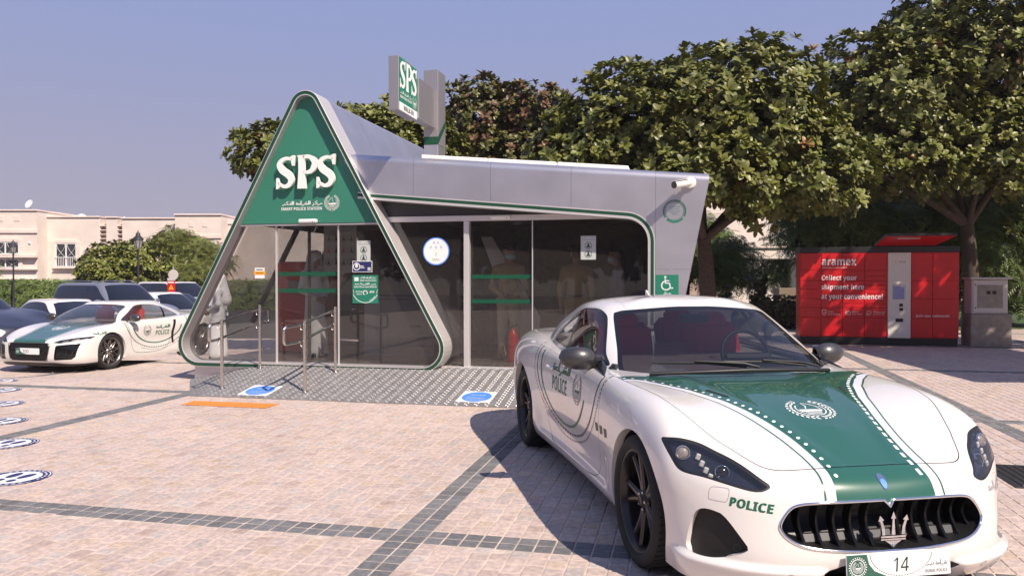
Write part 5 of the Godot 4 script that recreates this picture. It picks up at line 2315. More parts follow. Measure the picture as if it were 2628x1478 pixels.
	# bonnet vents
	for side in [-1, 1]:
		f = F.new()
		f.poly(pts([0.40 * side, -0.20, 0.345 * side, -0.05, 0.36 * side, -0.055, 0.425 * side, -0.20]))
		part("bonnet_vent", above.lay(f, 0.002), M.shut, car)
	# side vents behind the front wheels
	for side in [-1, 1]:
		for q in [-0.715, -0.612, -0.51]:
			f = F.new()
			f.poly(pts([q - 0.035, 0.612, q + 0.03, 0.615, q + 0.036, 0.567, q - 0.02, 0.560]))
			part("side_vent", all_side.lay(f, 0.0012, side), M.decal_dark, car)


func poly_warp(f: F) -> F:
	# from a straight line of text to its place on the bumper corner
	var o := F.new()
	for q in f.t:
		var u := q.x / 0.262
		o.t.append(Vector2(lerpf(0.030, -0.152, u), lerpf(0.484, 0.466, u) + q.y * 0.97))
	return o


func car_handle(d: Node3D, side: int) -> void:
	var b := B.new()
	b.box(Vector3(0.905 * side, 0.812, -1.955), Vector3(0.03, 0.028, 0.19), 0.012)
	part("handle", b, M.chrome, d)


func arch_lining(car: Node3D, side_map: Drape, a: Array, side: int, paint: Material) -> void:
	var lip := B.new()
	var dark := B.new()
	var prev := []
	for k in 41:
		var an := deg_to_rad(lerpf(-24.0, 204.0, k / 40.0))
		var c := Vector2(a[0] + cos(an) * (a[2] + 0.001), a[1] + sin(an) * (a[2] + 0.001))
		var f := side_map.find(c)
		if f.is_empty():
			prev = []
			continue
		var p: Vector3 = f[0]
		var q := p - Vector3(0.045, 0, 0) - Vector3(0, sin(an), cos(an)) * 0.004
		var w := Vector3(0.48, q.y, q.z)
		for v in [0]:
			p.x *= side
			q.x *= side
			w.x *= side
		if prev.size():
			var ctr := Vector3(p.x, a[1], a[0])
			inward_quad(lip, prev[0], p, q, prev[1], ctr)
			inward_quad(dark, prev[1], q, w, prev[2], ctr)
		prev = [p, q, w]
	part("arch_lip", lip, paint, car)
	var well := B.new()
	for k in 24:
		var a0 := TAU * k / 24
		var a1 := TAU * (k + 1) / 24
		var r: float = a[2]
		var x := 0.48 * side
		well.fix_tri(Vector3(x, a[1], a[0]), Vector3(x, a[1] + sin(a0) * r, a[0] + cos(a0) * r), Vector3(x, a[1] + sin(a1) * r, a[0] + cos(a1) * r), Vector3(0, a[1], a[0]))
	dark.v.append_array(well.v)
	dark.n.append_array(well.n)
	part("wheel_well", dark, M.black, car)


func inward_quad(b: B, p: Vector3, q: Vector3, r: Vector3, s: Vector3, ctr: Vector3) -> void:
	var c := (p + q + r + s) * 0.25
	if (q - p).cross(r - p).dot(Vector3(c.x, ctr.y, ctr.z) - c) < 0.0:
		b.quad(p, s, r, q)
	else:
		b.quad(p, q, r, s)


func car_side_decals(d: Node3D, m: Drape, side: int) -> void:
	# door drawing in the side view (forward, up); mirrored lettering runs the other way
	var cx := -1.50
	var cy := 0.86
	var f := F.new()
	f.arc(Vector2(-1.62, 0.86), 0.43, 180 - 8, 360 - 22, 0.018, 40)
	for i in f.t.size():
		f.t[i].x = lerpf(-1.62, f.t[i].x, 1.5)
	part("green_arc", m.lay(f, 0.0015, side), M.decal_green, d)
	f = F.new()
	for k in 46:
		var an := deg_to_rad(lerpf(168.0, 375.0, k / 45.0))
		var c := Vector2(-1.56 + cos(an) * 0.82, 0.86 + sin(an) * 0.475)
		var tn := Vector2(-sin(an) * 0.82, cos(an) * 0.475).angle()
		if k % 1 == 0:
			var r := F.new()
			r.rect(-0.021, -0.0085, 0.021, 0.0085)
			f.add(r, c, Vector2.ONE, tn)
	part("dashed_arc", m.lay(f, 0.0015, side), M.decal_dark, d).set_meta("kind", "stuff")
	f = F.new()
	for k in 80:
		var an := deg_to_rad(lerpf(160.0, 378.0, k / 79.0))
		var c := Vector2(-1.56 + cos(an) * 0.90, 0.86 + sin(an) * 0.515)
		f.oval(c, 0.010, 0.007, Vector2(-sin(an) * 0.9, cos(an) * 0.515).angle(), 6)
	part("dotted_arc", m.lay(f, 0.0015, side), M.decal_dark, d).set_meta("kind", "stuff")
	var dir := 1.0 if side > 0 else 1.0
	# on the right-hand side the reader looks from -x, so text runs towards the front of the car
	var w := words("POLICE")
	var ar := arabic(["a", "l", "sh", "r", "t", "h"], 0.13)
	if side < 0:
		w.fit(-1.90, 0.655, -1.49, 0.765)
		ar.fit(-1.92, 0.775, -1.42, 0.885)
	else:
		w.fit(-1.49, 0.655, -1.90, 0.765)
		ar.fit(-1.42, 0.775, -1.92, 0.885)
	part("lettering", m.lay(w, 0.0015, side), M.decal_green, d)
	part("lettering", m.lay(ar, 0.0015, side), M.decal_green, d)
	f = F.new()
	f.add(crest(), Vector2(-1.21, 0.745), Vector2(0.115 * (1 if side < 0 else -1), 0.105))
	part("crest", m.lay(f, 0.0015, side), M.decal_dark, d)


func coupe_front(car: Node3D, s: BodySkin, front: Drape, corner: Drape, above: Drape, full: PackedVector2Array, ring: PackedVector2Array, intake: PackedVector2Array, mesh_panel: PackedInt32Array, chin_panel: PackedInt32Array, lens: PackedInt32Array, lamp_rim: PackedInt32Array, lamp: PackedVector2Array) -> void:
	# grille: chrome rim, dark walls, curved blades, trident
	var loop := PackedVector3Array()
	for q in full:
		var f := front.at(q, 0.001, 1)
		if f.size():
			loop.append(f[0])
	var b := B.new()
	b.tube(loop, 0.0075, 8, false, -1.0, true)
	part("grille_rim", b, M.chrome, car)
	b = B.new()
	var ctr := Vector3(0, 0.41, 0.75)
	for k in loop.size():
		var p := loop[k]
		var q := loop[(k + 1) % loop.size()]
		var p2 := Vector3(p.x * 0.96, lerpf(p.y, 0.41, 0.06), p.z - 0.16)
		var q2 := Vector3(q.x * 0.96, lerpf(q.y, 0.41, 0.06), q.z - 0.16)
		b.fix_quad(p, q, q2, p2, p * 2.0 - ctr)
		b.tri(Vector3(0, 0.41, 0.64), p2, q2)
	part("grille_well", b, M.black, car)
	for k in range(-6, 7):
		if k == 0:
			continue
		var x := k * 0.077
		b = B.new()
		var prev := []
		for j in 9:
			var t := j / 8.0
			var yt := 0.505 if absf(x) < 0.4 else 0.48
			var yb := 0.325 + 0.04 * maxf(0.0, absf(x) - 0.3) * 5.0
			var y := lerpf(yt, yb, t)
			var f := front.at(Vector2(x, y), 0.0, 1)
			if f.is_empty():
				continue
			var z: float = f[0].z - 0.026 - 0.055 * sin(t * PI) * 0.8 - 0.02 * t
			var rr := [Vector3(x - 0.006, y, z), Vector3(x, y, z + 0.007), Vector3(x + 0.006, y, z), Vector3(x + 0.006, y, z - 0.05), Vector3(x - 0.006, y, z - 0.05)]
			if prev.size():
				for i in 5:
					b.fix_quad(prev[i], prev[(i + 1) % 5], rr[(i + 1) % 5], rr[i], (prev[0] + rr[3]) * 0.5)
			prev = rr
		part("grille_blade", b, M.blade, car)
	b = B.new()
	b.box(Vector3(0, 0.345, 0.72), Vector3(0.78, 0.05, 0.02), 0.008, Basis(Vector3.RIGHT, -0.5))
	part("grille_shelf", b, M.carbon, car)
	# trident
	var tz := 0.815
	b = B.new()
	var shapes := [pts([-0.009, 0.375, 0.009, 0.375, 0.004, 0.445, 0.012, 0.448, 0.0, 0.478, -0.012, 0.448, -0.004, 0.445])]
	for sg in [-1, 1]:
		shapes.append(pts([0.040 * sg, 0.375, 0.054 * sg, 0.375, 0.058 * sg, 0.41, 0.066 * sg, 0.437, 0.074 * sg, 0.437, 0.066 * sg, 0.462, 0.046 * sg, 0.441, 0.055 * sg, 0.438, 0.044 * sg, 0.41]))
	shapes.append(pts([-0.060, 0.352, 0.060, 0.352, 0.060, 0.359, -0.060, 0.359]))
	shapes.append(pts([-0.060, 0.363, 0.060, 0.363, 0.060, 0.371, -0.060, 0.371]))
	shapes.append(pts([-0.040, 0.350, 0.040, 0.350, 0.0, 0.325]))
	for q in shapes:
		b.prism(q, 0.012, Transform3D(Basis.IDENTITY, Vector3(0, 0, tz)))
	b.ball(Vector3(0, 0.328, tz + 0.005), Vector3(0.013, 0.013, 0.013))
	part("trident", b, M.chrome, car)
	# oval bonnet badge
	var f := F.new()
	f.oval(Vector2(0.0, 0.745), 0.019, 0.030, 0, 24)
	var badge := part("badge", above.lay(f, 0.002), M.chrome, car)
	f = F.new()
	f.oval(Vector2(0.0, 0.757), 0.014, 0.015, 0, 20)
	part("badge_blue", above.lay(f, 0.003), M.blue_print, badge)
	# intakes: mesh panel set back, side walls
	for side in [1, -1]:
		part("intake_mesh", s.mesh(mesh_panel, side, -0.035), M.intake, car)
		b = B.new()
		for k in intake.size():
			var p := corner.at(intake[k], 0.0, side)
			var q := corner.at(intake[(k + 1) % intake.size()], 0.0, side)
			if p.size() and q.size():
				var c := Vector3(0.66 * side, 0.33, 0.63)
				b.fix_quad(p[0], q[0], q[0] - q[1] * 0.04, p[0] - p[1] * 0.04, p[0] * 2.0 - c)
		part("intake_wall", b, M.car_white, car)
		f = F.new()
		f.arc(Vector2(-0.005, 0.30), 0.016, 0, 360, 0.003, 20)
		part("parking_sensor", corner.lay(f, -0.033, side), M.decal_dark, car)
		f = F.new()
		f.arc(Vector2(-0.235, 0.212), 0.012, 0, 360, 0.003, 16)
		part("parking_sensor", corner.lay(f, 0.001, side), M.decal_grey, car)
	part("chin_panel", s.mesh(chin_panel, 0, -0.05), M.black, car)
	# carbon splitter under the nose
	b = B.new()
	var edge := [[0.0, 0.90], [0.2, 0.895], [0.33, 0.87], [0.42, 0.82], [0.47, 0.74], [0.49, 0.64], [0.49, 0.45]]
	for sg in [1, -1]:
		for k in edge.size() - 1:
			var p: Array = edge[k]
			var q: Array = edge[k + 1]
			var a := Vector3(p[0] * sg, 0.088, p[1])
			var c := Vector3(q[0] * sg, 0.088, q[1])
			var up := Vector3(0, 0.02, -0.012)
			var inn := func(v: Vector3) -> Vector3: return Vector3(v.x * 0.8, 0.155, v.z - 0.22)
			b.fix_quad(a, c, c + up, a + up, Vector3(0, 0.1, 0.2))
			b.fix_quad(a + up, c + up, inn.call(c), inn.call(a), Vector3(0, -0.5, 0.5))
			b.fix_quad(a, c, Vector3(c.x * 0.8, 0.09, c.z - 0.3), Vector3(a.x * 0.8, 0.09, a.z - 0.3), Vector3(0, 0.8, 0.5))
	part("splitter", b, M.carbon, car)
	# number plate
	var plate := Node3D.new()
	plate.name = "number_plate"
	car.add_child(plate, true)
	plate.position = Vector3(0.0, 0.258, 0.866)
	plate.rotation.x = -0.08
	b = B.new()
	b.box(Vector3(0, 0, -0.004), Vector3(0.505, 0.112, 0.008), 0.003)
	part("sheet", b, M.print_white, plate)
	f = F.new()
	f.poly(pts([-0.25, -0.053, 0.02, -0.053, -0.06, -0.045, -0.12, -0.02, -0.145, 0.01, -0.155, 0.053, -0.25, 0.053]))
	part("green_field", flat(f, 0.0008), M.car_green, plate)
	f = F.new()
	f.add(crest(), Vector2(-0.20, 0.0), Vector2(0.026, 0.026))
	f.arc(Vector2(-0.20, 0.0), 0.034, 0, 360, 0.003, 24)
	for k in 24:
		f.oval(Vector2(-0.20, 0.0) + Vector2.from_angle(TAU * k / 24.0) * 0.041, 0.0028, 0.0028, 0, 6)
	part("crest", flat(f, 0.0016), M.decal_white, plate)
	f = words("14", false)
	f.shear(0.12)
	f.fit(-0.025, -0.028, 0.045, 0.032)
	part("digits", flat(f, 0.0016), M.decal_dark, plate)
	f = F.new()
	for k in 34:
		var an := deg_to_rad(lerpf(184, 352, k / 33.0))
		var r := F.new()
		r.rect(-0.004, -0.0012, 0.004, 0.0012)
		f.add(r, Vector2(0.01 + cos(an) * 0.15, 0.053 + sin(an) * 0.098), Vector2.ONE, Vector2(-sin(an) * 0.15, cos(an) * 0.098).angle())
	part("dotted_arc", flat(f, 0.0016), M.decal_dark, plate).set_meta("kind", "stuff")
	f = words("DUBAI POLICE")
	f.fit(0.125, -0.042, 0.235, -0.027)
	var ar := arabic(["sh", "r", "t", "h", " ", "d", "b", "y"], 0.13)
	ar.fit(0.13, -0.018, 0.235, 0.012)
	f.add(ar)
	part("lettering", flat(f, 0.0016), M.decal_grey, plate)
	# headlights
	for side in [1, -1]:
		var h := Node3D.new()
		h.name = "headlight"
		car.add_child(h, true)
		part("rim", s.mesh(lamp_rim, side, -0.002), M.black, h)
		part("bowl", s.mesh(lens, side, -0.034), M.lamp_dark, h)
		part("cover", s.mesh(lens, side, -0.001), M.lamp_glass, h)
		var spot := func(u: Vector2, back: float, r: float, mat: Material, called: String, ringed: bool) -> void:
			var at := corner.at(u, -back, side)
			if at.is_empty():
				return
			var nn: Vector3 = (at[1] * 0.35 + Vector3(0.25 * side, 0.1, 1.0)).normalized()
			var x := Vector3.UP.cross(nn).normalized()
			var bs := Basis(x, nn, x.cross(nn))
			var bb := B.new()
			bb.lathe(pts([0.001, 0.012, r * 0.5, 0.010, r * 0.85, 0.003, r * 0.9, -0.01]), 24, Transform3D(bs, at[0]))
			part(called, bb, mat, h)
			if ringed:
				bb = B.new()
				bb.lathe(pts([r * 0.92, -0.005, r * 0.95, 0.008, r * 1.12, 0.010, r * 1.18, -0.005]), 28, Transform3D(bs, at[0]))
				part("lamp_ring", bb, M.chrome, h)
		spot.call(Vector2(0.085, 0.629), 0.030, 0.030, M.black_gloss, "projector", true)
		spot.call(Vector2(0.279, 0.689), 0.022, 0.030, M.lamp_amber, "signal_lamp", true)
		for k in 4:
			var u := Vector2(lerpf(0.205, 0.132, k / 3.0), lerpf(0.678, 0.598, k / 3.0))
			var at := corner.at(u, -0.020, side)
			if at.size():
				b = B.new()
				b.box(at[0], Vector3(0.022, 0.030, 0.012), 0.004, Basis(Vector3.UP, 0.5 * side) * Basis(Vector3(0, 0, 1), 0.35 * side))
				part("led", b, M.lamp_white, h)


func coupe_cabin(car: Node3D, body: BodySkin) -> void:
	var s := BodySkin.new()
	s.make(COUPE_CABIN, 12, 10)
	var t := s.tri
	var big_lo := Vector3(-1, -1, -9)
	var big_hi := Vector3(9, 9, 9)
	var screen := curve(pts([0.0, 1.300, 0.17, 1.298, 0.46, 1.277, 0.545, 1.262, 0.578, 1.24, 0.622, 1.142, 0.665, 1.035, 0.715, 0.925, 0.70, 0.905, 0.62, 0.885]), 4)
	screen.append(Vector2(0.0, 0.85))
	for k in range(screen.size() - 2, 0, -1):
		screen.append(Vector2(-screen[k].x, screen[k].y))
	var f := func(p: Vector3) -> float: return sd_poly(screen, Vector2(p.x, p.y))
	var lo := Vector3(-1, 0.8, -1.75)
	var hi := Vector3(0.8, 1.33, 0)
	var got := s.cut(t, f, lo, hi)
	var ws: PackedInt32Array = got[0]
	t = got[1]
	got = s.cut(ws, func(p: Vector3) -> float: return sd_poly(screen, Vector2(p.x, p.y)) - 0.022, big_lo, big_hi)
	part("windscreen", s.mesh(got[0]), M.car_glass, car)
	part("windscreen_border", s.mesh(got[1]), M.black_gloss, car)
	# side windows with a black surround and middle pillar
	var dlo := curve(pts([-0.93, 0.935, -1.05, 1.0, -1.20, 1.105, -1.374, 1.215, -1.47, 1.255, -1.58, 1.277, -1.75, 1.278, -1.925, 1.264, -2.078, 1.218, -2.172, 1.15, -2.26, 1.075, -2.315, 1.008, -2.28, 0.992, -1.95, 0.974, -1.528, 0.952, -1.1, 0.94]), 3, true)
	got = s.cut(t, func(p: Vector3) -> float: return sd_poly(dlo, Vector2(p.z, p.y)), Vector3(0.45, 0.85, -2.5), Vector3(1, 1.35, -0.7))
	var win: PackedInt32Array = got[0]
	t = got[1]
	got = s.cut(win, func(p: Vector3) -> float: return sd_poly(dlo, Vector2(p.z, p.y)) - 0.014, big_lo, big_hi)
	win = got[0]
	var frame: PackedInt32Array = got[1]
	var post := func(p: Vector3) -> float: return 0.032 - absf((p.z + 1.86) - (p.y - 1.1) * -0.42)
	got = s.cut(win, post, big_lo, big_hi)
	frame.append_array(got[0])
	win = got[1]
	for side in [1, -1]:
		part("window_frame", s.mesh(frame, side), M.black_gloss, car)
		got = s.cut(win, func(p: Vector3) -> float: return (p.z + 1.86) - (p.y - 1.1) * -0.42, big_lo, big_hi)
		part("door_window", s.mesh(got[0], side), M.car_glass_side, car)
		part("quarter_window", s.mesh(got[1], side), M.car_glass_side, car)
	# rear window
	var rear := pts([-0.6, 1.05, 0.6, 1.05, 0.44, 1.28, -0.44, 1.28])
	got = s.cut(t, func(p: Vector3) -> float: return sd_poly(rear, Vector2(p.x, p.y)), Vector3(-1, 1.0, -4), Vector3(0.7, 1.3, -2.3))
	part("rear_window", s.mesh(got[0]), M.car_glass_side, car)
	t = got[1]
	var roof := part("cabin_shell", s.mesh(t), M.car_white, car)
	var above := Drape.new()
	above.setup(s, s.tri, 1)
	var fl := F.new()
	for side in [-1, 1]:
		fl.stroke(pts([0.485 * side, -1.40, 0.472 * side, -1.55, 0.462 * side, -1.75, 0.455 * side, -2.05]), 0.003)
	part("roof_seam", above.lay(fl, 0.0006), M.decal_grey, roof)
	var b := B.new()
	b.prism(pts([0.0, 0.0, 0.10, 0.0, 0.012, 0.06, 0.0, 0.06]), 0.012, Transform3D(Basis(Vector3.UP, -PI / 2), Vector3(0.006, 1.34, -2.30)))
	part("aerial", b, M.car_white, car)
	# cowl, wipers
	b = B.new()
	b.tube(PackedVector3Array([Vector3(-0.60, 0.918, -0.60), Vector3(-0.3, 0.935, -0.515), Vector3(0, 0.943, -0.49), Vector3(0.3, 0.935, -0.515), Vector3(0.60, 0.918, -0.60)]), 0.012, 8)
	part("cowl", b, M.black, car)
	for w in [[Vector3(0.08, 0.955, -0.52), Vector3(-0.55, 0.975, -0.70)], [Vector3(0.52, 0.945, -0.60), Vector3(-0.12, 0.985, -0.60)]]:
		b = B.new()
		b.tube(PackedVector3Array([w[0], w[0] + Vector3(-0.1, 0.025, -0.005), w[1].lerp(w[0], 0.4) + Vector3(0, 0.022, 0.012)]), 0.009, 8)
		part("wiper_arm", b, M.black, car)
		b = B.new()
		b.tube(PackedVector3Array([w[0].lerp(w[1], 0.12), w[0].lerp(w[1], 0.5) + Vector3(0, 0.014, 0.008), w[1]]), 0.0085, 6)
		part("wiper_blade", b, M.black, car)
	# mirrors
	for side in [1, -1]:
		var m := Node3D.new()
		m.name = "door_mirror"
		car.add_child(m, true)
		b = B.new()
		var rings := []
		# shell seen from the front: rounded, deeper outwards
		var prof := [[0.80, 0.045, 0.04], [0.825, 0.062, 0.065], [0.87, 0.075, 0.082], [0.93, 0.076, 0.083], [0.985, 0.066, 0.072], [1.02, 0.044, 0.05], [1.034, 0.012, 0.015]]
		for q in prof:
			var ring := PackedVector3Array()
			for j in 16:
				var an := TAU * j / 16
				var yy: float = sin(an) * q[1]
				var zz := cos(an)
				zz = zz * q[2] if zz > 0.0 else zz * q[2] * 0.45
				ring.append(Vector3(q[0] * side, 0.975 + yy - (1.03 - q[0]) * 0.06, -1.09 + zz - (q[0] - 0.8) * 0.18))
			rings.append(ring)
		for k in rings.size() - 1:
			for j in 16:
				var j2 := (j + 1) % 16
				var c0 := Vector3(prof[k][0] * side, 0.965, -1.10)
				var q := [rings[k][j], rings[k][j2], rings[k + 1][j2], rings[k + 1][j]]
				var nn := []
				for p in q:
					nn.append(((p - Vector3(p.x, 0.965, -1.10 - (absf(p.x) - 0.8) * 0.18)) + Vector3((absf(p.x) - 0.9) * 0.6 * side, 0, 0)).normalized())
				if (q[1] - q[0]).cross(q[2] - q[0]).dot(nn[0]) > 0.0:
					b.tris(q[0], q[1], q[2], nn[0], nn[1], nn[2])
					b.tris(q[0], q[2], q[3], nn[0], nn[2], nn[3])
				else:
					b.tris(q[0], q[2], q[1], nn[0], nn[2], nn[1])
					b.tris(q[0], q[3], q[2], nn[0], nn[3], nn[2])
		part("shell", b, M.carbon, m)
		b = B.new()
		b.box(Vector3(0.915 * side, 0.968, -1.135), Vector3(0.19, 0.11, 0.01), 0.004, Basis(Vector3.UP, -0.17 * side))
		part("mirror_glass", b, M.chrome, m)
		b = B.new()
		b.tube(PackedVector3Array([Vector3(0.76 * side, 0.925, -1.03), Vector3(0.83 * side, 0.945, -1.07)]), 0.028, 8)
		b.prism(pts([-0.73, 0.895, -0.99, 0.955, -1.17, 1.07, -1.13, 0.93]), 0.014, Transform3D(Basis(Vector3.UP, -PI / 2), Vector3(0.772 * side + 0.007, 0, 0))) if false else null
		part("foot", b, M.black_gloss, m)
		# triangular sail behind the windscreen pillar, lying on the door top
		b = B.new()
		var side_map := Drape.new()
		side_map.setup(body, body.tri, 0)
		b.fix_quad(Vector3(0.842 * side, 0.888, -0.735), Vector3(0.80 * side, 0.945, -1.19), Vector3(0.765 * side, 0.985, -1.06), Vector3(0.775 * side, 0.93, -0.90), Vector3(0, 0.9, -1))
		part("sail", b, M.black_gloss, m)
	# cabin: dashboard, seats, wheel
	b = B.new()
	b.box(Vector3(0, 0.60, -1.75), Vector3(1.35, 0.1, 2.1))
	b.box(Vector3(0, 0.78, -0.98), Vector3(1.36, 0.26, 0.42), 0.08)
	b.box(Vector3(0.36, 0.90, -0.98), Vector3(0.42, 0.10, 0.30), 0.04)
	b.box(Vector3(0, 0.74, -1.55), Vector3(0.22, 0.24, 0.9), 0.04)
	for side in [-1, 1]:
		b.box(Vector3(0.72 * side, 0.78, -1.6), Vector3(0.08, 0.34, 1.5), 0.03)
	b.box(Vector3(0, 0.88, -2.75), Vector3(1.2, 0.16, 0.6), 0.03)
	part("cabin_trim", b, M.black, car)
	for side in [-1, 1]:
		for row in 2:
			var seat := Node3D.new()
			seat.name = "seat"
			car.add_child(seat, true)
			var z0 := -1.62 if row == 0 else -2.30
			b = B.new()
			b.box(Vector3(0.36 * side, 0.70, z0 + 0.16), Vector3(0.46, 0.16, 0.48), 0.06)
			part("cushion", b, M.red_leather, seat)
			b = B.new()
			b.box(Vector3(0.36 * side, 0.93, z0 - 0.14), Vector3(0.44, 0.48, 0.13), 0.06, Basis(Vector3.RIGHT, -0.30))
			part("backrest", b, M.red_leather, seat)
			b = B.new()
			b.box(Vector3(0.36 * side, 1.16, z0 - 0.20), Vector3(0.25, 0.15, 0.09), 0.04, Basis(Vector3.RIGHT, -0.25))
			part("headrest", b, M.red_leather, seat)
	b = B.new()
	var wheel := PackedVector3Array()
	for k in 28:
		var an := TAU * k / 28
		wheel.append(Vector3(0.36, 0.955, -1.24) + Basis(Vector3.RIGHT, -0.40) * Vector3(cos(an) * 0.18, sin(an) * 0.18, 0))
	b.tube(wheel, 0.014, 8, false, -1.0, true)
	b.box(Vector3(0.36, 0.95, -1.22), Vector3(0.34, 0.05, 0.03), 0.01, Basis(Vector3.RIGHT, -0.4))
	part("steering_wheel", b, M.black, car)
	b = B.new()
	b.box(Vector3(0.0, 1.22, -1.30), Vector3(0.22, 0.06, 0.03), 0.012)
	part("inner_mirror", b, M.black, car)


# ---------------------------------------------------------------- the other cars

const R8_BODY := [
	[0.86, 0, 0.13, 0.85, 0.3, 0.13, 0.80, 0.6, 0.13, 0.66, 0.82, 0.13, 0.42, 0.90, 0.14, 0, 0.91, 0.15, -0.45, 0.90, 0.14, -0.9, 0.89, 0.14, -1.4, 0.89, 0.14, -1.9, 0.90, 0.15, -2.3, 0.92, 0.17, -2.65, 0.93, 0.2, -3.0, 0.90, 0.2, -3.3, 0.82, 0.22, -3.42, 0.5, 0.24, -3.45, 0, 0.25],
	[0.94, 0, 0.24, 0.935, 0.3, 0.24, 0.89, 0.6, 0.24, 0.72, 0.86, 0.24, 0.44, 0.945, 0.25, 0, 0.955, 0.26, -0.45, 0.93, 0.25, -0.9, 0.905, 0.25, -1.4, 0.905, 0.25, -1.9, 0.93, 0.27, -2.3, 0.955, 0.3, -2.65, 0.965, 0.3, -3.0, 0.94, 0.32, -3.34, 0.85, 0.34, -3.48, 0.5, 0.36, -3.5, 0, 0.36],
	[0.955, 0, 0.38, 0.95, 0.3, 0.38, 0.90, 0.6, 0.38, 0.72, 0.865, 0.39, 0.44, 0.945, 0.42, 0, 0.955, 0.44, -0.45, 0.925, 0.43, -0.9, 0.89, 0.43, -1.4, 0.885, 0.44, -1.9, 0.925, 0.46, -2.3, 0.96, 0.48, -2.65, 0.97, 0.5, -3.0, 0.945, 0.5, -3.36, 0.86, 0.52, -3.5, 0.5, 0.54, -3.53, 0, 0.54],
	[0.945, 0, 0.51, 0.94, 0.3, 0.51, 0.885, 0.6, 0.515, 0.70, 0.84, 0.53, 0.42, 0.935, 0.57, 0, 0.95, 0.60, -0.45, 0.925, 0.6, -0.9, 0.905, 0.6, -1.4, 0.91, 0.61, -1.9, 0.945, 0.64, -2.3, 0.965, 0.66, -2.65, 0.97, 0.68, -3.0, 0.945, 0.7, -3.36, 0.86, 0.71, -3.5, 0.5, 0.72, -3.53, 0, 0.72],
	[0.91, 0, 0.585, 0.90, 0.3, 0.59, 0.84, 0.57, 0.60, 0.64, 0.79, 0.64, 0.38, 0.885, 0.70, 0, 0.905, 0.755, -0.45, 0.90, 0.765, -0.9, 0.90, 0.77, -1.4, 0.91, 0.79, -1.9, 0.925, 0.82, -2.3, 0.935, 0.84, -2.65, 0.93, 0.86, -3.0, 0.91, 0.86, -3.34, 0.82, 0.85, -3.48, 0.5, 0.85, -3.5, 0, 0.85],
	[0.80, 0, 0.625, 0.79, 0.26, 0.63, 0.72, 0.49, 0.65, 0.55, 0.68, 0.71, 0.33, 0.755, 0.775, 0, 0.78, 0.825, -0.40, 0.80, 0.845, -0.9, 0.82, 0.86, -1.4, 0.83, 0.88, -1.9, 0.82, 0.90, -2.3, 0.81, 0.92, -2.65, 0.80, 0.935, -3.0, 0.77, 0.93, -3.28, 0.68, 0.93, -3.40, 0.42, 0.93, -3.43, 0, 0.93],
	[0.66, 0, 0.66, 0.65, 0.18, 0.665, 0.58, 0.34, 0.685, 0.45, 0.46, 0.725, 0.28, 0.5, 0.77, 0.02, 0.53, 0.805, -0.3, 0.55, 0.84, -0.8, 0.56, 0.86, -1.4, 0.56, 0.88, -1.9, 0.56, 0.90, -2.3, 0.55, 0.92, -2.6, 0.52, 0.94, -2.9, 0.48, 0.95, -3.1, 0.4, 0.95, -3.2, 0.24, 0.95, -3.23, 0, 0.95],
	[0.5, 0, 0.71, 0.49, 0, 0.712, 0.44, 0, 0.722, 0.34, 0, 0.745, 0.2, 0, 0.775, 0, 0, 0.81, -0.25, 0, 0.845, -0.8, 0, 0.86, -1.4, 0, 0.88, -1.9, 0, 0.90, -2.3, 0, 0.92, -2.55, 0, 0.94, -2.75, 0, 0.95, -2.9, 0, 0.95, -2.98, 0, 0.95, -3.0, 0, 0.95],
]


func terrain(x: float, z: float) -> float:
	# the paving falls away gently to the left behind the station's corner, to the car park
	var w := clampf((-5.0 - x) / 1.4, 0.0, 1.0)
	var d := -z
	var y := 0.0
	if d > 19.0:
		y = -0.55
	elif d > 15.9:
		y = lerpf(-0.21, -0.55, (d - 15.9) / 3.1)
	elif d > 13.6:
		y = -0.21
	elif d > 10.8:
		y = -0.21 * smoothstep(0.0, 1.0, (d - 10.8) / 2.8)
	return y * w


func cabin_net(belt: Array, roof: Array, zb: float, zr: float) -> Array:
	# belt and roof: twelve (forward, left) points each, front middle round to rear middle
	var o := []
	var cx: float = (roof[0] + roof[22]) * 0.5
	for row in 7:
		var r := []
		for k in 12:
			var b := Vector2(belt[k * 2], belt[k * 2 + 1])
			var t := Vector2(roof[k * 2], roof[k * 2 + 1])
			var p: Vector2
			var z: float
			match row:
				0:
					p = b + (b - t) * 0.16
					z = zb - 0.10
				1:
					p = b
					z = zb
				2:
					p = b.lerp(t, 0.50) + (Vector2(0, 0.018) if k > 0 and k < 11 else Vector2.ZERO)
					z = lerpf(zb, zr, 0.47)
				3:
					p = t
					z = zr - 0.085
				4:
					p = Vector2(cx + (t.x - cx) * 0.86, t.y * 0.88)
					z = zr - 0.02
				5:
					p = Vector2(cx + (t.x - cx) * 0.5, t.y * 0.48)
					z = zr
				_:
					p = Vector2(cx + (t.x - cx) * 0.12, 0)
					z = zr + 0.004
			r.append_array([p.x, p.y, z])
		o.append(r)
	return o


func morph(net: Array, lx: float, wy: float, hz: float, lift: float) -> Array:
	var o := []
	for r in net:
		var q := []
		for k in range(0, r.size(), 3):
			q.append_array([r[k] * lx, r[k + 1] * wy, r[k + 2] * hz + lift])
		o.append(q)
	return o


func mirror_poly(p: PackedVector2Array) -> PackedVector2Array:
	# closes a half outline (x >= 0, first and last on the middle line) into a whole one
	var o := p.duplicate()
	for k in range(p.size() - 1, -1, -1):
		if p[k].x > 0.001:
			o.append(Vector2(-p[k].x, p[k].y))
	return o


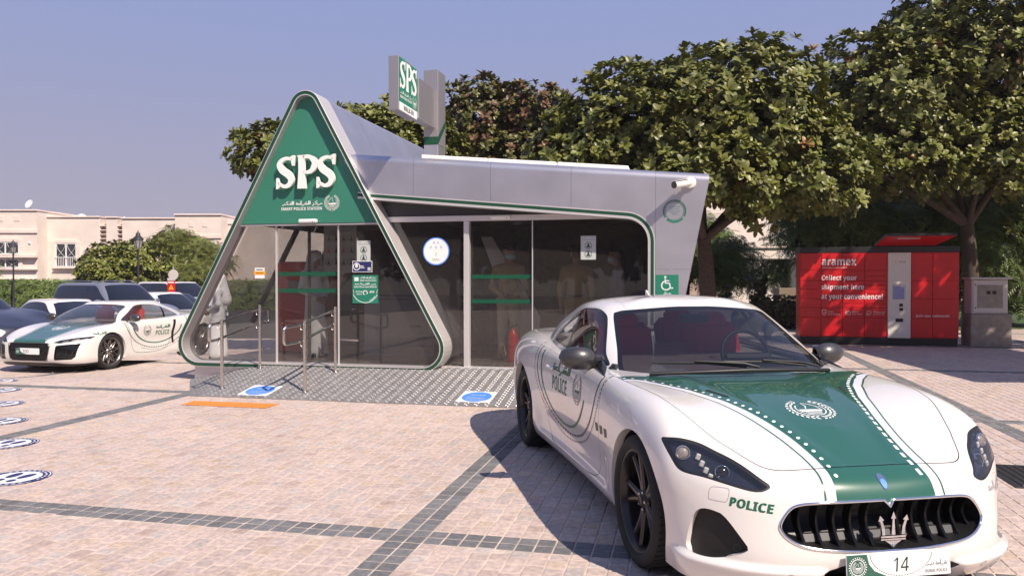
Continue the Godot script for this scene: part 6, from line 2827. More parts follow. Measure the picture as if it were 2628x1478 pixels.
func simple_car(car: Node3D, q: Dictionary) -> Dictionary:
	var s := BodySkin.new()
	s.make(q.body, q.nu, q.nv)
	var whole := s.tri
	var t := s.tri
	var lo := Vector3(-1, -1, -9)
	var hi := Vector3(9, 9, 9)
	for a in q.arches:
		t = s.cut(t, func(p: Vector3) -> float: return a[2] - Vector2(p.z - a[0], p.y - a[1]).length(), Vector3(0.45, -1, a[0] - 0.6), Vector3(2, 2, a[0] + 0.6))[1]
	var side_map := Drape.new()
	side_map.setup(s, whole, 0)
	for f in q.fronts:
		# [name, outline (left, up), material, set back, both sides?]
		var poly: PackedVector2Array = f[1]
		var got := s.cut(t, func(p: Vector3) -> float: return sd_poly(poly, Vector2(p.x, p.y)), Vector3(-1, 0.0, 0.2), Vector3(2, 1.4, 2))
		t = got[1]
		if f[4]:
			for side in [1, -1]:
				part(f[0], s.mesh(got[0], side, -f[3]), f[2], car)
		else:
			part(f[0], s.mesh(got[0], 0, -f[3]), f[2], car)
	if q.has("door"):
		var door: PackedVector2Array = q.door
		var got := s.cut(t, func(p: Vector3) -> float: return sd_poly(door, Vector2(p.z, p.y)) - 0.004, Vector3(0.5, 0.1, -4), Vector3(2, 2, 2))
		for side in [1, -1]:
			part("door", s.mesh(got[0], side), q.paint, car)
		got = s.cut(got[1], func(p: Vector3) -> float: return sd_poly(door, Vector2(p.z, p.y)) + 0.004, Vector3(0.5, 0.1, -4), Vector3(2, 2, 2))
		t = got[1]
		part("shut_lines", s.mesh(got[0], 0, -0.008), M.shut, car).set_meta("kind", "stuff")
	var shell: MeshInstance3D
	if q.has("stripe"):
		var st: Callable = q.stripe
		var got := s.cut(t, func(p: Vector3) -> float: return st.call(p), Vector3(-1, 0.545, -0.7), Vector3(2, 2, 2))
		shell = part("body_shell", s.mesh(got[1]), q.paint, car)
		part("green_stripe", s.mesh(got[0]), M.car_green, car)
	else:
		shell = part("body_shell", s.mesh(t), q.paint, car)
	for a in q.arches:
		for side in [1, -1]:
			make_wheel(car, Vector3(q.track * side, q.wheel_r, a[0]), side > 0, q.wheel_r, q.rim_r, 0.24, q.wheel_style, q.wheel_mat, 0.2)
			if q.nu > 6:
				arch_lining(car, side_map, a, side, q.paint)
	var b := B.new()
	b.box(Vector3(0, q.wheel_r + 0.05, q.arches[1][0] * 0.5), Vector3(1.2, 0.35, -q.arches[1][0] + 1.4))
	part("underbody", b, M.black, car)
	# cabin
	var c := BodySkin.new()
	c.make(q.cabin, q.nu, q.nv)
	t = c.tri
	var screen: PackedVector2Array = q.screen
	var mid: float = (q.arches[1][0]) * 0.5
	var got := c.cut(t, func(p: Vector3) -> float: return sd_poly(screen, Vector2(p.x, p.y)), Vector3(-1, 0.5, q.screen_back), Vector3(2, 2.5, 2))
	part("windscreen", c.mesh(got[0]), q.glass, car)
	t = got[1]
	got = c.cut(t, func(p: Vector3) -> float: return sd_poly(q.rear, Vector2(p.x, p.y)), Vector3(-1, 0.5, -9), Vector3(2, 2.5, q.rear_from))
	part("rear_window", c.mesh(got[0]), q.glass, car)
	t = got[1]
	var dlo: PackedVector2Array = q.dlo
	got = c.cut(t, func(p: Vector3) -> float: return sd_poly(dlo, Vector2(p.z, p.y)), Vector3(0.3, 0.5, -6), Vector3(2, 2.5, 1))
	var win: PackedInt32Array = got[0]
	part("cabin_shell", c.mesh(got[1]), q.paint, car)
	var posts := PackedInt32Array()
	var edges: Array = q.pillars
	for e in edges:
		got = c.cut(win, func(p: Vector3) -> float: return e[1] - absf((p.z - e[0]) + (p.y - q.belt) * e[2]), lo, hi)
		posts.append_array(got[0])
		win = got[1]
	part("pillars", c.mesh(posts), q.get("pillar_mat", M.black_gloss), car)
	for side in [1, -1]:
		var rest := win
		for e in edges:
			got = c.cut(rest, func(p: Vector3) -> float: return (p.z - e[0]) + (p.y - q.belt) * e[2], lo, hi)
			part("side_window", c.mesh(got[0], side), q.glass, car)
			rest = got[1]
		part("side_window", c.mesh(rest, side), q.glass, car)
	# mirrors
	var m: Vector3 = q.mirror
	for side in [1, -1]:
		b = B.new()
		b.ball(Vector3(m.x * side, m.y, m.z), Vector3(0.12, 0.075, 0.07), 8, 14)
		b.box(Vector3((m.x - 0.13) * side, m.y - 0.05, m.z + 0.01), Vector3(0.14, 0.03, 0.04), 0.01)
		part("door_mirror", b, q.mirror_mat, car)
	# cabin inside
	b = B.new()
	b.box(Vector3(0, q.belt - 0.25, q.mid_z), Vector3(1.2, 0.3, 1.9), 0.05)
	part("cabin_trim", b, M.black, car)
	for side in [-1, 1]:
		b = B.new()
		b.box(Vector3(0.36 * side, q.belt + 0.02, q.mid_z - 0.15), Vector3(0.44, 0.4, 0.14), 0.06, Basis(Vector3.RIGHT, -0.25))
		b.box(Vector3(0.36 * side, q.belt + 0.24, q.mid_z - 0.22), Vector3(0.24, 0.13, 0.09), 0.04)
		part("seat", b, q.seat_mat, car)
	return {"skin": s, "all": whole, "side": side_map}


func build_far_cars() -> void:
	build_r8()
	var belt := [-0.52, 0, -0.58, 0.38, -0.70, 0.62, -0.88, 0.75, -1.15, 0.79, -1.6, 0.81, -2.15, 0.80, -2.7, 0.76, -3.1, 0.68, -3.32, 0.52, -3.42, 0.28, -3.45, 0]
	var roof := [-1.28, 0, -1.30, 0.32, -1.35, 0.46, -1.43, 0.55, -1.55, 0.59, -1.85, 0.61, -2.2, 0.60, -2.5, 0.57, -2.72, 0.50, -2.82, 0.38, -2.86, 0.2, -2.88, 0]
	var sedan := {
		"body": morph(COUPE_BODY, 1.0, 0.98, 1.04, 0.02), "cabin": cabin_net(belt, roof, 0.97, 1.46), "nu": 5, "nv": 5,
		"arches": [[0.0, 0.34, 0.37], [-2.942, 0.34, 0.37]], "track": 0.79, "wheel_r": 0.335, "rim_r": 0.24, "wheel_style": 2, "wheel_mat": M.wheel_grey,
		"fronts": [["headlight", pts([0.50, 0.64, 0.85, 0.78, 0.86, 0.70, 0.62, 0.60]), M.lamp_white, 0.0, true], ["grille", mirror_poly(pts([0, 0.60, 0.34, 0.60, 0.36, 0.42, 0.30, 0.36, 0, 0.36])), M.black_gloss, 0.02, false]],
		"screen": mirror_poly(pts([0, 1.40, 0.40, 1.385, 0.53, 1.35, 0.60, 1.22, 0.70, 1.03, 0.75, 0.96, 0.70, 0.91, 0, 0.86])), "screen_back": -1.8,
		"rear": mirror_poly(pts([0, 1.40, 0.42, 1.38, 0.60, 1.06, 0, 1.02])), "rear_from": -2.6,
		"dlo": curve(pts([-0.92, 0.985, -1.2, 1.16, -1.5, 1.33, -1.75, 1.385, -2.2, 1.39, -2.55, 1.34, -2.9, 1.16, -3.05, 1.04, -3.0, 1.0, -2.0, 0.98]), 3, true),
		"pillars": [[-1.86, 0.035, 0.12]], "belt": 0.97, "mid_z": -1.8, "mirror": Vector3(0.93, 1.02, -1.02),
		"glass": M.dark_glass, "seat_mat": M.black, "paint": M.car_white, "mirror_mat": M.car_white,
	}
	var car := thing("parked_sedan", "white sedan parked behind the white and green sports car, front to the right", "car", Vector3(-10.56, -0.52, -19.75), 58.0)
	simple_car(car, sedan)
	var q := sedan.duplicate()
	q.paint = M.car_navy
	q.mirror_mat = M.car_navy
	q.body = morph(COUPE_BODY, 1.05, 1.02, 1.17, 0.02)
	q.cabin = cabin_net(belt, roof, 1.07, 1.58)
	q.belt = 1.07
	q.screen = mirror_poly(pts([0, 1.52, 0.40, 1.50, 0.53, 1.46, 0.60, 1.33, 0.70, 1.14, 0.75, 1.06, 0.70, 1.0, 0, 0.96]))
	q.rear = mirror_poly(pts([0, 1.52, 0.42, 1.50, 0.60, 1.16, 0, 1.12]))
	q.dlo = curve(pts([-0.92, 1.085, -1.2, 1.26, -1.5, 1.43, -1.75, 1.49, -2.2, 1.50, -2.55, 1.45, -2.9, 1.27, -3.05, 1.14, -3.0, 1.10, -2.0, 1.08]), 3, true)
	q.fronts = [["headlight", pts([0.52, 0.66, 0.70, 0.78, 0.84, 0.74, 0.82, 0.62, 0.62, 0.56]), M.lamp_white, 0.0, true], ["grille", mirror_poly(pts([0, 0.72, 0.36, 0.70, 0.40, 0.50, 0.36, 0.40, 0, 0.40])), M.grille_bars, 0.01, false]]
	car = thing("parked_sedan", "navy blue luxury sedan at the left edge beside the sports car, its grille showing", "car", Vector3(-11.05, -0.28, -16.75), 68.0)
	simple_car(car, q)
	q = sedan.duplicate()
	q.cabin = cabin_net(belt, roof, 0.99, 1.56)
	car = thing("parked_crossover", "white crossover parked right of the silver off-roader, behind the sports car's tail", "car", Vector3(-10.9, -0.55, -26.4), 60.0)
	q.screen = mirror_poly(pts([0, 1.50, 0.40, 1.48, 0.53, 1.44, 0.60, 1.30, 0.70, 1.05, 0.75, 0.98, 0.70, 0.93, 0, 0.88]))
	q.dlo = curve(pts([-0.92, 1.005, -1.2, 1.20, -1.5, 1.40, -1.75, 1.475, -2.2, 1.48, -2.55, 1.43, -2.9, 1.22, -3.05, 1.07, -3.0, 1.02, -2.0, 1.0]), 3, true)
	q.belt = 0.99
	simple_car(car, q)
	q = sedan.duplicate()
	q.paint = M.car_black
	q.mirror_mat = M.car_black
	car = thing("parked_sedan", "black sedan half hidden behind the left leg of the green portal", "car", Vector3(-11.7, -0.55, -29.0), 60.0)
	simple_car(car, q)
	# big off-roader
	belt = [-0.45, 0, -0.48, 0.45, -0.56, 0.72, -0.72, 0.86, -1.0, 0.90, -1.7, 0.91, -2.4, 0.91, -3.1, 0.90, -3.55, 0.86, -3.72, 0.72, -3.78, 0.4, -3.8, 0]
	roof = [-1.15, 0, -1.17, 0.40, -1.22, 0.58, -1.30, 0.67, -1.45, 0.71, -1.8, 0.73, -2.4, 0.73, -3.0, 0.72, -3.4, 0.69, -3.55, 0.58, -3.62, 0.35, -3.64, 0]
	q = sedan.duplicate()
	q.body = morph(COUPE_BODY, 1.02, 1.05, 1.30, 0.06)
	q.cabin = cabin_net(belt, roof, 1.26, 1.90)
	q.belt = 1.26
	q.paint = M.car_silver
	q.mirror_mat = M.car_silver
	q.arches = [[0.0, 0.41, 0.45], [-2.98, 0.41, 0.45]]
	q.wheel_r = 0.40
	q.rim_r = 0.26
	q.track = 0.84
	q.screen = mirror_poly(pts([0, 1.84, 0.45, 1.83, 0.62, 1.80, 0.72, 1.55, 0.82, 1.30, 0.84, 1.24, 0, 1.20]))
	q.rear = mirror_poly(pts([0, 1.80, 0.55, 1.78, 0.68, 1.36, 0, 1.34]))
	q.rear_from = -3.4
	q.dlo = curve(pts([-0.85, 1.29, -1.1, 1.55, -1.42, 1.78, -1.7, 1.815, -2.6, 1.815, -3.3, 1.79, -3.5, 1.60, -3.55, 1.33, -3.4, 1.29, -2.0, 1.28]), 3, true)
	q.pillars = [[-1.75, 0.04, 0.05], [-2.72, 0.05, 0.05]]
	q.mirror = Vector3(1.02, 1.32, -0.95)
	q.mid_z = -2.1
	q.fronts = [["headlight", pts([0.50, 0.82, 0.88, 0.95, 0.90, 0.80, 0.60, 0.74]), M.lamp_white, 0.0, true], ["grille", mirror_poly(pts([0, 0.82, 0.40, 0.82, 0.44, 0.55, 0, 0.55])), M.chrome, 0.0, false]]
	car = thing("parked_off_roader", "large silver blue off-roader with dark windows parked behind the white sedan", "car", Vector3(-11.3, -0.55, -23.8), 62.0)
	simple_car(car, q)
	for side in [-1, 1]:
		var b := B.new()
		b.tube(PackedVector3Array([Vector3(0.62 * side, 1.90, -1.5), Vector3(0.62 * side, 1.955, -1.7), Vector3(0.62 * side, 1.955, -3.2), Vector3(0.62 * side, 1.90, -3.4)]), 0.018, 6)
		part("roof_rail", b, M.car_silver, car)
	q = q.duplicate()
	q.paint = M.car_white
	q.mirror_mat = M.car_white
	car = thing("parked_off_roader", "white off-roader far back, just its roof corner beside the portal's left leg", "car", Vector3(-13.3, -0.55, -33.0), 60.0)
	simple_car(car, q)


func build_r8() -> void:
	var car := thing("sports_car", "low white police sports car with green bonnet and plate 100, left of the station", "car", Vector3(-8.416, -0.205, -14.61), -14.4)
	var belt := [-0.02, 0, -0.06, 0.38, -0.16, 0.62, -0.32, 0.745, -0.6, 0.80, -1.0, 0.815, -1.5, 0.80, -1.95, 0.75, -2.35, 0.65, -2.66, 0.48, -2.82, 0.26, -2.86, 0]
	var roof := [-0.74, 0, -0.76, 0.33, -0.81, 0.47, -0.89, 0.55, -1.0, 0.585, -1.2, 0.60, -1.45, 0.59, -1.7, 0.545, -1.9, 0.46, -2.02, 0.35, -2.08, 0.2, -2.1, 0]
	var stripe := [-0.7, 0.82, -0.42, 0.80, -0.28, 0.70, -0.05, 0.565, 0.25, 0.46, 0.55, 0.395, 0.80, 0.355, 1.2, 0.335]
	var half := func(z: float) -> float:
		for k in range(0, stripe.size() - 2, 2):
			if z <= stripe[k + 2]:
				return lerpf(stripe[k + 1], stripe[k + 3], clampf((z - stripe[k]) / (stripe[k + 2] - stripe[k]), 0.0, 1.0))
		return 0.335
	var gr := mirror_poly(pts([0, 0.548, 0.40, 0.545, 0.445, 0.48, 0.405, 0.27, 0.36, 0.235, 0, 0.235]))
	var q := {
		"body": R8_BODY, "cabin": cabin_net(belt, roof, 0.86, 1.243), "nu": 9, "nv": 8,
		"arches": [[0.0, 0.328, 0.365], [-2.65, 0.34, 0.375]], "track": 0.815, "wheel_r": 0.33, "rim_r": 0.262, "wheel_style": 1, "wheel_mat": M.wheel_grey,
		"fronts": [["grille_mesh", gr, M.intake, 0.015, false], ["headlight", pts([0.49, 0.552, 0.60, 0.60, 0.78, 0.632, 0.93, 0.645, 0.91, 0.60, 0.80, 0.555, 0.60, 0.525]), M.lamp_dark, 0.004, true], ["side_intake", pts([0.555, 0.50, 0.60, 0.51, 0.87, 0.535, 0.84, 0.30, 0.79, 0.255, 0.53, 0.245]), M.black_gloss, 0.03, true], ["lower_lip", mirror_poly(pts([0, 0.20, 0.5, 0.20, 0.75, 0.175, 0.95, 0.17, 0.95, 0.0, 0, 0.0])), M.black, 0.0, false]],
		"door": curve(pts([-0.48, 0.86, -0.50, 0.6, -0.56, 0.33, -0.75, 0.24, -1.4, 0.24, -1.62, 0.4, -1.72, 0.65, -1.70, 0.90, -1.5, 1.1, -0.8, 1.1]), 3, true),
		"stripe": func(p: Vector3) -> float: return minf(half.call(p.z) - absf(p.x), p.z + 0.68),
		"screen": mirror_poly(pts([0, 1.185, 0.30, 1.18, 0.47, 1.165, 0.545, 1.14, 0.62, 1.045, 0.69, 0.95, 0.745, 0.86, 0.70, 0.81, 0, 0.76])), "screen_back": -1.2,
		"rear": mirror_poly(pts([0, 1.15, 0.3, 1.14, 0.45, 0.96, 0, 0.95])), "rear_from": -2.0,
		"dlo": curve(pts([-0.42, 0.88, -0.62, 1.0, -0.86, 1.11, -1.05, 1.165, -1.4, 1.17, -1.7, 1.12, -2.02, 1.0, -2.16, 0.93, -2.1, 0.90, -1.5, 0.885, -0.8, 0.875]), 3, true),
		"pillars": [[-1.62, 0.03, 0.35]], "belt": 0.88, "mid_z": -1.1, "mirror": Vector3(0.99, 0.93, -0.55),
		"glass": M.car_glass_r8, "seat_mat": M.red_leather, "paint": M.car_white, "mirror_mat": M.carbon,
	}
	var made := simple_car(car, q)
	var s: BodySkin = made.skin
	var front := Drape.new()
	front.setup(s, made.all, 2)
	var above := Drape.new()
	above.setup(s, made.all, 1)
	var side_map: Drape = made.side
	# grille frame and headlight details
	var loop := PackedVector3Array()
	for p in curve(gr, 2, true):
		var f := front.at(p, 0.001, 1)
		if f.size():
			loop.append(f[0])
	var b := B.new()
	b.tube(loop, 0.008, 6, false, -1.0, true)
	part("grille_rim", b, M.wheel_grey, car)
	for side in [1, -1]:
		var f := F.new()
		f.stroke(pts([0.51 * side, 0.545, 0.62 * side, 0.535, 0.80 * side, 0.565, 0.90 * side, 0.605]), 0.014)
		part("light_strip", front.lay(f, 0.002), M.lamp_white, car)
		f = F.new()
		f.rect(0.64 * side, 0.555, 0.72 * side, 0.598)
		f.rect(0.75 * side, 0.575, 0.83 * side, 0.615)
		part("projector", front.lay(f, 0.002), M.wheel_grey, car)
		# grid in the side intake
		for k in 3:
			f = F.new()
			f.stroke(pts([(0.62 + 0.08 * k) * side, 0.27, (0.635 + 0.085 * k) * side, 0.40]), 0.012)
			part("intake_bar", front.lay(f, -0.02), M.black, car)
		# side blade
		f = F.new()
		f.poly(pts([-1.745, 0.84, -1.66, 0.60, -1.69, 0.36, -1.74, 0.36, -1.73, 0.60, -1.81, 0.84]))
		part("side_blade_intake", side_map.lay(f, 0.003, side), M.black_gloss, car)
		# arcs of dashes and dots over the door
		f = F.new()
		for k in 44:
			var an := deg_to_rad(lerpf(176.0, 372.0, k / 43.0))
			var r := F.new()
			r.rect(-0.022, -0.0085, 0.022, 0.0085)
			f.add(r, Vector2(-1.27 + cos(an) * 0.86, 0.83 + sin(an) * 0.52), Vector2.ONE, Vector2(-sin(an) * 0.86, cos(an) * 0.52).angle())
		part("dashed_arc", side_map.lay(f, 0.002, side), M.decal_dark, car).set_meta("kind", "stuff")
		f = F.new()
		for k in 80:
			var an := deg_to_rad(lerpf(172.0, 300.0, k / 79.0))
			f.oval(Vector2(-1.27 + cos(an) * 0.94, 0.83 + sin(an) * 0.565), 0.009, 0.007, 0.0, 5)
		part("dotted_arc", side_map.lay(f, 0.002, side), M.decal_dark, car).set_meta("kind", "stuff")
		f = F.new()
		f.arc(Vector2(0, 0), 0.40, 190, 350, 0.02, 30)
		var g := F.new()
		g.add(f, Vector2(-1.27, 0.80), Vector2(1.72, 1.0))
		part("green_arc", side_map.lay(g, 0.002, side), M.decal_green, car)
		var w := words("POLICE")
		var ar := arabic(["a", "l", "sh", "r", "t", "h"], 0.13)
		if side > 0:
			w.fit(-1.22, 0.55, -1.60, 0.645)
			ar.fit(-1.22, 0.665, -1.62, 0.755)
		else:
			w.fit(-1.60, 0.55, -1.22, 0.645)
			ar.fit(-1.62, 0.665, -1.22, 0.755)
		part("lettering", side_map.lay(w, 0.002, side), M.decal_green, car)
		part("lettering", side_map.lay(ar, 0.002, side), M.decal_green, car)
		f = F.new()
		f.add(crest(), Vector2(-0.98, 0.66), Vector2(-0.11 * side, 0.11))
		part("crest", side_map.lay(f, 0.002, side), M.decal_dark, car)
		ar = arabic(["a", "l", "sh", "r", "t", "h"], 0.13)
		if side > 0:
			ar.fit(0.40, 0.655, 0.12, 0.72)
		else:
			ar.fit(0.12, 0.655, 0.40, 0.72)
		part("lettering", side_map.lay(ar, 0.002, side), M.decal_green, car)
		w = words("999")
		if side > 0:
			w.fit(-2.30, 0.80, -2.55, 0.86)
		else:
			w.fit(-2.55, 0.80, -2.30, 0.86)
		part("lettering", side_map.lay(w, 0.002, side), M.decal_dark, car)
	# bonnet: crest, rings row, dashes along the stripe
	var f := F.new()
	f.add(crest(), Vector2(0, 0.22), Vector2(0.15, 0.15), PI)
	part("crest", above.lay(f, 0.002), M.decal_white, car)
	f = F.new()
	for k in 4:
		f.arc(Vector2(-0.075 + 0.05 * k, 0.70), 0.032, 0, 360, 0.010, 16)
	part("emblem_rings", above.lay(f, 0.003), M.chrome, car)
	f = F.new()
	var z := 0.86
	while z > -0.35:
		for side in [-1, 1]:
			var r := F.new()
			r.rect(-0.008, -0.016, 0.008, 0.016)
			f.add(r, Vector2((half.call(z) - 0.035) * side, z), Vector2.ONE, 0.25 * side)
		z -= 0.05
	part("stripe_dashes", above.lay(f, 0.002), M.decal_white, car).set_meta("kind", "stuff")
	# plate
	var plate := Node3D.new()
	plate.name = "number_plate"
	car.add_child(plate, true)
	plate.position = Vector3(0, 0.40, 0.965)
	b = B.new()
	b.box(Vector3(0, 0, -0.004), Vector3(0.52, 0.112, 0.008), 0.003)
	part("sheet", b, M.print_white, plate)
	f = F.new()
	f.poly(pts([-0.26, -0.056, 0.0, -0.056, -0.10, -0.03, -0.15, 0.0, -0.16, 0.056, -0.26, 0.056]))
	part("green_field", flat(f, 0.001), M.car_green, plate)
	f = F.new()
	f.add(crest(false), Vector2(-0.21, 0.0), Vector2(0.035, 0.035))
	part("crest", flat(f, 0.002), M.decal_white, plate)
	f = words("100", false)
	f.fit(-0.10, -0.03, 0.03, 0.032)
	part("digits", flat(f, 0.002), M.decal_dark, plate)
	# honeycomb of the grille
	f = F.new()
	for r in 9:
		for k in 19:
			var c := Vector2(-0.405 + k * 0.045 + (0.0225 if r % 2 else 0.0), 0.255 + r * 0.034)
			if sd_poly(gr, c) > 0.016 and not (absf(c.x) < 0.27 and absf(c.y - 0.4) < 0.07):
				f.arc(c, 0.019, 0, 360, 0.006, 6)
	part("honeycomb", front.lay(f, -0.006), M.black_gloss, car).set_meta("kind", "stuff")


# ---------------------------------------------------------------- parcel locker and power cabinet

func build_locker() -> void:
	var t := thing("parcel_locker", "long red parcel locker with a white kiosk column and small canopy", "parcel locker", Vector3(8.637, 0, -17.021), GRID_TURN)
	var b := B.new()
	b.box(Vector3(-0.472, 0.09, -0.32), Vector3(3.26, 0.17, 0.58), 0.01)
	part("base", b, M.black, t)
	b = B.new()
	b.box(Vector3(-0.472, 1.12, -0.335), Vector3(3.296, 1.90, 0.60), 0.004)
	part("case", b, M.paint_red, t)
	b = B.new()
	b.box(Vector3(-0.472, 2.135, -0.33), Vector3(3.31, 0.135, 0.63), 0.006)
	part("top_band", b, M.black, t)
	var cols := [[-2.118, -1.668], [-1.665, -1.213], [-1.210, -0.752], [-0.749, -0.286], [0.214, 0.642], [0.646, 1.174]]
	var rows := [[0.185, 0.61, 0.83, 1.04, 1.245, 1.44, 1.674, 2.066], [0.185, 0.61, 0.83, 1.04, 1.245, 1.44, 1.674, 2.066], [0.185, 0.61, 0.83, 0.93, 1.04, 1.245, 1.44, 1.674, 2.066], [0.185, 0.61, 0.83, 0.93, 1.04, 1.14, 1.245, 1.34, 1.44, 1.55, 1.674, 2.066], [0.185, 0.61, 1.04, 1.44, 2.066], [0.185, 0.61, 1.04, 1.44, 2.066]]
	for k in 6:
		for j in rows[k].size() - 1:
			var y0: float = rows[k][j]
			var y1: float = rows[k][j + 1]
			b = B.new()
			b.box(Vector3((cols[k][0] + cols[k][1]) * 0.5, (y0 + y1) * 0.5, -0.026), Vector3(cols[k][1] - cols[k][0] - 0.008, y1 - y0 - 0.010, 0.022), 0.004)
			part("compartment_door", b, M.paint_red, t)
	# kiosk column
	b = B.new()
	b.box(Vector3(-0.036, 1.115, -0.02), Vector3(0.47, 1.90, 0.05), 0.008)
	var k := part("kiosk", b, M.kiosk_white, t)
	b = B.new()
	b.box(Vector3(-0.046, 1.195, 0.002), Vector3(0.27, 0.34, 0.02), 0.004)
	part("screen_bezel", b, M.cabinet, k)
	b = B.new()
	b.box(Vector3(-0.055, 1.175, 0.010), Vector3(0.225, 0.285, 0.012), 0.003)
	part("screen", b, M.screen_blue, k)
	for q in [Vector3(0.0, 0.90, 0.0), Vector3(0.005, 0.805, 0.0)]:
		b = B.new()
		b.box(q + Vector3(0, 0, 0.007), Vector3(0.075, 0.065, 0.01), 0.003)
		part("card_reader", b, M.black, k)
	b = B.new()
	b.box(Vector3(-0.035, 0.565, 0.006), Vector3(0.155, 0.08, 0.01), 0.003)
	part("slot", b, M.black, k)
	b = B.new()
	b.box(Vector3(-0.035, 1.71, 0.006), Vector3(0.30, 0.56, 0.004), 0.001)
	part("upper_panel", b, M.kiosk_white, k)
	var f := words("InPost")
	f.fit(-0.055, 1.835, 0.09, 1.885)
	part("lettering", flat(f, 0.0095), M.decal_grey, k)
	f = F.new()
	f.arc(Vector2(-0.085, 1.86), 0.035, 120, 240, 0.016, 12)
	part("logo", flat(f, 0.0095), M.yellow, k)
	# canopy leaning up and forward over the kiosk
	b = B.new()
	var c := [Vector3(-0.55, 2.215, -0.05), Vector3(0.70, 2.215, -0.05), Vector3(0.93, 2.40, 0.62), Vector3(-0.46, 2.40, 0.62)]
	b.fix_quad(c[0], c[1], c[2], c[3], Vector3(0, 5, 0))
	var red := part("canopy_underside", b, M.paint_red, t)
	b = B.new()
	var up := Vector3(0, 0.055, 0)
	b.fix_quad(c[0] + up, c[1] + up, c[2] + up, c[3] + up, Vector3(0, 0, 0))
	for j in 4:
		b.fix_quad(c[j] - Vector3(0, 0.004, 0), c[(j + 1) % 4] - Vector3(0, 0.004, 0), c[(j + 1) % 4] + up, c[j] + up, Vector3(0.1, 2.3, 0.3))
	part("canopy", b, M.black, t)
	b = B.new()
	b.box(Vector3(0.02, 2.352, 0.47), Vector3(0.46, 0.02, 0.05), 0.004)
	part("canopy_light", b, M.cabinet, red)
	# print
	var lines := [["aramex", true, -1.655, 1.785, -0.925, 1.925, 0], ["delivery unlimited", false, -1.645, 1.712, -1.13, 1.755, 0], ["Collect your", true, -1.66, 1.415, -0.92, 1.57, 0], ["shipment here", true, -1.66, 1.205, -0.765, 1.365, 0], ["at your convenience!", true, -1.66, 0.99, -0.372, 1.15, 0], ["Safe", false, -1.52, 0.725, -1.40, 0.755, 0], ["and secure", false, -1.52, 0.675, -1.27, 0.705, 0], ["Quick", false, -1.01, 0.725, -0.87, 0.755, 0], ["and easy", false, -1.01, 0.675, -0.80, 0.705, 0], ["7 seconds", false, -0.56, 0.725, -0.32, 0.755, 0], ["to pick up", false, -0.56, 0.675, -0.34, 0.705, 0], ["Join our network!", false, 0.30, 0.625, 0.98, 0.70, 0]]
	for l in lines:
		f = words(l[0], l[1])
		f.fit(l[2], l[3], l[4], l[5])
		part("lettering", flat(f, -0.0135), M.print_white, t)
	f = F.new()
	f.stroke(curve(pts([-1.64, 0.77, -1.60, 0.785, -1.56, 0.77, -1.565, 0.70, -1.60, 0.665, -1.635, 0.70]), 3, true), 0.008, true)
	f.stroke(pts([-1.62, 0.725, -1.603, 0.705, -1.578, 0.745]), 0.008)
	part("pictogram", flat(f, -0.0135), M.print_white, t)
	f = F.new()
	f.arc(Vector2(-1.08, 0.715), 0.042, 0, 360, 0.008, 24)
	f.arc(Vector2(-1.11, 0.715), 0.042, 100, 260, 0.006, 14)
	f.stroke(pts([-1.08, 0.735, -1.08, 0.715, -1.065, 0.705]), 0.007)
	part("pictogram", flat(f, -0.0135), M.print_white, t)
	f = F.new()
	f.stroke(pts([-0.69, 0.755, -0.61, 0.755, -0.62, 0.70, -0.70, 0.70]), 0.008, true)
	f.stroke(pts([-0.72, 0.68, -0.64, 0.68]), 0.008)
	part("pictogram", flat(f, -0.0135), M.print_white, t)
	# pedestal and cabinet
	b = B.new()
	b.box(Vector3(1.805, 0.355, -0.30), Vector3(0.80, 0.71, 0.62), 0.012)
	var ped := single("pedestal", b, M.concrete, "square concrete plinth carrying the grey power cabinet right of the parcel locker", "plinth")
	ped.transform = t.transform
	var cab := thing("power_cabinet", "grey electrical cabinet on the concrete plinth right of the parcel locker", "electrical cabinet")
	cab.transform = t.transform
	b = B.new()
	b.box(Vector3(1.79, 1.095, -0.28), Vector3(0.71, 0.76, 0.45), 0.01)
	part("case", b, M.cabinet, cab)
	b = B.new()
	b.box(Vector3(1.79, 1.495, -0.26), Vector3(0.80, 0.04, 0.56), 0.008)
	part("roof", b, M.cabinet, cab)
	b = B.new()
	b.box(Vector3(1.79, 1.10, -0.045), Vector3(0.66, 0.70, 0.02), 0.006)
	var door := part("door", b, M.cabinet, cab)
	b = B.new()
	b.box(Vector3(1.79, 1.10, -0.032), Vector3(0.50, 0.50, 0.008), 0.003)
	part("window_panel", b, M.concrete, door)
	for x in [1.76, 1.87]:
		b = B.new()
		b.box(Vector3(x, 1.185, -0.026), Vector3(0.075, 0.075, 0.012), 0.003)
		part("meter", b, M.black, door)
	for y in [0.85, 1.35]:
		b = B.new()
		b.ball(Vector3(1.505, y, -0.032), Vector3(0.016, 0.016, 0.01), 5, 8)
		part("lock", b, M.black, door)


# ---------------------------------------------------------------- trees and plants

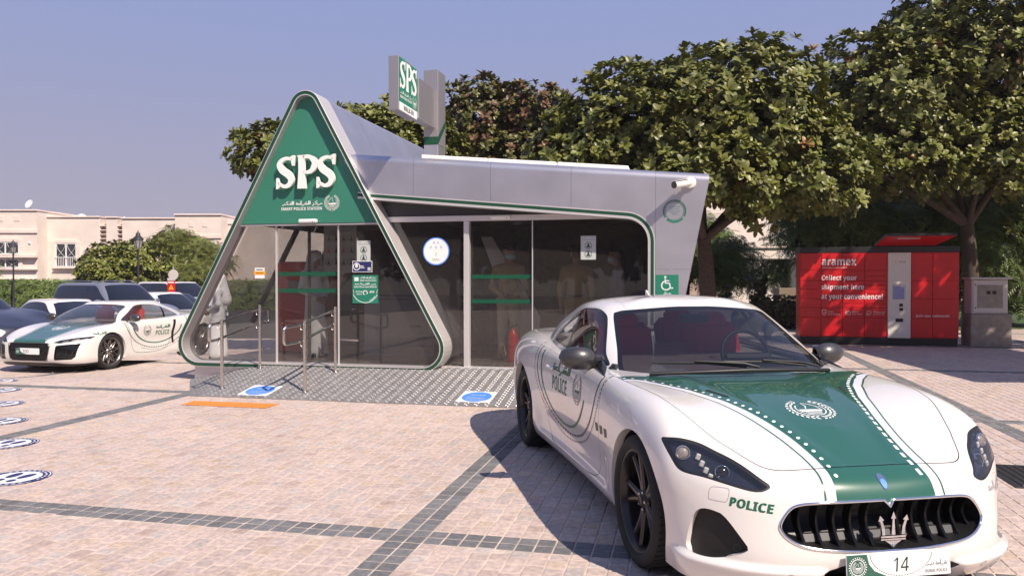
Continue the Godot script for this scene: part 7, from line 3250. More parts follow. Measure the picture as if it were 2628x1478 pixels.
func rosette_mesh(leaves: int, length: float, width: float, droop: float, seed_: int) -> ArrayMesh:
	var r := RandomNumberGenerator.new()
	r.seed = seed_
	var b := B.new()
	for k in leaves:
		var a := TAU * (k + r.randf_range(-0.25, 0.25)) / leaves * 1.0 + (0.3 if k % 2 else 0.0)
		var lift := r.randf_range(0.10, 0.95) if k % 3 else r.randf_range(0.7, 1.25)
		var l := length * r.randf_range(0.75, 1.1)
		var w := width * r.randf_range(0.8, 1.1)
		var out := Vector3(cos(a) * cos(lift), sin(lift), sin(a) * cos(lift))
		var side := Vector3(-sin(a), 0, cos(a))
		var up := side.cross(out).normalized()
		if up.y < 0.0:
			up = -up
		var mid := PackedVector3Array()
		var half := [0.06, 0.24, 0.42, 0.50, 0.44, 0.20]
		for j in 6:
			var t := j / 5.0
			mid.append(out * l * t - up * droop * l * t * t)
		for j in 5:
			for s in [-1, 1]:
				var e0: Vector3 = mid[j] + side * w * half[j] * s + up * w * 0.22 * half[j]
				var e1: Vector3 = mid[j + 1] + side * w * half[j + 1] * s + up * w * 0.22 * half[j + 1]
				if s > 0:
					b.tri(mid[j], e0, e1)
					b.tri(mid[j], e1, mid[j + 1])
				else:
					b.tri(mid[j], e1, e0)
					b.tri(mid[j], mid[j + 1], e1)
	return b.mesh()


func sprig_mesh(seed_: int) -> ArrayMesh:
	# a feathery twig with paired narrow leaflets
	var r := RandomNumberGenerator.new()
	r.seed = seed_
	var b := B.new()
	for f in 5:
		var a := TAU * f / 5.0 + r.randf_range(-0.4, 0.4)
		var dir := Vector3(cos(a), r.randf_range(-0.3, 0.5), sin(a)).normalized()
		var side := dir.cross(Vector3.UP).normalized()
		for k in 7:
			var t := 0.12 + 0.13 * k
			var p := dir * t * 0.5 - Vector3(0, 0.16 * t * t, 0)
			for s in [-1, 1]:
				var o: Vector3 = (side * s + dir * 0.55 - Vector3(0, 0.25, 0)).normalized() * 0.11
				var w := dir * 0.017
				b.tri(p - w, p + o, p + w)
	return b.mesh()


var rosettes := []
var sprigs := []

func branch(b: B, from: Vector3, to: Vector3, r0: float, r1: float, bend: float) -> void:
	var p := PackedVector3Array()
	var side := Vector3(rng.randf_range(-1, 1), 0, rng.randf_range(-1, 1)) * bend
	for k in 8:
		var t := k / 7.0
		p.append(from.lerp(to, t) + side * sin(t * PI) + Vector3(0, sin(t * PI) * bend * 0.5, 0))
	b.tube(p, r0, 9, false, r1)


# blobs: [centre, radii] in world axes
func tree(called: String, label: String, base: Vector3, fork: Vector3, trunk_r: float, blobs: Array, per_m2: float, size: float, kind: int, hue: Color, odd: Color, odd_share: float, group := "") -> Node3D:
	var t := thing(called, label, "tree", base, 0.0, group)
	var b := B.new()
	branch(b, Vector3(0, -0.1, 0), fork - base, trunk_r * 1.15, trunk_r * 0.8, 0.06)
	part("trunk", b, M.bark, t)
	b = B.new()
	for bl in blobs:
		var c: Vector3 = bl[0] - base
		branch(b, fork - base, c + Vector3(0, -bl[1].y * 0.2, 0), trunk_r * 0.55, 0.03, 0.25)
		for k in 5:
			var d := Vector3(rng.randf_range(-1, 1), rng.randf_range(-0.5, 1), rng.randf_range(-1, 1)).normalized()
			branch(b, (fork - base).lerp(c, 0.7), c + d * bl[1] * 0.8, 0.045, 0.012, 0.15)
	part("limbs", b, M.bark, t).set_meta("kind", "stuff")
	var sets := [[], [], []]
	var tints := [PackedColorArray(), PackedColorArray(), PackedColorArray()]
	var n := FastNoiseLite.new()
	n.seed = used.size() * 7 + 3
	n.frequency = 0.55
	for bl in blobs:
		var rad: Vector3 = bl[1]
		var area := 4.0 * PI * pow((pow(rad.x * rad.y, 1.6) + pow(rad.x * rad.z, 1.6) + pow(rad.y * rad.z, 1.6)) / 3.0, 1.0 / 1.6)
		for k in int(area * per_m2):
			var d := Vector3(rng.randfn(), rng.randfn(), rng.randfn()).normalized()
			if d.y < -0.75:
				continue
			var depth := 1.0 - pow(rng.randf(), 2.2) * 0.62
			var at: Vector3 = bl[0] + d * rad * depth
			var lump := n.get_noise_3dv(at)
			if lump < -0.36 and depth > 0.7:
				continue
			at += d * lump * 0.55
			var up := (d * 0.9 + Vector3(0, 0.75, 0) + Vector3(rng.randf_range(-0.5, 0.5), rng.randf_range(-0.4, 0.4), rng.randf_range(-0.5, 0.5))).normalized()
			var x := up.cross(Vector3(rng.randf() - 0.5, rng.randf() - 0.5, rng.randf() - 0.5)).normalized()
			var s := size * rng.randf_range(0.7, 1.25)
			var basis := Basis(x, up, x.cross(up)).scaled(Vector3(s, s, s))
			var j := rng.randi() % 3
			sets[j].append(Transform3D(basis, at - base))
			var c := hue * rng.randf_range(0.7, 1.3)
			if rng.randf() < odd_share:
				c = odd * rng.randf_range(0.7, 1.2)
			c = c.lerp(Color(c.r * 1.35, c.g * 1.05, c.b), rng.randf() * 0.6)
			tints[j].append(c)
	var crown := Node3D.new()
	crown.name = "crown"
	t.add_child(crown, true)
	for j in 3:
		var where: Array[Transform3D] = []
		where.assign(sets[j])
		scatter("foliage", rosettes[j] if kind == 0 else sprigs[j], M.leaf, where, tints[j], crown)
	return t


func blob(px: float, py: float, d: float, rx: float, ry: float, rz: float) -> Array:
	return [Vector3(px, py, -d), Vector3(rx, ry, rz)]


func hedge(called: String, label: String, a: Vector3, b_: Vector3, h: float, w: float, hue: Color, n: int, size: float) -> void:
	var t := thing(called, label, "hedge", a)
	var d := b_ - a
	var dir := d.normalized()
	var side := dir.cross(Vector3.UP)
	var b := B.new()
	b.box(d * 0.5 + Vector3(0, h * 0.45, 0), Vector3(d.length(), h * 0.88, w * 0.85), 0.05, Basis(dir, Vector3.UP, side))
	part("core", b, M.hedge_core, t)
	var where: Array[Transform3D] = []
	var tints := PackedColorArray()
	for k in n:
		var u := rng.randf()
		var f := rng.randi() % 3
		var p := d * u
		var up: Vector3
		if f == 0:
			p += Vector3(0, h * rng.randf_range(0.93, 1.05), 0) + side * rng.randf_range(-0.5, 0.5) * w
			up = Vector3.UP
		else:
			var s := 1.0 if f == 1 else -1.0
			p += Vector3(0, h * rng.randf(), 0) + side * w * 0.5 * s * rng.randf_range(0.85, 1.05)
			up = side * s + Vector3(0, 0.5, 0)
		up = (up + Vector3(rng.randf_range(-0.6, 0.6), rng.randf_range(-0.3, 0.6), rng.randf_range(-0.6, 0.6))).normalized()
		var x := up.cross(Vector3(rng.randf() - 0.5, rng.randf() - 0.5, rng.randf() - 0.5)).normalized()
		var s2 := size * rng.randf_range(0.7, 1.3)
		where.append(Transform3D(Basis(x, up, x.cross(up)).scaled(Vector3(s2, s2, s2)), p))
		tints.append(hue * rng.randf_range(0.65, 1.3))
	scatter("foliage", sprigs[0] if size > 0.3 else rosettes[0], M.leaf, where, tints, t)


func shrub(label: String, at: Vector3, h: float, w: float, stems: int, hue: Color) -> void:
	var t := thing("shrub", label, "shrub", at)
	var b := B.new()
	var where: Array[Transform3D] = []
	var tints := PackedColorArray()
	for k in stems:
		var a := rng.randf() * TAU
		var top := Vector3(cos(a) * w * rng.randf(), h * rng.randf_range(0.6, 1.05), sin(a) * w * rng.randf())
		branch(b, Vector3(cos(a) * 0.06, 0, sin(a) * 0.06), top, 0.016, 0.006, 0.08)
		for j in 9:
			var u := rng.randf_range(0.3, 1.02)
			var up := Vector3(rng.randf_range(-1, 1), rng.randf_range(0.1, 1), rng.randf_range(-1, 1)).normalized()
			var x := up.cross(Vector3(0.3, 0.2, 0.9)).normalized()
			var s := rng.randf_range(0.35, 0.6)
			where.append(Transform3D(Basis(x, up, x.cross(up)).scaled(Vector3(s, s, s)), top * u))
			tints.append(hue * rng.randf_range(0.6, 1.3))
	part("stems", b, M.bark, t).set_meta("kind", "stuff")
	scatter("foliage", rosettes[1], M.leaf, where, tints, t)


func build_trees() -> void:
	for k in 3:
		rosettes.append(rosette_mesh(10 + k, 0.19, 0.108, 0.25 + 0.12 * k, 40 + k))
		sprigs.append(sprig_mesh(60 + k))
	var green := Color(0.122, 0.142, 0.034)
	var rust := Color(0.20, 0.12, 0.045)
	tree("almond_tree", "broad leaved tree rising behind the station's right end, its trunk beside the wheelchair sign", Vector3(4.42, 0, -17.2), Vector3(4.30, 2.35, -17.2), 0.19,
		[blob(2.92, 4.75, 17.4, 2.0, 1.55, 1.8), blob(4.95, 5.05, 17.2, 2.1, 1.75, 2.0), blob(6.15, 3.55, 16.6, 1.6, 1.05, 1.5), blob(1.8, 4.0, 17.6, 1.5, 0.9, 1.4), blob(4.2, 3.65, 16.2, 1.7, 0.8, 1.2), blob(6.3, 4.6, 17.6, 1.2, 1.1, 1.3)],
		32.0, 0.92, 0, green, rust, 0.006)
	tree("almond_tree", "tallest broad leaved tree behind the parcel locker, its crown cut by the frame", Vector3(12.2, 0, -20.4), Vector3(12.1, 2.9, -20.4), 0.2,
		[blob(9.9, 6.25, 20.2, 2.2, 1.65, 2.0), blob(12.1, 7.6, 20.5, 2.2, 2.0, 2.2), blob(9.5, 4.4, 19.8, 1.9, 1.1, 1.6), blob(12.3, 4.7, 20.0, 2.2, 1.5, 1.8), blob(14.1, 6.2, 20.6, 2.3, 2.6, 2.3), blob(10.9, 5.3, 20.8, 2.0, 1.5, 1.8)],
		28.0, 0.95, 0, green, rust, 0.008)
	tree("almond_tree", "reddish tinted broad leaved tree behind the roof sign's pylon", Vector3(0.1, 0, -22.5), Vector3(0.0, 2.8, -22.5), 0.16,
		[blob(-0.9, 6.1, 22.5, 1.25, 1.15, 1.4), blob(0.5, 6.25, 22.4, 1.2, 0.95, 1.4), blob(-0.2, 4.9, 22.2, 2.1, 1.0, 1.5), blob(1.6, 4.7, 22.0, 1.4, 0.9, 1.3), blob(-2.0, 5.2, 22.5, 1.3, 1.0, 1.3)],
		27.0, 0.92, 0, Color(0.105, 0.110, 0.032), Color(0.13, 0.080, 0.045), 0.3)
	tree("almond_tree", "broad leaved tree behind the portal, showing past both its sloping sides", Vector3(-4.3, 0, -20.0), Vector3(-4.4, 2.6, -20.0), 0.17,
		[blob(-6.2, 4.75, 20.0, 0.95, 0.75, 1.1), blob(-5.2, 4.6, 20.0, 1.3, 1.0, 1.3), blob(-5.9, 3.55, 20.2, 0.8, 0.6, 0.9), blob(-3.3, 5.2, 20.0, 1.5, 0.95, 1.4), blob(-2.6, 4.6, 19.6, 1.4, 0.9, 1.3), blob(-4.2, 4.2, 20.2, 1.6, 1.1, 1.4)],
		30.0, 0.9, 0, Color(0.125, 0.145, 0.036), rust, 0.01)
	# feathery trees farther back on the right
	var fine := Color(0.075, 0.118, 0.026)
	tree("feathery_tree", "feathery bright green tree low behind the first trunk right of the station", Vector3(6.2, 0, -27.0), Vector3(6.2, 1.4, -27.0), 0.10,
		[blob(6.3, 2.4, 27.0, 1.7, 1.3, 1.4), blob(7.5, 1.9, 26.6, 1.0, 1.0, 1.0), blob(4.8, 2.0, 27.0, 1.2, 1.1, 1.2)], 26.0, 1.0, 1, Color(0.075, 0.125, 0.022), rust, 0.0)
	tree("feathery_tree", "dark feathery tree directly behind the parcel locker's left half", Vector3(10.6, 0, -24.5), Vector3(10.6, 1.8, -24.5), 0.12,
		[blob(10.0, 3.5, 24.4, 1.8, 1.2, 1.5), blob(12.2, 3.3, 24.6, 2.0, 1.3, 1.5), blob(11.2, 2.4, 24.8, 2.2, 1.0, 1.4)], 26.0, 1.0, 1, fine, rust, 0.0)
	tree("feathery_tree", "dark feathery tree behind the grey power cabinet", Vector3(15.0, 0, -24.0), Vector3(15.0, 1.6, -24.0), 0.12,
		[blob(14.2, 2.6, 24.0, 1.8, 1.4, 1.5), blob(16.2, 3.0, 24.2, 1.9, 1.7, 1.5), blob(15.2, 4.2, 24.4, 2.2, 1.4, 1.5), blob(13.2, 1.4, 24.4, 1.2, 1.0, 1.0), blob(15.6, 1.2, 24.0, 1.8, 1.1, 1.0)], 26.0, 1.0, 1, fine, Color(0.16, 0.12, 0.02), 0.04)
	tree("feathery_tree", "thin feathery tree far right in the background, left of the portico's beam end", Vector3(17.5, 0, -34.0), Vector3(17.5, 1.8, -34.0), 0.12,
		[blob(15.5, 3.6, 34.0, 2.4, 1.8, 1.8), blob(18.8, 3.2, 34.0, 2.6, 2.2, 1.8), blob(13.2, 2.0, 36.0, 2.0, 1.4, 1.2)], 20.0, 1.1, 1, Color(0.055, 0.10, 0.022), rust, 0.0)
	# trees on the left
	tree("round_tree", "low round dense tree by the tall street lamp in front of the left houses", Vector3(-20.3, -0.55, -40.0), Vector3(-20.3, 0.6, -40.0), 0.14,
		[blob(-20.9, 2.0, 40.0, 1.6, 1.15, 1.4), blob(-19.3, 2.35, 40.0, 1.3, 1.1, 1.3), blob(-20.2, 1.5, 39.6, 1.8, 0.9, 1.3)], 26.0, 1.0, 0, Color(0.14, 0.165, 0.030), rust, 0.0)
	tree("feathery_tree", "light feathery tree right of the round tree, before the right-hand house", Vector3(-17.9, -0.55, -42.5), Vector3(-17.9, 1.2, -42.5), 0.10,
		[blob(-18.6, 3.5, 42.5, 1.0, 0.75, 0.9), blob(-17.6, 2.9, 42.5, 1.5, 0.9, 1.2), blob(-16.8, 2.3, 42.3, 1.4, 0.8, 1.0), blob(-17.9, 1.9, 42.0, 1.5, 0.9, 1.1), blob(-19.8, 3.3, 42.8, 0.6, 0.6, 0.6)], 22.0, 1.1, 1, Color(0.13, 0.16, 0.035), rust, 0.0)
	tree("feathery_tree", "small tree cut off by the photo's left edge", Vector3(-30.9, -0.55, -45.0), Vector3(-30.9, 0.6, -45.0), 0.10,
		[blob(-31.3, 2.1, 45.0, 1.1, 0.9, 1.0)], 22.0, 1.1, 1, Color(0.10, 0.15, 0.03), rust, 0.0)
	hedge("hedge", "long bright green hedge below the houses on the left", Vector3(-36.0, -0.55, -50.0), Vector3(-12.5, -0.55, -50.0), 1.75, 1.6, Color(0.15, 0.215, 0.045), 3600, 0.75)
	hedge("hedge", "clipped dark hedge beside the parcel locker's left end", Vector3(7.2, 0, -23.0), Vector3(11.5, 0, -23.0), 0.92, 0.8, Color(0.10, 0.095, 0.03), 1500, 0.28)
	shrub("dark leggy shrub on the lawn left of the parcel locker", Vector3(6.85, 0, -21.2), 1.55, 0.35, 12, Color(0.03, 0.045, 0.018))
	shrub("dark leafy shrub at the foot of the tree, right of its trunk", Vector3(5.15, 0, -18.6), 1.35, 0.4, 10, Color(0.03, 0.045, 0.018))
	shrub("dark leafy shrub between the tree trunk and the station's end wall", Vector3(3.75, 0, -18.4), 1.25, 0.4, 10, Color(0.03, 0.045, 0.018))
	shrub("low bare twigged shrub against the parcel locker's left side", Vector3(6.2, 0, -18.6), 0.85, 0.3, 9, Color(0.035, 0.05, 0.018))
	# trees outside the frame on the right, which throw their shade over the locker and the paving
	tree("almond_tree", "shade tree outside the picture on the right, above the power cabinet's forecourt", Vector3(13.5, 0, -13.6), Vector3(13.4, 4.4, -13.6), 0.2,
		[blob(11.5, 6.0, 13.2, 2.0, 1.1, 1.9), blob(13.6, 6.2, 13.4, 1.9, 1.2, 1.8), blob(12.4, 6.3, 15.0, 1.6, 1.0, 1.2)], 11.0, 1.0, 0, green, rust, 0.01)
	# the row of dark trees across the road behind the viewer, which the glass mirrors
	var row := tree("roadside_tree", "x", Vector3(-2.0, 0, 17.0), Vector3(-2.0, 2.0, 17.0), 0.2,
		[[Vector3(-2.0, 4.6, 17.0), Vector3(3.4, 3.0, 2.4)], [Vector3(-3.4, 2.9, 16.2), Vector3(2.6, 1.8, 2.0)], [Vector3(-0.2, 2.8, 16.4), Vector3(2.8, 1.9, 2.0)]], 7.0, 1.5, 0, Color(0.05, 0.075, 0.02), rust, 0.0)
	row.set_meta("label", "dark roadside tree behind the viewer, nearest the middle of the mirrored row")
	row.set_meta("group", "roadside trees mirrored in the glass")
	var place := [[-9.5, 18.0, "second"], [-16.5, 17.0, "third"], [-24.0, 18.5, "fourth"], [-32.0, 18.0, "fifth"], [5.5, 18.5, "sixth"], [13.0, 19.5, "seventh"]]
	for q in place:
		var o := row.duplicate()
		o.name = numbered("roadside_tree")
		add_child(o, true)
		o.position = Vector3(q[0], 0, q[1])
		o.rotation.y = q[0] * 1.7
		o.set_meta("label", "dark roadside tree behind the viewer, the %s of the mirrored row" % q[2])


# ---------------------------------------------------------------- houses

func window_unit(house: Node3D, x: float, y: float, z: float, w: float, h: float, rail := 0.0) -> void:
	# x, y: middle of the foot; recess, surround, two leaves with lattice
	var b := B.new()
	for q in [[-w * 0.5 - 0.14, h * 0.5, 0.28, h + 0.28], [w * 0.5 + 0.14, h * 0.5, 0.28, h + 0.28]]:
		b.box(Vector3(x + q[0], y + q[1], z + 0.02), Vector3(q[2], q[3], 0.10), 0.01)
	b.box(Vector3(x, y + h + 0.14, z + 0.021), Vector3(w + 0.001, 0.28, 0.10), 0.01)
	part("surround", b, M.render_trim, house)
	var win := Node3D.new()
	win.name = "window"
	house.add_child(win, true)
	b = B.new()
	b.box(Vector3(x, y + h * 0.5, z - 0.02), Vector3(w, h, 0.02))
	part("pane", b, M.house_glass, win)
	b = B.new()
	for e in [[-w * 0.5 + 0.04, h * 0.5, 0.08, h], [w * 0.5 - 0.04, h * 0.5, 0.08, h], [0.0, h * 0.5, 0.10, h]]:
		b.box(Vector3(x + e[0], y + e[1], z + 0.012), Vector3(e[2], e[3], 0.05))
	for e in [0.04, h - 0.04]:
		b.box(Vector3(x, y + e, z + 0.010), Vector3(w - 0.16, 0.08, 0.05))
	part("frame", b, M.white, win)
	b = B.new()
	var top := h * (0.62 if rail > 0.0 else 1.0)
	var y0 := y + h - top
	for s in [-1, 1]:
		var c := Vector2(x + w * 0.25 * s, 0)
		for k in 2:
			var p := PackedVector3Array()
			for j in 9:
				var t := j / 8.0
				var xx: float = c.x + (w * 0.2) * (1 - 2 * k) * (1.0 - 2.0 * sin(t * PI * 0.5)) * 0.98
				p.append(Vector3(xx, y0 + 0.06 + t * (top - 0.12), z + 0.008))
			b.tube(p, 0.014, 4, false)
	part("lattice", b, M.white, win)
	if rail > 0.0:
		for k in 13:
			b = B.new()
			b.box(Vector3(x - w * 0.5 + w * k / 12.0, y + rail * 0.5, z + 0.12), Vector3(0.03, rail, 0.03))
			part("baluster", b, M.white, house)
		b = B.new()
		b.box(Vector3(x, y + rail, z + 0.12), Vector3(w + 0.1, 0.05, 0.05))
		part("handrail", b, M.white, house)


func wall_box(house: Node3D, x0: float, x1: float, y1: float, z: float, depth := 9.0) -> void:
	var b := B.new()
	b.box(Vector3((x0 + x1) * 0.5, (y1 - 0.55) * 0.5, z - depth * 0.5), Vector3(x1 - x0, y1 + 0.55, depth))
	part("wall", b, M.render_wall, house)
	b = B.new()
	b.box(Vector3((x0 + x1) * 0.5, y1 + 0.05, z - depth * 0.5 + 0.06), Vector3(x1 - x0 + 0.14, 0.12, depth + 0.12), 0.02)
	part("coping", b, M.render_trim, house)


func ledge(house: Node3D, x0: float, x1: float, y: float, z: float, h: float, out: float) -> void:
	var b := B.new()
	b.box(Vector3((x0 + x1) * 0.5, y, z + out * 0.5), Vector3(x1 - x0, h, out), 0.01)
	part("ledge", b, M.render_trim, house)


func build_houses() -> void:
	# left house with a projecting bay
	var h := thing("house", "cream two storey house at the left edge with ledges and a roof dish", "house")
	wall_box(h, -46.0, -39.35, 7.05, -63.6)
	ledge(h, -46.0, -39.3, 5.35, -63.6, 0.28, 0.12)
	ledge(h, -46.0, -39.28, 3.28, -63.6, 0.22, 0.45)
	ledge(h, -46.0, -39.28, 2.22, -63.6, 0.12, 0.30)
	ledge(h, -46.0, -39.3, 1.42, -63.6, 0.10, 0.20)
	window_unit(h, -41.95, 3.45, -63.55, 2.3, 1.05)
	window_unit(h, -41.95, 2.32, -63.55, 2.3, 0.75)
	for x in [-42.4, -41.0]:
		var b := B.new()
		b.box(Vector3(x, 6.42, -63.59), Vector3(0.5, 0.45, 0.06), 0.01)
		part("roof_vent", b, M.render_trim, h)
	var b := B.new()
	b.lathe(pts([0.09, -0.04, 0.11, 0.0, 0.09, 0.05, 0.001, 0.06]), 12, Transform3D(Basis(Vector3.RIGHT, PI / 2), Vector3(-39.95, 4.4, -63.56)))
	part("wall_lamp", b, M.white, h)
	var dish := thing("satellite_dish", "white satellite dish on the left house's flat roof", "satellite dish", Vector3(-40.45, 7.11, -64.5))
	b = B.new()
	b.lathe(pts([0.02, 0.0, 0.2, 0.04, 0.38, 0.14, 0.39, 0.15]), 18, Transform3D(Basis(Vector3.RIGHT, 1.1) * Basis(Vector3(0, 0, 1), 0.3), Vector3(0, 0.55, 0)))
	part("dish", b, M.white, dish)
	b = B.new()
	b.tube(PackedVector3Array([Vector3(0, 0, 0), Vector3(0, 0.55, 0)]), 0.03, 6)
	part("mast", b, M.frame_grey, dish)
	# middle house
	h = thing("house", "plain cream house between the left bay and two ladder-like recesses", "house")
	wall_box(h, -39.35, -34.95, 6.62, -65.0)
	window_unit(h, -37.75, 2.42, -64.97, 1.78, 2.02, 0.82)
	ledge(h, -38.75, -36.75, 2.34, -65.0, 0.10, 0.35)
	ledge(h, -36.7, -34.95, 1.36, -65.0, 0.10, 0.16)
	b = B.new()
	b.ball(Vector3(-37.0, 6.75, -66.0), Vector3(0.35, 0.25, 0.35), 8, 12)
	part("roof_dome", b, M.white, h)
	# recesses and pier between the houses
	h = thing("house", "cream house with ladder-like slatted recesses either side of a narrow pier", "house")
	wall_box(h, -34.95, -33.0, 6.0, -65.6)
	wall_box(h, -34.35, -33.45, 6.58, -65.0)
	for x in [-34.66, -33.18]:
		for k in 13:
			b = B.new()
			b.box(Vector3(x, 1.6 + k * 0.36, -65.3), Vector3(0.60, 0.07, 0.5))
			part("slat", b, M.render_trim, h)
		for s in [-0.31, 0.31]:
			if absf(x + s + 33.9) > 0.5:
				b = B.new()
				b.box(Vector3(x + s, 3.2, -65.08), Vector3(0.06, 7.0, 0.10))
				part("edge_trim", b, M.white, h)
	wall_box(h, -33.0, -28.1, 6.50, -65.0)
	# tower house
	h = thing("house", "cream house with a square tower bay just left of the green portal", "house")
	wall_box(h, -28.1, -24.25, 6.72, -64.0)
	ledge(h, -28.1, -24.2, 4.95, -64.0, 0.30, 0.12)
	ledge(h, -27.4, -24.2, 2.92, -64.0, 0.14, 0.35)
	ledge(h, -27.4, -24.2, 2.02, -64.0, 0.12, 0.30)
	ledge(h, -28.1, -24.2, 1.35, -64.0, 0.12, 0.20)
	window_unit(h, -26.2, 3.18, -63.95, 1.5, 1.0)
	window_unit(h, -26.1, 2.12, -63.95, 1.5, 0.70)
	for x in [-26.75, -25.6]:
		b = B.new()
		b.box(Vector3(x, 5.95, -63.99), Vector3(0.42, 0.42, 0.06), 0.01)
		part("roof_vent", b, M.render_trim, h)
	wall_box(h, -24.25, -16.0, 6.1, -65.6)
	# cream house with a portico behind the trees on the right
	h = thing("house", "cream villa with a flat roofed portico behind the trees on the right", "house")
	b = B.new()
	b.box(Vector3(10.35, 1.2, -35.0), Vector3(0.92, 2.4, 0.9), 0.01)
	part("column", b, M.render_wall, h)
	b = B.new()
	b.box(Vector3(12.95, 1.2, -35.0), Vector3(0.5, 2.4, 0.9), 0.01)
	part("column", b, M.render_wall, h)
	b = B.new()
	b.box(Vector3(12.2, 2.60, -35.0), Vector3(4.7, 0.50, 1.1), 0.02)
	part("beam", b, M.render_wall, h)
	b = B.new()
	b.box(Vector3(12.2, 2.88, -35.0), Vector3(4.9, 0.08, 1.3), 0.01)
	part("coping", b, M.render_trim, h)
	b = B.new()
	b.box(Vector3(23.0, 3.6, -52.0), Vector3(22.0, 7.2, 8.0))
	part("wall", b, M.render_wall, h)
	b = B.new()
	b.box(Vector3(23.0, 7.25, -51.9), Vector3(22.4, 0.16, 8.2), 0.02)
	part("coping", b, M.render_trim, h)
	b = B.new()
	b.box(Vector3(9.2, 0.85, -46.0), Vector3(9.0, 1.7, 0.3), 0.01)
	single("garden_wall", b, M.render_pink, "low pinkish garden wall behind the tree trunk right of the station", "wall")
	b = B.new()
	b.box(Vector3(10.9, 0.55, -30.5), Vector3(0.80, 1.1, 0.7), 0.01)
	single("planter", b, M.brown_wall, "square brown planter under the portico behind the hedge", "planter")


# ---------------------------------------------------------------- people

# Distance field of tapered capsules joined smoothly, meshed as surface nets.
func field_mesh(bones: Array, cell: float, blend: float) -> ArrayMesh:
	# bones: [a, b, ra, rb, squash] with squash a Vector3 scale of space round the bone (1 = round)
	var val := {}
	var reach := cell * 2.0
	for o in bones:
		var a: Vector3 = o[0]
		var b: Vector3 = o[1]
		var r: float = maxf(o[2], o[3]) + reach + blend
		var lo := Vector3(minf(a.x, b.x) - r, minf(a.y, b.y) - r, minf(a.z, b.z) - r)
		var hi := Vector3(maxf(a.x, b.x) + r, maxf(a.y, b.y) + r, maxf(a.z, b.z) + r)
		var ab := b - a
		var l2 := maxf(ab.length_squared(), 1e-9)
		for x in range(floori(lo.x / cell), ceili(hi.x / cell) + 1):
			for y in range(floori(lo.y / cell), ceili(hi.y / cell) + 1):
				for z in range(floori(lo.z / cell), ceili(hi.z / cell) + 1):
					var p := Vector3(x, y, z) * cell
					var t := clampf((p - a).dot(ab) / l2, 0.0, 1.0)
					var q := p - (a + ab * t)
					if o.size() > 4:
						q = q / o[4]
					var d: float = q.length() - lerpf(o[2], o[3], t)
					if d > reach + blend:
						continue
					var key := Vector3i(x, y, z)
					if val.has(key):
						var e: float = val[key]
						var h := clampf(0.5 + 0.5 * (e - d) / blend, 0.0, 1.0)
						val[key] = lerpf(e, d, h) - blend * h * (1.0 - h)
					else:
						val[key] = d
	var vert := {}
	var v := PackedVector3Array()
	var corners := [Vector3i(0, 0, 0), Vector3i(1, 0, 0), Vector3i(0, 1, 0), Vector3i(1, 1, 0), Vector3i(0, 0, 1), Vector3i(1, 0, 1), Vector3i(0, 1, 1), Vector3i(1, 1, 1)]
	var edges := [[0, 1], [2, 3], [4, 5], [6, 7], [0, 2], [1, 3], [4, 6], [5, 7], [0, 4], [1, 5], [2, 6], [3, 7]]
	var far := reach + blend
	for key in val:
		var s := []
		var neg := 0
		for c in corners:
			var d: float = val.get(key + c, far)
			s.append(d)
			if d < 0.0:
				neg += 1
		if neg == 0 or neg == 8:
			continue
		var sum := Vector3.ZERO
		var n := 0
		for e in edges:
			var d0: float = s[e[0]]
			var d1: float = s[e[1]]
			if (d0 < 0.0) != (d1 < 0.0):
				sum += Vector3(corners[e[0]]).lerp(Vector3(corners[e[1]]), d0 / (d0 - d1))
				n += 1
		vert[key] = v.size()
		v.append((Vector3(key) + sum / n) * cell)
	var idx := PackedInt32Array()
	var dirs := [[Vector3i(1, 0, 0), Vector3i(0, 1, 0), Vector3i(0, 0, 1)], [Vector3i(0, 1, 0), Vector3i(0, 0, 1), Vector3i(1, 0, 0)], [Vector3i(0, 0, 1), Vector3i(1, 0, 0), Vector3i(0, 1, 0)]]
	for key in val:
		var d0: float = val[key]
		for d in dirs:
			var d1: float = val.get(key + d[0], far)
			if (d0 < 0.0) == (d1 < 0.0):
				continue
			var q := [key, key - d[1], key - d[1] - d[2], key - d[2]]
			var ok := true
			for k in q:
				if not vert.has(k):
					ok = false
			if not ok:
				continue
			var i := [vert[q[0]], vert[q[1]], vert[q[2]], vert[q[3]]]
			if d0 < 0.0:
				idx.append_array(PackedInt32Array([i[0], i[2], i[1], i[0], i[3], i[2]]))
			else:
				idx.append_array(PackedInt32Array([i[0], i[1], i[2], i[0], i[2], i[3]]))
	var nn := PackedVector3Array()
	nn.resize(v.size())
	for k in range(0, idx.size(), 3):
		var w := (v[idx[k + 2]] - v[idx[k]]).cross(v[idx[k + 1]] - v[idx[k]])
		for j in 3:
			nn[idx[k + j]] += w
	for k in nn.size():
		nn[k] = nn[k].normalized()
	var arr := []
	arr.resize(Mesh.ARRAY_MAX)
	arr[Mesh.ARRAY_VERTEX] = v
	arr[Mesh.ARRAY_NORMAL] = nn
	arr[Mesh.ARRAY_INDEX] = idx
	var m := ArrayMesh.new()
	m.add_surface_from_arrays(Mesh.PRIMITIVE_TRIANGLES, arr)
	return m


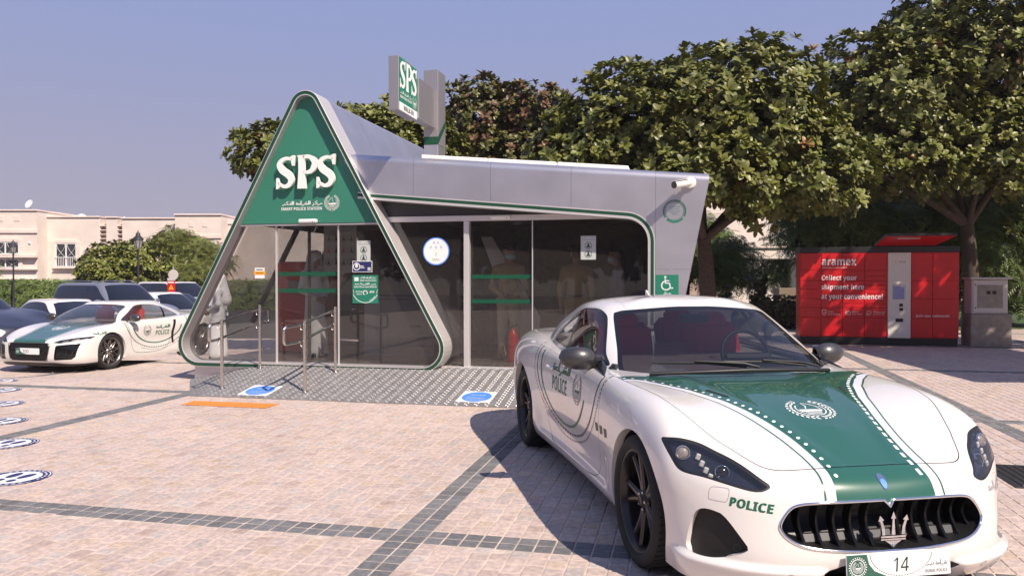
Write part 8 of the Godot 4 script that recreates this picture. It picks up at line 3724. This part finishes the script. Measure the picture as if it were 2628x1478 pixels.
func hand_bones(at: Vector3, down: Vector3, side: Vector3) -> Array:
	# palm, four curled fingers and a thumb
	var o := []
	var fwd := down.cross(side).normalized()
	o.append([at, at + down * 0.075, 0.030, 0.034, Vector3(1, 1, 1)])
	for k in 4:
		var root := at + down * 0.08 + fwd * (-0.030 + 0.020 * k)
		var l: float = [0.060, 0.072, 0.068, 0.052][k]
		var mid := root + down * l * 0.55
		o.append([root, mid, 0.0095, 0.009])
		o.append([mid, mid + (down * 0.85 + side * -0.5).normalized() * l * 0.5, 0.009, 0.0075])
	var th := at + down * 0.025 + fwd * -0.030
	o.append([th, th + (down * 0.7 - fwd * 0.7).normalized() * 0.045, 0.0115, 0.0095])
	o.append([th + (down * 0.7 - fwd * 0.7).normalized() * 0.045, th + (down * 0.9 - fwd * 0.45).normalized() * 0.08, 0.0095, 0.008])
	return o


# Faces +z; origin on the floor between the feet.
func person(label: String, at: Transform3D, height: float, dress: Dictionary) -> Node3D:
	var t := thing("person", label, "person")
	t.transform = at
	var k := height / 1.75
	var skin: Material = dress.get("skin", M.skin)
	var turn: float = dress.get("head_turn", 0.0)
	var arms: Array = dress.arms      # [left hand, left elbow, right hand, right elbow] offsets
	# head and neck
	var hb := []
	var hc := Vector3(0, 1.615, 0.015)
	hb.append([hc + Vector3(0, 0.035, -0.02), hc + Vector3(0, 0.03, 0.02), 0.088, 0.085])
	hb.append([hc + Vector3(0, -0.03, 0.015), hc + Vector3(0, -0.075, 0.035), 0.070, 0.050])
	hb.append([hc + Vector3(0, -0.005, 0.10), hc + Vector3(0, -0.03, 0.112), 0.010, 0.015])
	for s in [-1, 1]:
		hb.append([hc + Vector3(0.082 * s, 0.01, -0.01), hc + Vector3(0.084 * s, -0.03, -0.005), 0.014, 0.011])
		hb.append([hc + Vector3(0.034 * s, 0.028, 0.083), hc + Vector3(0.03 * s, 0.03, 0.084), 0.014, 0.014])
	hb.append([hc + Vector3(0, -0.07, -0.02), Vector3(0, 1.44, -0.02), 0.056, 0.060])
	var head := part("head", field_mesh(hb, 0.011, 0.02), skin, t)
	head.scale = Vector3(k, k, k)
	var pivot := Node3D.new()
	head.rotation.y = turn
	for s in [-1, 1]:
		var b := B.new()
		b.ball(hc + Vector3(0.034 * s, 0.026, 0.088), Vector3(0.014, 0.009, 0.010), 6, 10)
		part("eye", b, M.eye, head)
	var b2 := B.new()
	b2.box(hc + Vector3(0, -0.062, 0.088), Vector3(0.045, 0.010, 0.012), 0.004)
	part("mouth", b2, M.lip, head)
	if dress.get("mask", false):
		var mk_ := field_mesh([[hc + Vector3(-0.04, -0.045, 0.066), hc + Vector3(0.04, -0.045, 0.066), 0.043, 0.043], [hc + Vector3(0, -0.03, 0.085), hc + Vector3(0, -0.065, 0.082), 0.036, 0.034]], 0.010, 0.02)
		part("mask", mk_, M.mask, head)
	# hair or head dress
	match dress.get("hair", "short"):
		"short":
			part("hair", field_mesh([[hc + Vector3(0, 0.055, -0.035), hc + Vector3(0, 0.062, 0.015), 0.086, 0.078], [hc + Vector3(0, 0.0, -0.055), hc + Vector3(0, 0.03, -0.05), 0.062, 0.075]], 0.012, 0.02), M.hair, head)
		"cap":
			part("hair", field_mesh([[hc + Vector3(0, 0.0, -0.055), hc + Vector3(0, 0.04, -0.045), 0.064, 0.075]], 0.012, 0.02), M.hair, head)
			b2 = B.new()
			b2.lathe(pts([0.098, 0.055, 0.100, 0.085, 0.128, 0.115, 0.125, 0.135, 0.06, 0.145, 0.001, 0.147]), 20, Transform3D(Basis(Vector3.RIGHT, -0.12), hc + Vector3(0, 0.0, -0.005)))
			b2.box(hc + Vector3(0, 0.052, 0.105), Vector3(0.13, 0.008, 0.07), 0.003, Basis(Vector3.RIGHT, 0.35))
			part("cap", b2, M.hair, head)
		"scarf":
			part("headscarf", field_mesh([[hc + Vector3(0, 0.035, -0.03), hc + Vector3(0, 0.045, 0.005), 0.118, 0.108], [hc + Vector3(-0.075, 0.0, -0.03), Vector3(-0.13, 1.36, 0.02), 0.062, 0.085], [hc + Vector3(0.075, 0.0, -0.03), Vector3(0.13, 1.36, 0.02), 0.062, 0.085], [hc + Vector3(0, 0.0, -0.06), Vector3(0, 1.20, -0.13), 0.105, 0.13]], 0.014, 0.03), M.robe, head)
			b2 = B.new()
			var ring := PackedVector3Array()
			for j in 20:
				var an := TAU * j / 20
				ring.append(hc + Vector3(cos(an) * 0.094, 0.105 + 0.012 * sin(an), sin(an) * 0.098 - 0.01))
			b2.tube(ring, 0.012, 6, false, -1.0, true)
			part("head_cord", b2, M.hair, head)
	# body in its clothes
	var top: Material = dress.top
	var sh_y := 1.41
	var tb := []
	tb.append([Vector3(-0.10, 1.36, -0.01), Vector3(0.10, 1.36, -0.01), 0.105, 0.105])
	tb.append([Vector3(0, 1.34, 0.0), Vector3(0, 1.10, 0.005), 0.135, 0.125, Vector3(1.12, 1, 0.82)])
	tb.append([Vector3(0, 1.10, 0.005), Vector3(0, 0.92, 0.0), 0.125, 0.135, Vector3(1.15, 1, 0.88)])
	for s in [0, 1]:
		var sg := 1.0 if s == 0 else -1.0
		var shoulder := Vector3(0.185 * sg, sh_y - 0.03, -0.01)
		var hand: Vector3 = arms[s * 2]
		var elbow: Vector3 = arms[s * 2 + 1]
		tb.append([shoulder, elbow, 0.062, 0.048])
		tb.append([elbow, elbow.lerp(hand, 0.93), 0.048, 0.036])
	if dress.get("robe", false):
		tb.append([Vector3(0, 0.95, 0), Vector3(0, 0.12, 0), 0.14, 0.20, Vector3(1.1, 1, 0.9)])
		tb.append([Vector3(0.06, 0.8, 0.06), Vector3(0.10, 0.10, 0.08), 0.08, 0.10])
	var body := part("top", field_mesh(tb, 0.0145, 0.035), top, t)
	body.scale = Vector3(k, k, k)
	if not dress.get("robe", false):
		var lb := []
		lb.append([Vector3(-0.07, 0.90, -0.005), Vector3(0.07, 0.90, -0.005), 0.125, 0.125])
		for sg in [-1, 1]:
			lb.append([Vector3(0.085 * sg, 0.86, 0), Vector3(0.095 * sg, 0.48, 0.012), 0.098, 0.072])
			lb.append([Vector3(0.095 * sg, 0.48, 0.012), Vector3(0.10 * sg, 0.09, -0.01), 0.072, 0.066])
		var legs := part("trousers", field_mesh(lb, 0.0145, 0.03), dress.bottom, t)
		legs.scale = Vector3(k, k, k)
		var belt := B.new()
		belt.lathe(pts([0.150, 0.0, 0.152, 0.04]), 24, Transform3D(Basis.from_scale(Vector3(1.05, 1, 0.86)), Vector3(0, 0.965, 0)))
		var bo := part("belt", belt, M.shoe, t)
		bo.scale = Vector3(k, k, k)
	for sg in [-1, 1]:
		var sb := field_mesh([[Vector3(0.10 * sg, 0.042, -0.05), Vector3(0.115 * sg, 0.040, 0.14), 0.042, 0.040], [Vector3(0.10 * sg, 0.07, -0.03), Vector3(0.10 * sg, 0.11, -0.02), 0.045, 0.045]], 0.013, 0.03)
		var so := part("shoe", sb, M.shoe, t)
		so.scale = Vector3(k, k, k)
	for s in [0, 1]:
		var sg := 1.0 if s == 0 else -1.0
		var hand: Vector3 = arms[s * 2]
		var elbow: Vector3 = arms[s * 2 + 1]
		var dn := (hand - elbow).normalized()
		var ho := part("hand", field_mesh(hand_bones(hand - dn * 0.02, dn, Vector3(sg, 0, 0)), 0.007, 0.008), skin, t)
		ho.scale = Vector3(k, k, k)
	return t


func build_people() -> void:
	var st := station.transform
	var down := [Vector3(0.235, 0.83, 0.05), Vector3(0.245, 1.10, -0.03), Vector3(-0.235, 0.83, 0.05), Vector3(-0.245, 1.10, -0.03)]
	var front := [Vector3(0.06, 0.98, 0.19), Vector3(0.25, 1.12, -0.02), Vector3(-0.07, 0.96, 0.18), Vector3(-0.25, 1.11, -0.02)]
	var stand := func(x: float, z: float, turn: float) -> Transform3D:
		return st * Transform3D(Basis(Vector3.UP, deg_to_rad(turn)), Vector3(x, 0.2645, z))
	person("officer in khaki uniform and blue mask standing behind the sliding door of the wing", stand.call(4.50, -1.25, 14.0), 1.74, {"top": M.khaki, "bottom": M.khaki_light, "arms": front, "hair": "cap", "mask": true, "head_turn": 0.35})
	person("officer in khaki seen from behind, between the leaf edge and the mask notice", stand.call(5.50, -1.45, 186.0), 1.72, {"top": M.khaki, "bottom": M.khaki, "arms": down, "hair": "cap"})
	person("man in a navy shirt and mask inside at the right end of the shop window", stand.call(6.12, -1.25, -70.0), 1.68, {"top": M.navy_cloth, "bottom": M.shoe, "arms": front, "hair": "short", "mask": true, "skin": M.skin})
	var g := func(x: float, z: float, turn: float) -> Transform3D:
		return Transform3D(Basis(Vector3.UP, deg_to_rad(turn)), Vector3(x, terrain(x, z), z))
	person("man in a white robe and headscarf out in the sun, seen through the left panes", g.call(-6.05, -15.8, -75.0), 1.76, {"top": M.robe, "robe": true, "arms": front, "hair": "scarf"})
	person("man in a white robe and headscarf inside in front of the red machine", stand.call(1.42, -1.05, 60.0), 1.66, {"top": M.robe, "robe": true, "arms": front, "hair": "scarf"})
	person("person in a pale blue robe inside, left of the wing's door post", stand.call(3.25, -2.4, 100.0), 1.66, {"top": M.robe_blue, "robe": true, "arms": down, "hair": "short"})


# ---------------------------------------------------------------- street furniture

func street_lamp(label: String, at: Vector3, height: float) -> void:
	var t := thing("street_lamp", label, "street lamp", at, 0.0, "old fashioned street lamps")
	var b := B.new()
	b.lathe(pts([0.16, 0.0, 0.16, 0.12, 0.10, 0.2, 0.085, 0.6, 0.055, 0.7, 0.045, height - 0.95, 0.07, height - 0.92, 0.05, height - 0.86]), 12)
	part("post", b, M.iron, t)
	b = B.new()
	b.lathe(pts([0.06, height - 0.86, 0.14, height - 0.80, 0.215, height - 0.42, 0.20, height - 0.38]), 8, Transform3D.IDENTITY, false)
	part("lantern_glass", b, M.lamp_pane, t)
	b = B.new()
	for k in 8:
		var a := TAU * k / 8
		b.tube(PackedVector3Array([Vector3(cos(a) * 0.142, height - 0.80, sin(a) * 0.142), Vector3(cos(a) * 0.218, height - 0.42, sin(a) * 0.218)]), 0.012, 5, false)
	part("lantern_ribs", b, M.iron, t).set_meta("kind", "stuff")
	b = B.new()
	b.lathe(pts([0.25, height - 0.42, 0.24, height - 0.39, 0.12, height - 0.26, 0.09, height - 0.2, 0.10, height - 0.16, 0.03, height - 0.08, 0.012, height]), 12)
	part("lantern_roof", b, M.iron, t)


func build_small_things() -> void:
	street_lamp("tall black lantern street lamp rising out of the round tree on the left", Vector3(-17.05, -0.55, -35.0), 4.22)
	street_lamp("black lantern street lamp near the left edge before the left house", Vector3(-31.2, -0.55, -48.0), 4.45)
	# signs on one post
	var t := thing("sign_post", "grey post with a round sign seen from behind and a red warning board", "sign", Vector3(-13.25, -0.55, -30.0))
	var b := B.new()
	b.tube(PackedVector3Array([Vector3(0, 0, 0), Vector3(0, 2.5, 0)]), 0.03, 8)
	part("post", b, M.frame_grey, t)
	b = B.new()
	b.lathe(pts([0.001, 0.0, 0.2, 0.0, 0.2, 0.01, 0.001, 0.01]), 24, Transform3D(Basis(Vector3.RIGHT, PI / 2), Vector3(0.02, 2.18, 0.03)))
	part("round_sign", b, M.cabinet, t)
	b = B.new()
	b.box(Vector3(-0.06, 1.70, 0.045), Vector3(0.31, 0.48, 0.012), 0.003)
	var board_ := part("warning_board", b, M.paint_red, t)
	var f := F.new()
	f.poly(pts([-0.17, 1.60, 0.05, 1.60, -0.06, 1.80]))
	part("triangle", flat(f, 0.0525), M.yellow, board_)
	f = F.new()
	f.rect(-0.067, 1.655, -0.053, 1.73)
	f.rect(-0.067, 1.63, -0.053, 1.645)
	part("mark", flat(f, 0.0535), M.black, board_)
	f = F.new()
	f.rect(-0.19, 1.85, 0.07, 1.88)
	f.rect(-0.19, 1.89, 0.03, 1.915)
	part("lettering", flat(f, 0.0525), M.print_white, board_)
	b = B.new()
	b.box(Vector3(-0.06, 2.0, 0.042), Vector3(0.31, 0.10, 0.01), 0.003)
	part("top_board", b, M.cabinet, t)
	# drain grate in the paving right of the coupe
	var g := thing("drain_grate", "dark cast iron drain grate in the paving beyond the coupe's left lamp", "drain grate", Vector3(4.05, 0.002, -5.75), GRID_TURN)
	b = B.new()
	b.box(Vector3(0, 0, 0), Vector3(0.74, 0.008, 0.74), 0.002)
	part("frame", b, M.iron, g)
	for k in 11:
		b = B.new()
		b.box(Vector3(-0.3 + 0.06 * k, 0.006, 0), Vector3(0.028, 0.010, 0.66), 0.003)
		part("bar", b, M.wheel_grey, g)
	# shade canopy outside the frame on the right; its shadow lies on the paving
	t = thing("shade_canopy", "flat shade canopy outside the picture on the right, shading the paving", "canopy", Vector3(11.0, 0, -11.0), 0)
	b = B.new()
	var r := [Vector3(-1.62, 4.0, -2.6), Vector3(1.7, 4.0, -2.7), Vector3(1.7, 4.0, 3.0), Vector3(-2.03, 4.0, 3.0)]
	b.fix_quad(r[0], r[1], r[2], r[3], Vector3(0, 0, 0))
	for k in 4:
		b.fix_quad(r[k], r[(k + 1) % 4], r[(k + 1) % 4] - Vector3(0, 0.06, 0), r[k] - Vector3(0, 0.06, 0), Vector3(0, 3.97, 0))
	part("roof", b, M.cabinet, t)
	for p in [Vector3(-1.2, 0, -2.3), Vector3(1.5, 0, -2.4), Vector3(1.5, 0, 2.7), Vector3(-1.6, 0, 2.7)]:
		b = B.new()
		b.tube(PackedVector3Array([p, p + Vector3(0, 3.94, 0)]), 0.05, 10)
		part("post", b, M.frame_grey, t)
